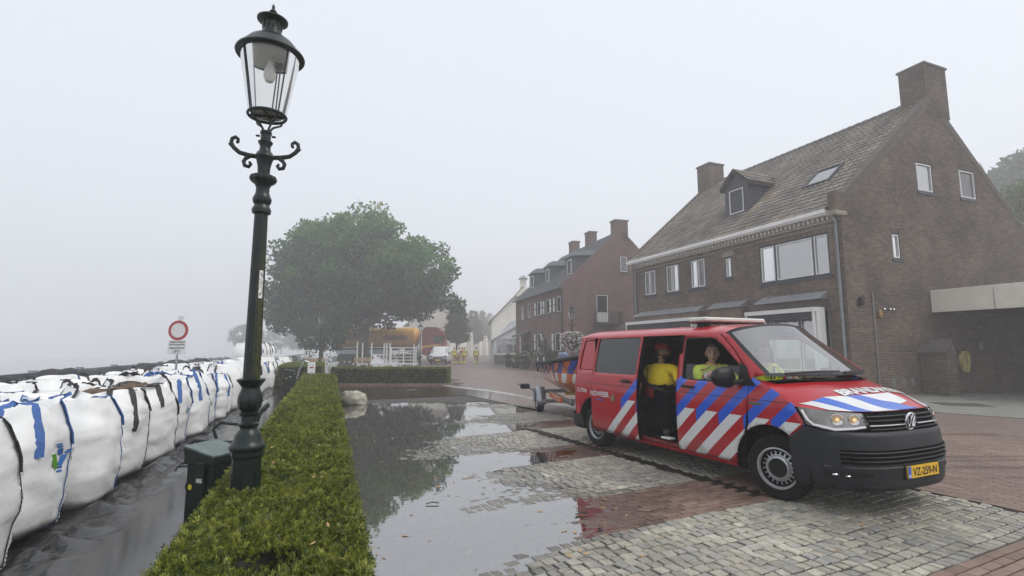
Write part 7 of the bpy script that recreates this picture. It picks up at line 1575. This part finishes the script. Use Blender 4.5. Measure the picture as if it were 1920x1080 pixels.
L.build('foliage', FRESH_L, hb); F_.build('blossom', FLW, hb); a = MB().lathe([(.05, -.55), (.35, -.4), (.45, -.1), (.42, -.1)], 12); a.build('basket', PLA, hb)
# ================================================================== PLANTERS BY THE SECOND HOUSE
def h2p(x, y): p = Matrix.Translation((3.85, 38, 0)) @ Matrix.Rotation(R(16), 4, 'Z') @ Vector((x, y, 0)); return p
POT = pm('dark_pot', (.035, .033, .032), .7, .2)
for k, (x, y, r, h, fl) in enumerate(((-1.6, 9.6, .34, .75, 0), (-1.5, 7.6, .42, .65, 0), (-1.3, 5.6, .45, .8, 60), (-.8, 3.4, .4, .9, 50), (-.8, 1.2, .4, .9, 0))):
    p = h2p(x, y); lab = ['tall planter pot nearest the white house', 'round bush in a dark pot beside the porch', 'flower pot with pink blossom below the shuttered window', 'planter with white blossom beside the white pipe', 'leafy planter at the near corner of the second house'][k]
    t = thing('planter', lab, 'planter', (p.x, p.y, 0), 0, 'planters before the second house'); a = MB().lathe([(r*.7, .02), (r, h*.8), (r*1.05, h*.82), (r*1.05, h*.86), (r*.9, h*.86)], 14); a.build('pot', POT, t, True, 40)
    L = Leaves(); rg = random.Random(90+k)
    for i in range(5): d = rdir(rg, 0); blob_leaves(L, Vector((d.x*r*.6, d.y*r*.6, h+r*.5+d.z*r*.3)), (r*.7, r*.7, r*.6), 50, .12, rg, .5)
    L.build('foliage', FRESH_L if k % 2 else DARK_L, t)
    if fl:
        F_ = Leaves()
        for i in range(fl): d = rdir(rg, 0); F_.quad(Vector((d.x*r*1.1, d.y*r*1.1, h+r*.6+d.z*r*.8)), rdir(rg), d.orthogonal().normalized(), .13, .06, rg.random())
        F_.build('blossom', FLW, t)
for k, (x, y, z, rx, rz) in enumerate(((-.35, 8.2, .3, .5, 1.3), (-.3, 4.3, .2, .35, 1.35), (-.35, .9, 1.05, .9, .25), (-.35, 5.8, 1.1, .9, .25), (-.3, 2.4, .2, .4, 1.0))):
    p = h2p(x, y); bush('climbing_plant' if rz > .5 else 'window_box', ['dark climber round the porch of the second house', 'climber beside the white pipe on the second house', 'window box under the near ground-floor window', 'window box under the far ground-floor window', 'climber between the two ground-floor windows'][k], (p.x, p.y, z), (rx*.6, rx*.6, rz), 360, .13, DARK_L if k in (0, 4) else FRESH_L, 110+k, cat='climber' if rz > .5 else 'window box')
p = h2p(6.2, -2.2); bush('garden_shrub', 'green shrub in the gap between the two brick houses', (p.x, p.y, 1.2), (1.2, .8, .8), 420, .16, FRESH_L, 130)
# ================================================================== YELLOW TANK LORRY
TY = pm('tank_yellow', (.90, .46, .05), .4, .08, 1.5, coat=.2); TR_ = pm('tank_red', (.25, .02, .02), .4, .05); CABR = pm('cab_red', (.32, .012, .02), .35, .06, coat=.3)
lo = thing('tank_lorry', 'yellow tank lorry with red cab parked behind the big tree', 'lorry', (0, 67, 0), 0); lo.scale = (1.075, 1.075, 1.075)
a = MB(Matrix.Translation((-21.2, 0, 2.95)) @ Matrix.Rotation(R(90), 4, 'Y')); a.lathe([(.3, -.02), (.85, .05), (1.15, .35), (1.2, .6), (1.2, 9.3), (1.15, 9.6), (.85, 9.9), (.3, 9.98)], 28); a.build('tank', TY, lo, True, 40)
for (x0, x1) in ((-20.2, -17.6), (-15.4, -12.4)):
    a = MB(); a.grid(lambda u, v: (lambda w: Vector((x0+(x1-x0)*u, -1.215*math.cos(w), 2.95+1.215*math.sin(w))))(-.05+.42*(v-.5)*max(.25, 1-(2*u-1)**8)), 20, 6); a.build('red_emblem', TR_, lo, True)
MB().cham(-21.2, -11.4, -.6, .6, 1.25, 1.72, .03).build('chassis', PLA, lo); MB().box(-20.8, -14.5, -1.22, -1.16, .95, 1.45).build('side_guard', GALV, lo)
for x in (-20.2, -18.9, -17.6, -13.0, -9.6): 
    for s_ in (-1, 1): a = MB(Matrix.Translation((x, s_*1.05, .52)) @ Matrix.Rotation(R(90), 4, 'X')); a.lathe([(.28, -.16), (.5, -.16), (.52, -.1), (.52, .1), (.5, .16), (.28, .16), (.1, .1)], 20); a.build('wheel', RUB, lo, True, 40)
a = MB(); a.prism([(-10.7, .9), (-10.7, 3.75), (-10.3, 4.15), (-8.9, 4.12), (-8.25, 3.5), (-8.02, 2.3), (-7.98, .7), (-9.0, .55)], -1.22, 1.22, 'y'); a.build('cab', CABR, lo)
MB().add([(-9.35, -1.228, 2.3), (-8.32, -1.228, 2.3), (-8.45, -1.228, 3.15), (-9.3, -1.228, 3.15)], [(0, 1, 2, 3)]).build('cab_window', MATS['dark_pane'], lo); MB().add([(-10.7, -1.228, 1.9), (-8.3, -1.228, 2.2), (-8.3, -1.228, 2.05), (-10.7, -1.228, 1.6)], [(0, 1, 2, 3)]).build('yellow_stripe', TY, lo)
MB().add([(-8.05, -1.1, 2.4), (-8.05, 1.1, 2.4), (-8.28, 1.1, 3.5), (-8.28, -1.1, 3.5)], [(0, 1, 2, 3)]).build('windscreen', MATS['dark_pane'], lo); MB().cham(-8.3, -8.0, -1.55, -1.3, 2.4, 3.2, .03).build('mirror', PLA, lo)
# ================================================================== WHITE DELIVERY VAN
wv_ = thing('delivery_van', 'small white delivery van facing the camera beside the white rack', 'van', (-7.75, 54, 0), 0)
a = MB(); sec = [(.0, .35, .95, .80), (.15, .35, 1.05, .90), (.9, .33, 1.18, .92), (1.55, .33, 1.85, .84), (1.8, .33, 1.93, .84), (4.3, .35, 1.95, .86), (4.4, .4, 1.9, .84)]
ring = lambda y, z0, z1, hw: [(-hw, y, z0), (-hw-.08, y, z0+.25), (-hw-.08, y, min(1.05, z1-.1)), (-hw+(.08 if z1 > 1.3 else .02), y, z1-.06), (-hw+.22, y, z1), (hw-.22, y, z1), (hw-(.08 if z1 > 1.3 else .02), y, z1-.06), (hw+.08, y, min(1.05, z1-.1)), (hw+.08, y, z0+.25), (hw, y, z0)]
vs_ = [p for s_ in sec for p in ring(*s_)]; a.add(vs_, [(i*10+k, i*10+k+1, (i+1)*10+k+1, (i+1)*10+k) for i in range(6) for k in range(9)]+[tuple(range(10)), tuple(range(69, 59, -1))]); a.build('body', pm('white_van_paint', (.75, .76, .77), .35, .03, coat=.4), wv_, True, 35)
a = MB(); a.add([(-.80, .93, 1.21), (.80, .93, 1.21), (.70, 1.52, 1.80), (-.70, 1.52, 1.80)], [(0, 1, 2, 3)]); a.build('windscreen', MATS['dark_pane'], wv_)
MB().cham(-.95, .95, -.12, .25, .28, .62, .05).build('bumper', PLA, wv_); MB().cham(-.55, .55, -.05, .05, .66, .82, .03).build('grille', PLA, wv_); MB().box(-.27, .27, -.135, -.122, .44, .56).build('number_plate', YEL, wv_)
for s_ in (-1, 1):
    MB().cham(s_*.75-.16, s_*.75+.16, -.03, .2, .72, .98, .04).build('headlight', MATS['lamp_housing'], wv_); MB().cham(s_*1.06-.1, s_*1.06+.1, 1.0, 1.15, 1.12, 1.32, .03).build('wing_mirror', PLA, wv_)
    for y in (.8, 3.5): a = MB(Matrix.Translation((s_*.80, y, .32)) @ Matrix.Rotation(R(90), 4, 'Y')); a.lathe([(.18, -.1), (.31, -.1), (.32, -.06), (.32, .06), (.31, .1), (.18, .1)], 20); a.build('wheel', RUB, wv_, True, 40)
# ================================================================== WHITE STEEL RACK
rk = thing('steel_rack', 'white painted steel rack with upright posts standing behind the low hedge', 'rack', (0, 50, 0), 0); RW = pm('white_steel', (.86, .87, .86), .45, .06)
for x, h, dy in ((-15.0, 2.35, 0), (-14.75, 2.25, .9), (-13.85, 2.25, .9), (-12.4, 2.2, 0), (-12.15, 2.25, 0), (-12.05, 2.2, .9), (-9.5, 2.1, 0)): MB().box(x-.05, x+.05, dy-.05, dy+.05, .1, h).build('post', RW, rk)
for dy in (0, .9): MB().cham(-15.4, -9.2, dy-.06, dy+.06, .16, .28, .01).build('base_rail', RW, rk)
for x in (-15, -14, -13, -12, -10.8, -9.5): MB().box(x-.06, x+.06, -.1, 1.0, .04, .155).build('foot_beam', RW, rk)
for z in (.55, .85, 1.15, 1.45, 1.72): MB().box(-11.65, -9.36, -.03, .03, z, z+.07).build('gate_rail', RW, rk)
for x in (-11.7, -10.5, -9.3): MB().box(x-.05, x+.05, -.045, .045, .3, 1.8).build('gate_post', RW, rk)
for x, z in ((-11.3, 1.35), (-10.7, 1.5)): MB().box(x-.22, x+.22, -.05, -.032, z, z+.17).build('notice', SW, rk)
# small board and timber seats by the far hedge
WOOD = pm('pale_timber', (.38, .27, .18), .8, .2, 6)
for k, (x, y) in enumerate(((-16.0, 42), (-12.9, 44.5))):
    t = thing('timber_bench', ['small timber bench by the hedge near the far bags', 'small timber bench in front of the tree bed'][k], 'bench', (x, y, 0), .1); MB().cham(-.7, .7, -.2, .2, .42, .50, .01).build('seat', WOOD, t); MB().cham(-.7, .7, .16, .22, .6, .9, .01).build('backrest', WOOD, t)
    for s_ in (-.55, .55): MB().box(s_-.05, s_+.05, -.18, .22, .02, .419).build('leg', PLA, t)
wc = thing('hose_reel_box', 'white panel with hose at the far end of the long hedge', 'panel', tuple(UV(21.4, -.55)), ST); MB().cham(-.14, .14, -.03, .03, .55, 1.12, .02).build('panel', SW, wc); a = MB(); a.tube([(-.1, -.04, 1.12), (-.25, -.04, 1.2), (-.4, -.04, .9), (-.5, -.04, .5)], .03, 6); a.build('hose', GALV, wc, True); MB().box(-.03, .03, -.03, .03, 0, .55).build('post', GALV, wc); MB().box(-.06, .08, -.034, -.031, .9, .95).build('red_print', SR, wc)
# ================================================================== FAR BUILDINGS
fb = thing('distant_house', 'pale beige house with steep roof half hidden behind the big tree', 'house', (-11.8, 84, 0), 0); MB().box(-5, 1.7, 0, 9, 0, 8.2).build('wall', RENDER, fb); MB().add([(-5.2, -.2, 8.2), (1.9, -.2, 8.2), (1.9, 9.2, 8.2), (-5.2, 9.2, 8.2), (-1.6, 1.5, 12.5), (-1.6, 8, 12.5)], [(0, 1, 4), (1, 2, 5, 4), (2, 3, 5), (3, 0, 4, 5)]).build('roof', RTL, fb)
for z in (1, 4.4):
    for x in (-3.6, -1.6, .3): window(fb, Matrix.Translation((x, -.02, z)), 1.0, 1.7, [(.06, .94, .06, 1.64)], 'room', frame=SASH)
for k in range(6):
    Y = 88+k*15; X = -9.6+k*.9; t = thing('distant_house', ['first', 'second', 'third', 'fourth', 'fifth', 'sixth'][k]+' faint terraced house on the left of the misty street', 'house', (X-9, Y, 0), 0, 'misty houses along the street'); MB().box(0, 7.5, 0, 12.5, 0, 5.5).build('wall', RENDER, t); MB().add([(-.2, 0, 5.5), (7.7, 0, 5.5), (7.7, 12.6, 5.5), (-.2, 12.6, 5.5), (3.7, 0, 8.6), (3.7, 12.6, 8.6)], [(1, 2, 5, 4), (3, 0, 4, 5), (0, 1, 4), (2, 3, 5)]).build('roof', RTL, t)
    for y in (1.2, 4.2, 7.2, 10.0): MB().box(7.505, 7.53, y, y+1.1, .8, 2.4).build('window', SASH, t)
for k in range(4):
    Y = 74+k*17; X = .2+k*.8; t = thing('distant_house', ['first', 'second', 'third', 'fourth'][k]+' faint terraced house on the right of the misty street', 'house', (X, Y, 0), R(6), 'misty houses along the street'); MB().box(0, 8, 0, 15, 0, 5.8).build('wall', RENDER, t); MB().add([(-.2, 0, 5.8), (8.2, 0, 5.8), (8.2, 15.1, 5.8), (-.2, 15.1, 5.8), (4, 0, 9), (4, 15.1, 9)], [(1, 2, 5, 4), (3, 0, 4, 5), (0, 1, 4), (2, 3, 5)]).build('roof', RTL, t)
    for y in (1.5, 5, 8.5, 12): MB().box(-.03, -.005, y, y+1.1, .8, 2.4).build('window', FRM, t)
# twigs drifting on the water
TW = pm('wet_twig', (.05, .035, .02), .6)
for k, (px, Z) in enumerate((((.62, 5.25), 0), ((-.9, 5.6), 1), ((-.25, 7.0), 2))):
    a = MB(); rg = random.Random(k); p = Vector((0, 0, .012)); a.tube([p, p+Vector((.06, .03, .01)), p+Vector((.13, .02, .004))], .006, 5)
    if k == 0:
        for i in range(6): a.tube([p+Vector((.06, .03, .01)), p+Vector((.06+rg.uniform(-.1, .1), .03+rg.uniform(-.1, .1), rg.uniform(.0, .05)))], .003, 4)
    o = a.build('twig', TW); o.location = (*px, max(0, gz(*px))); tag(o, ['spiky little twig in the puddle near the brick band', 'short dark twig floating in the middle of the big puddle', 'small twig on the wet setts'][k], 'twig')
for k, (x, y) in enumerate(((1.35, 5.35), (2.05, 5.75), (1.0, 5.75), (-.35, 4.35), (1.75, 6.25), (2.6, 4.3), (3.2, 4.9))):
    o = link('fallen_leaf', FLM, None, (x, y, gz(x, y)+.012)); o.scale = (.075, .06, .05); o.rotation_euler = (0, 0, k*1.3); tag(o, ['dry leaf near the middle of the brick band', 'dry leaf close to the van front wheel', 'yellow leaf at the edge of the big puddle', 'curled leaf floating near the bottom of the picture', 'pale leaf on the setts beside the drain', 'brown leaf on the near setts', 'small leaf on the setts under the van bumper'][k], 'leaf')
hz = MB().box(-170, 170, -60, 290, -3, 30).build('haze', pm('haze_dummy', (1, 1, 1)))
hz['kind'] = 'stuff'
hm = bpy.data.materials.new('haze_air'); hm.use_nodes = True; n, l = nt(hm)
n.remove(n['Principled BSDF']); pv = n.new('ShaderNodeVolumePrincipled'); pv.inputs['Color'].default_value = (1, 1, 1, 1)
pv.inputs['Density'].default_value = .0050; pv.inputs['Anisotropy'].default_value = .35
l.new(pv.outputs[0], [x for x in n if x.type == 'OUTPUT_MATERIAL'][0].inputs['Volume'])
hz.data.materials.clear(); hz.data.materials.append(hm)
try: hm.cycles.homogeneous_volume = True
except Exception: pass
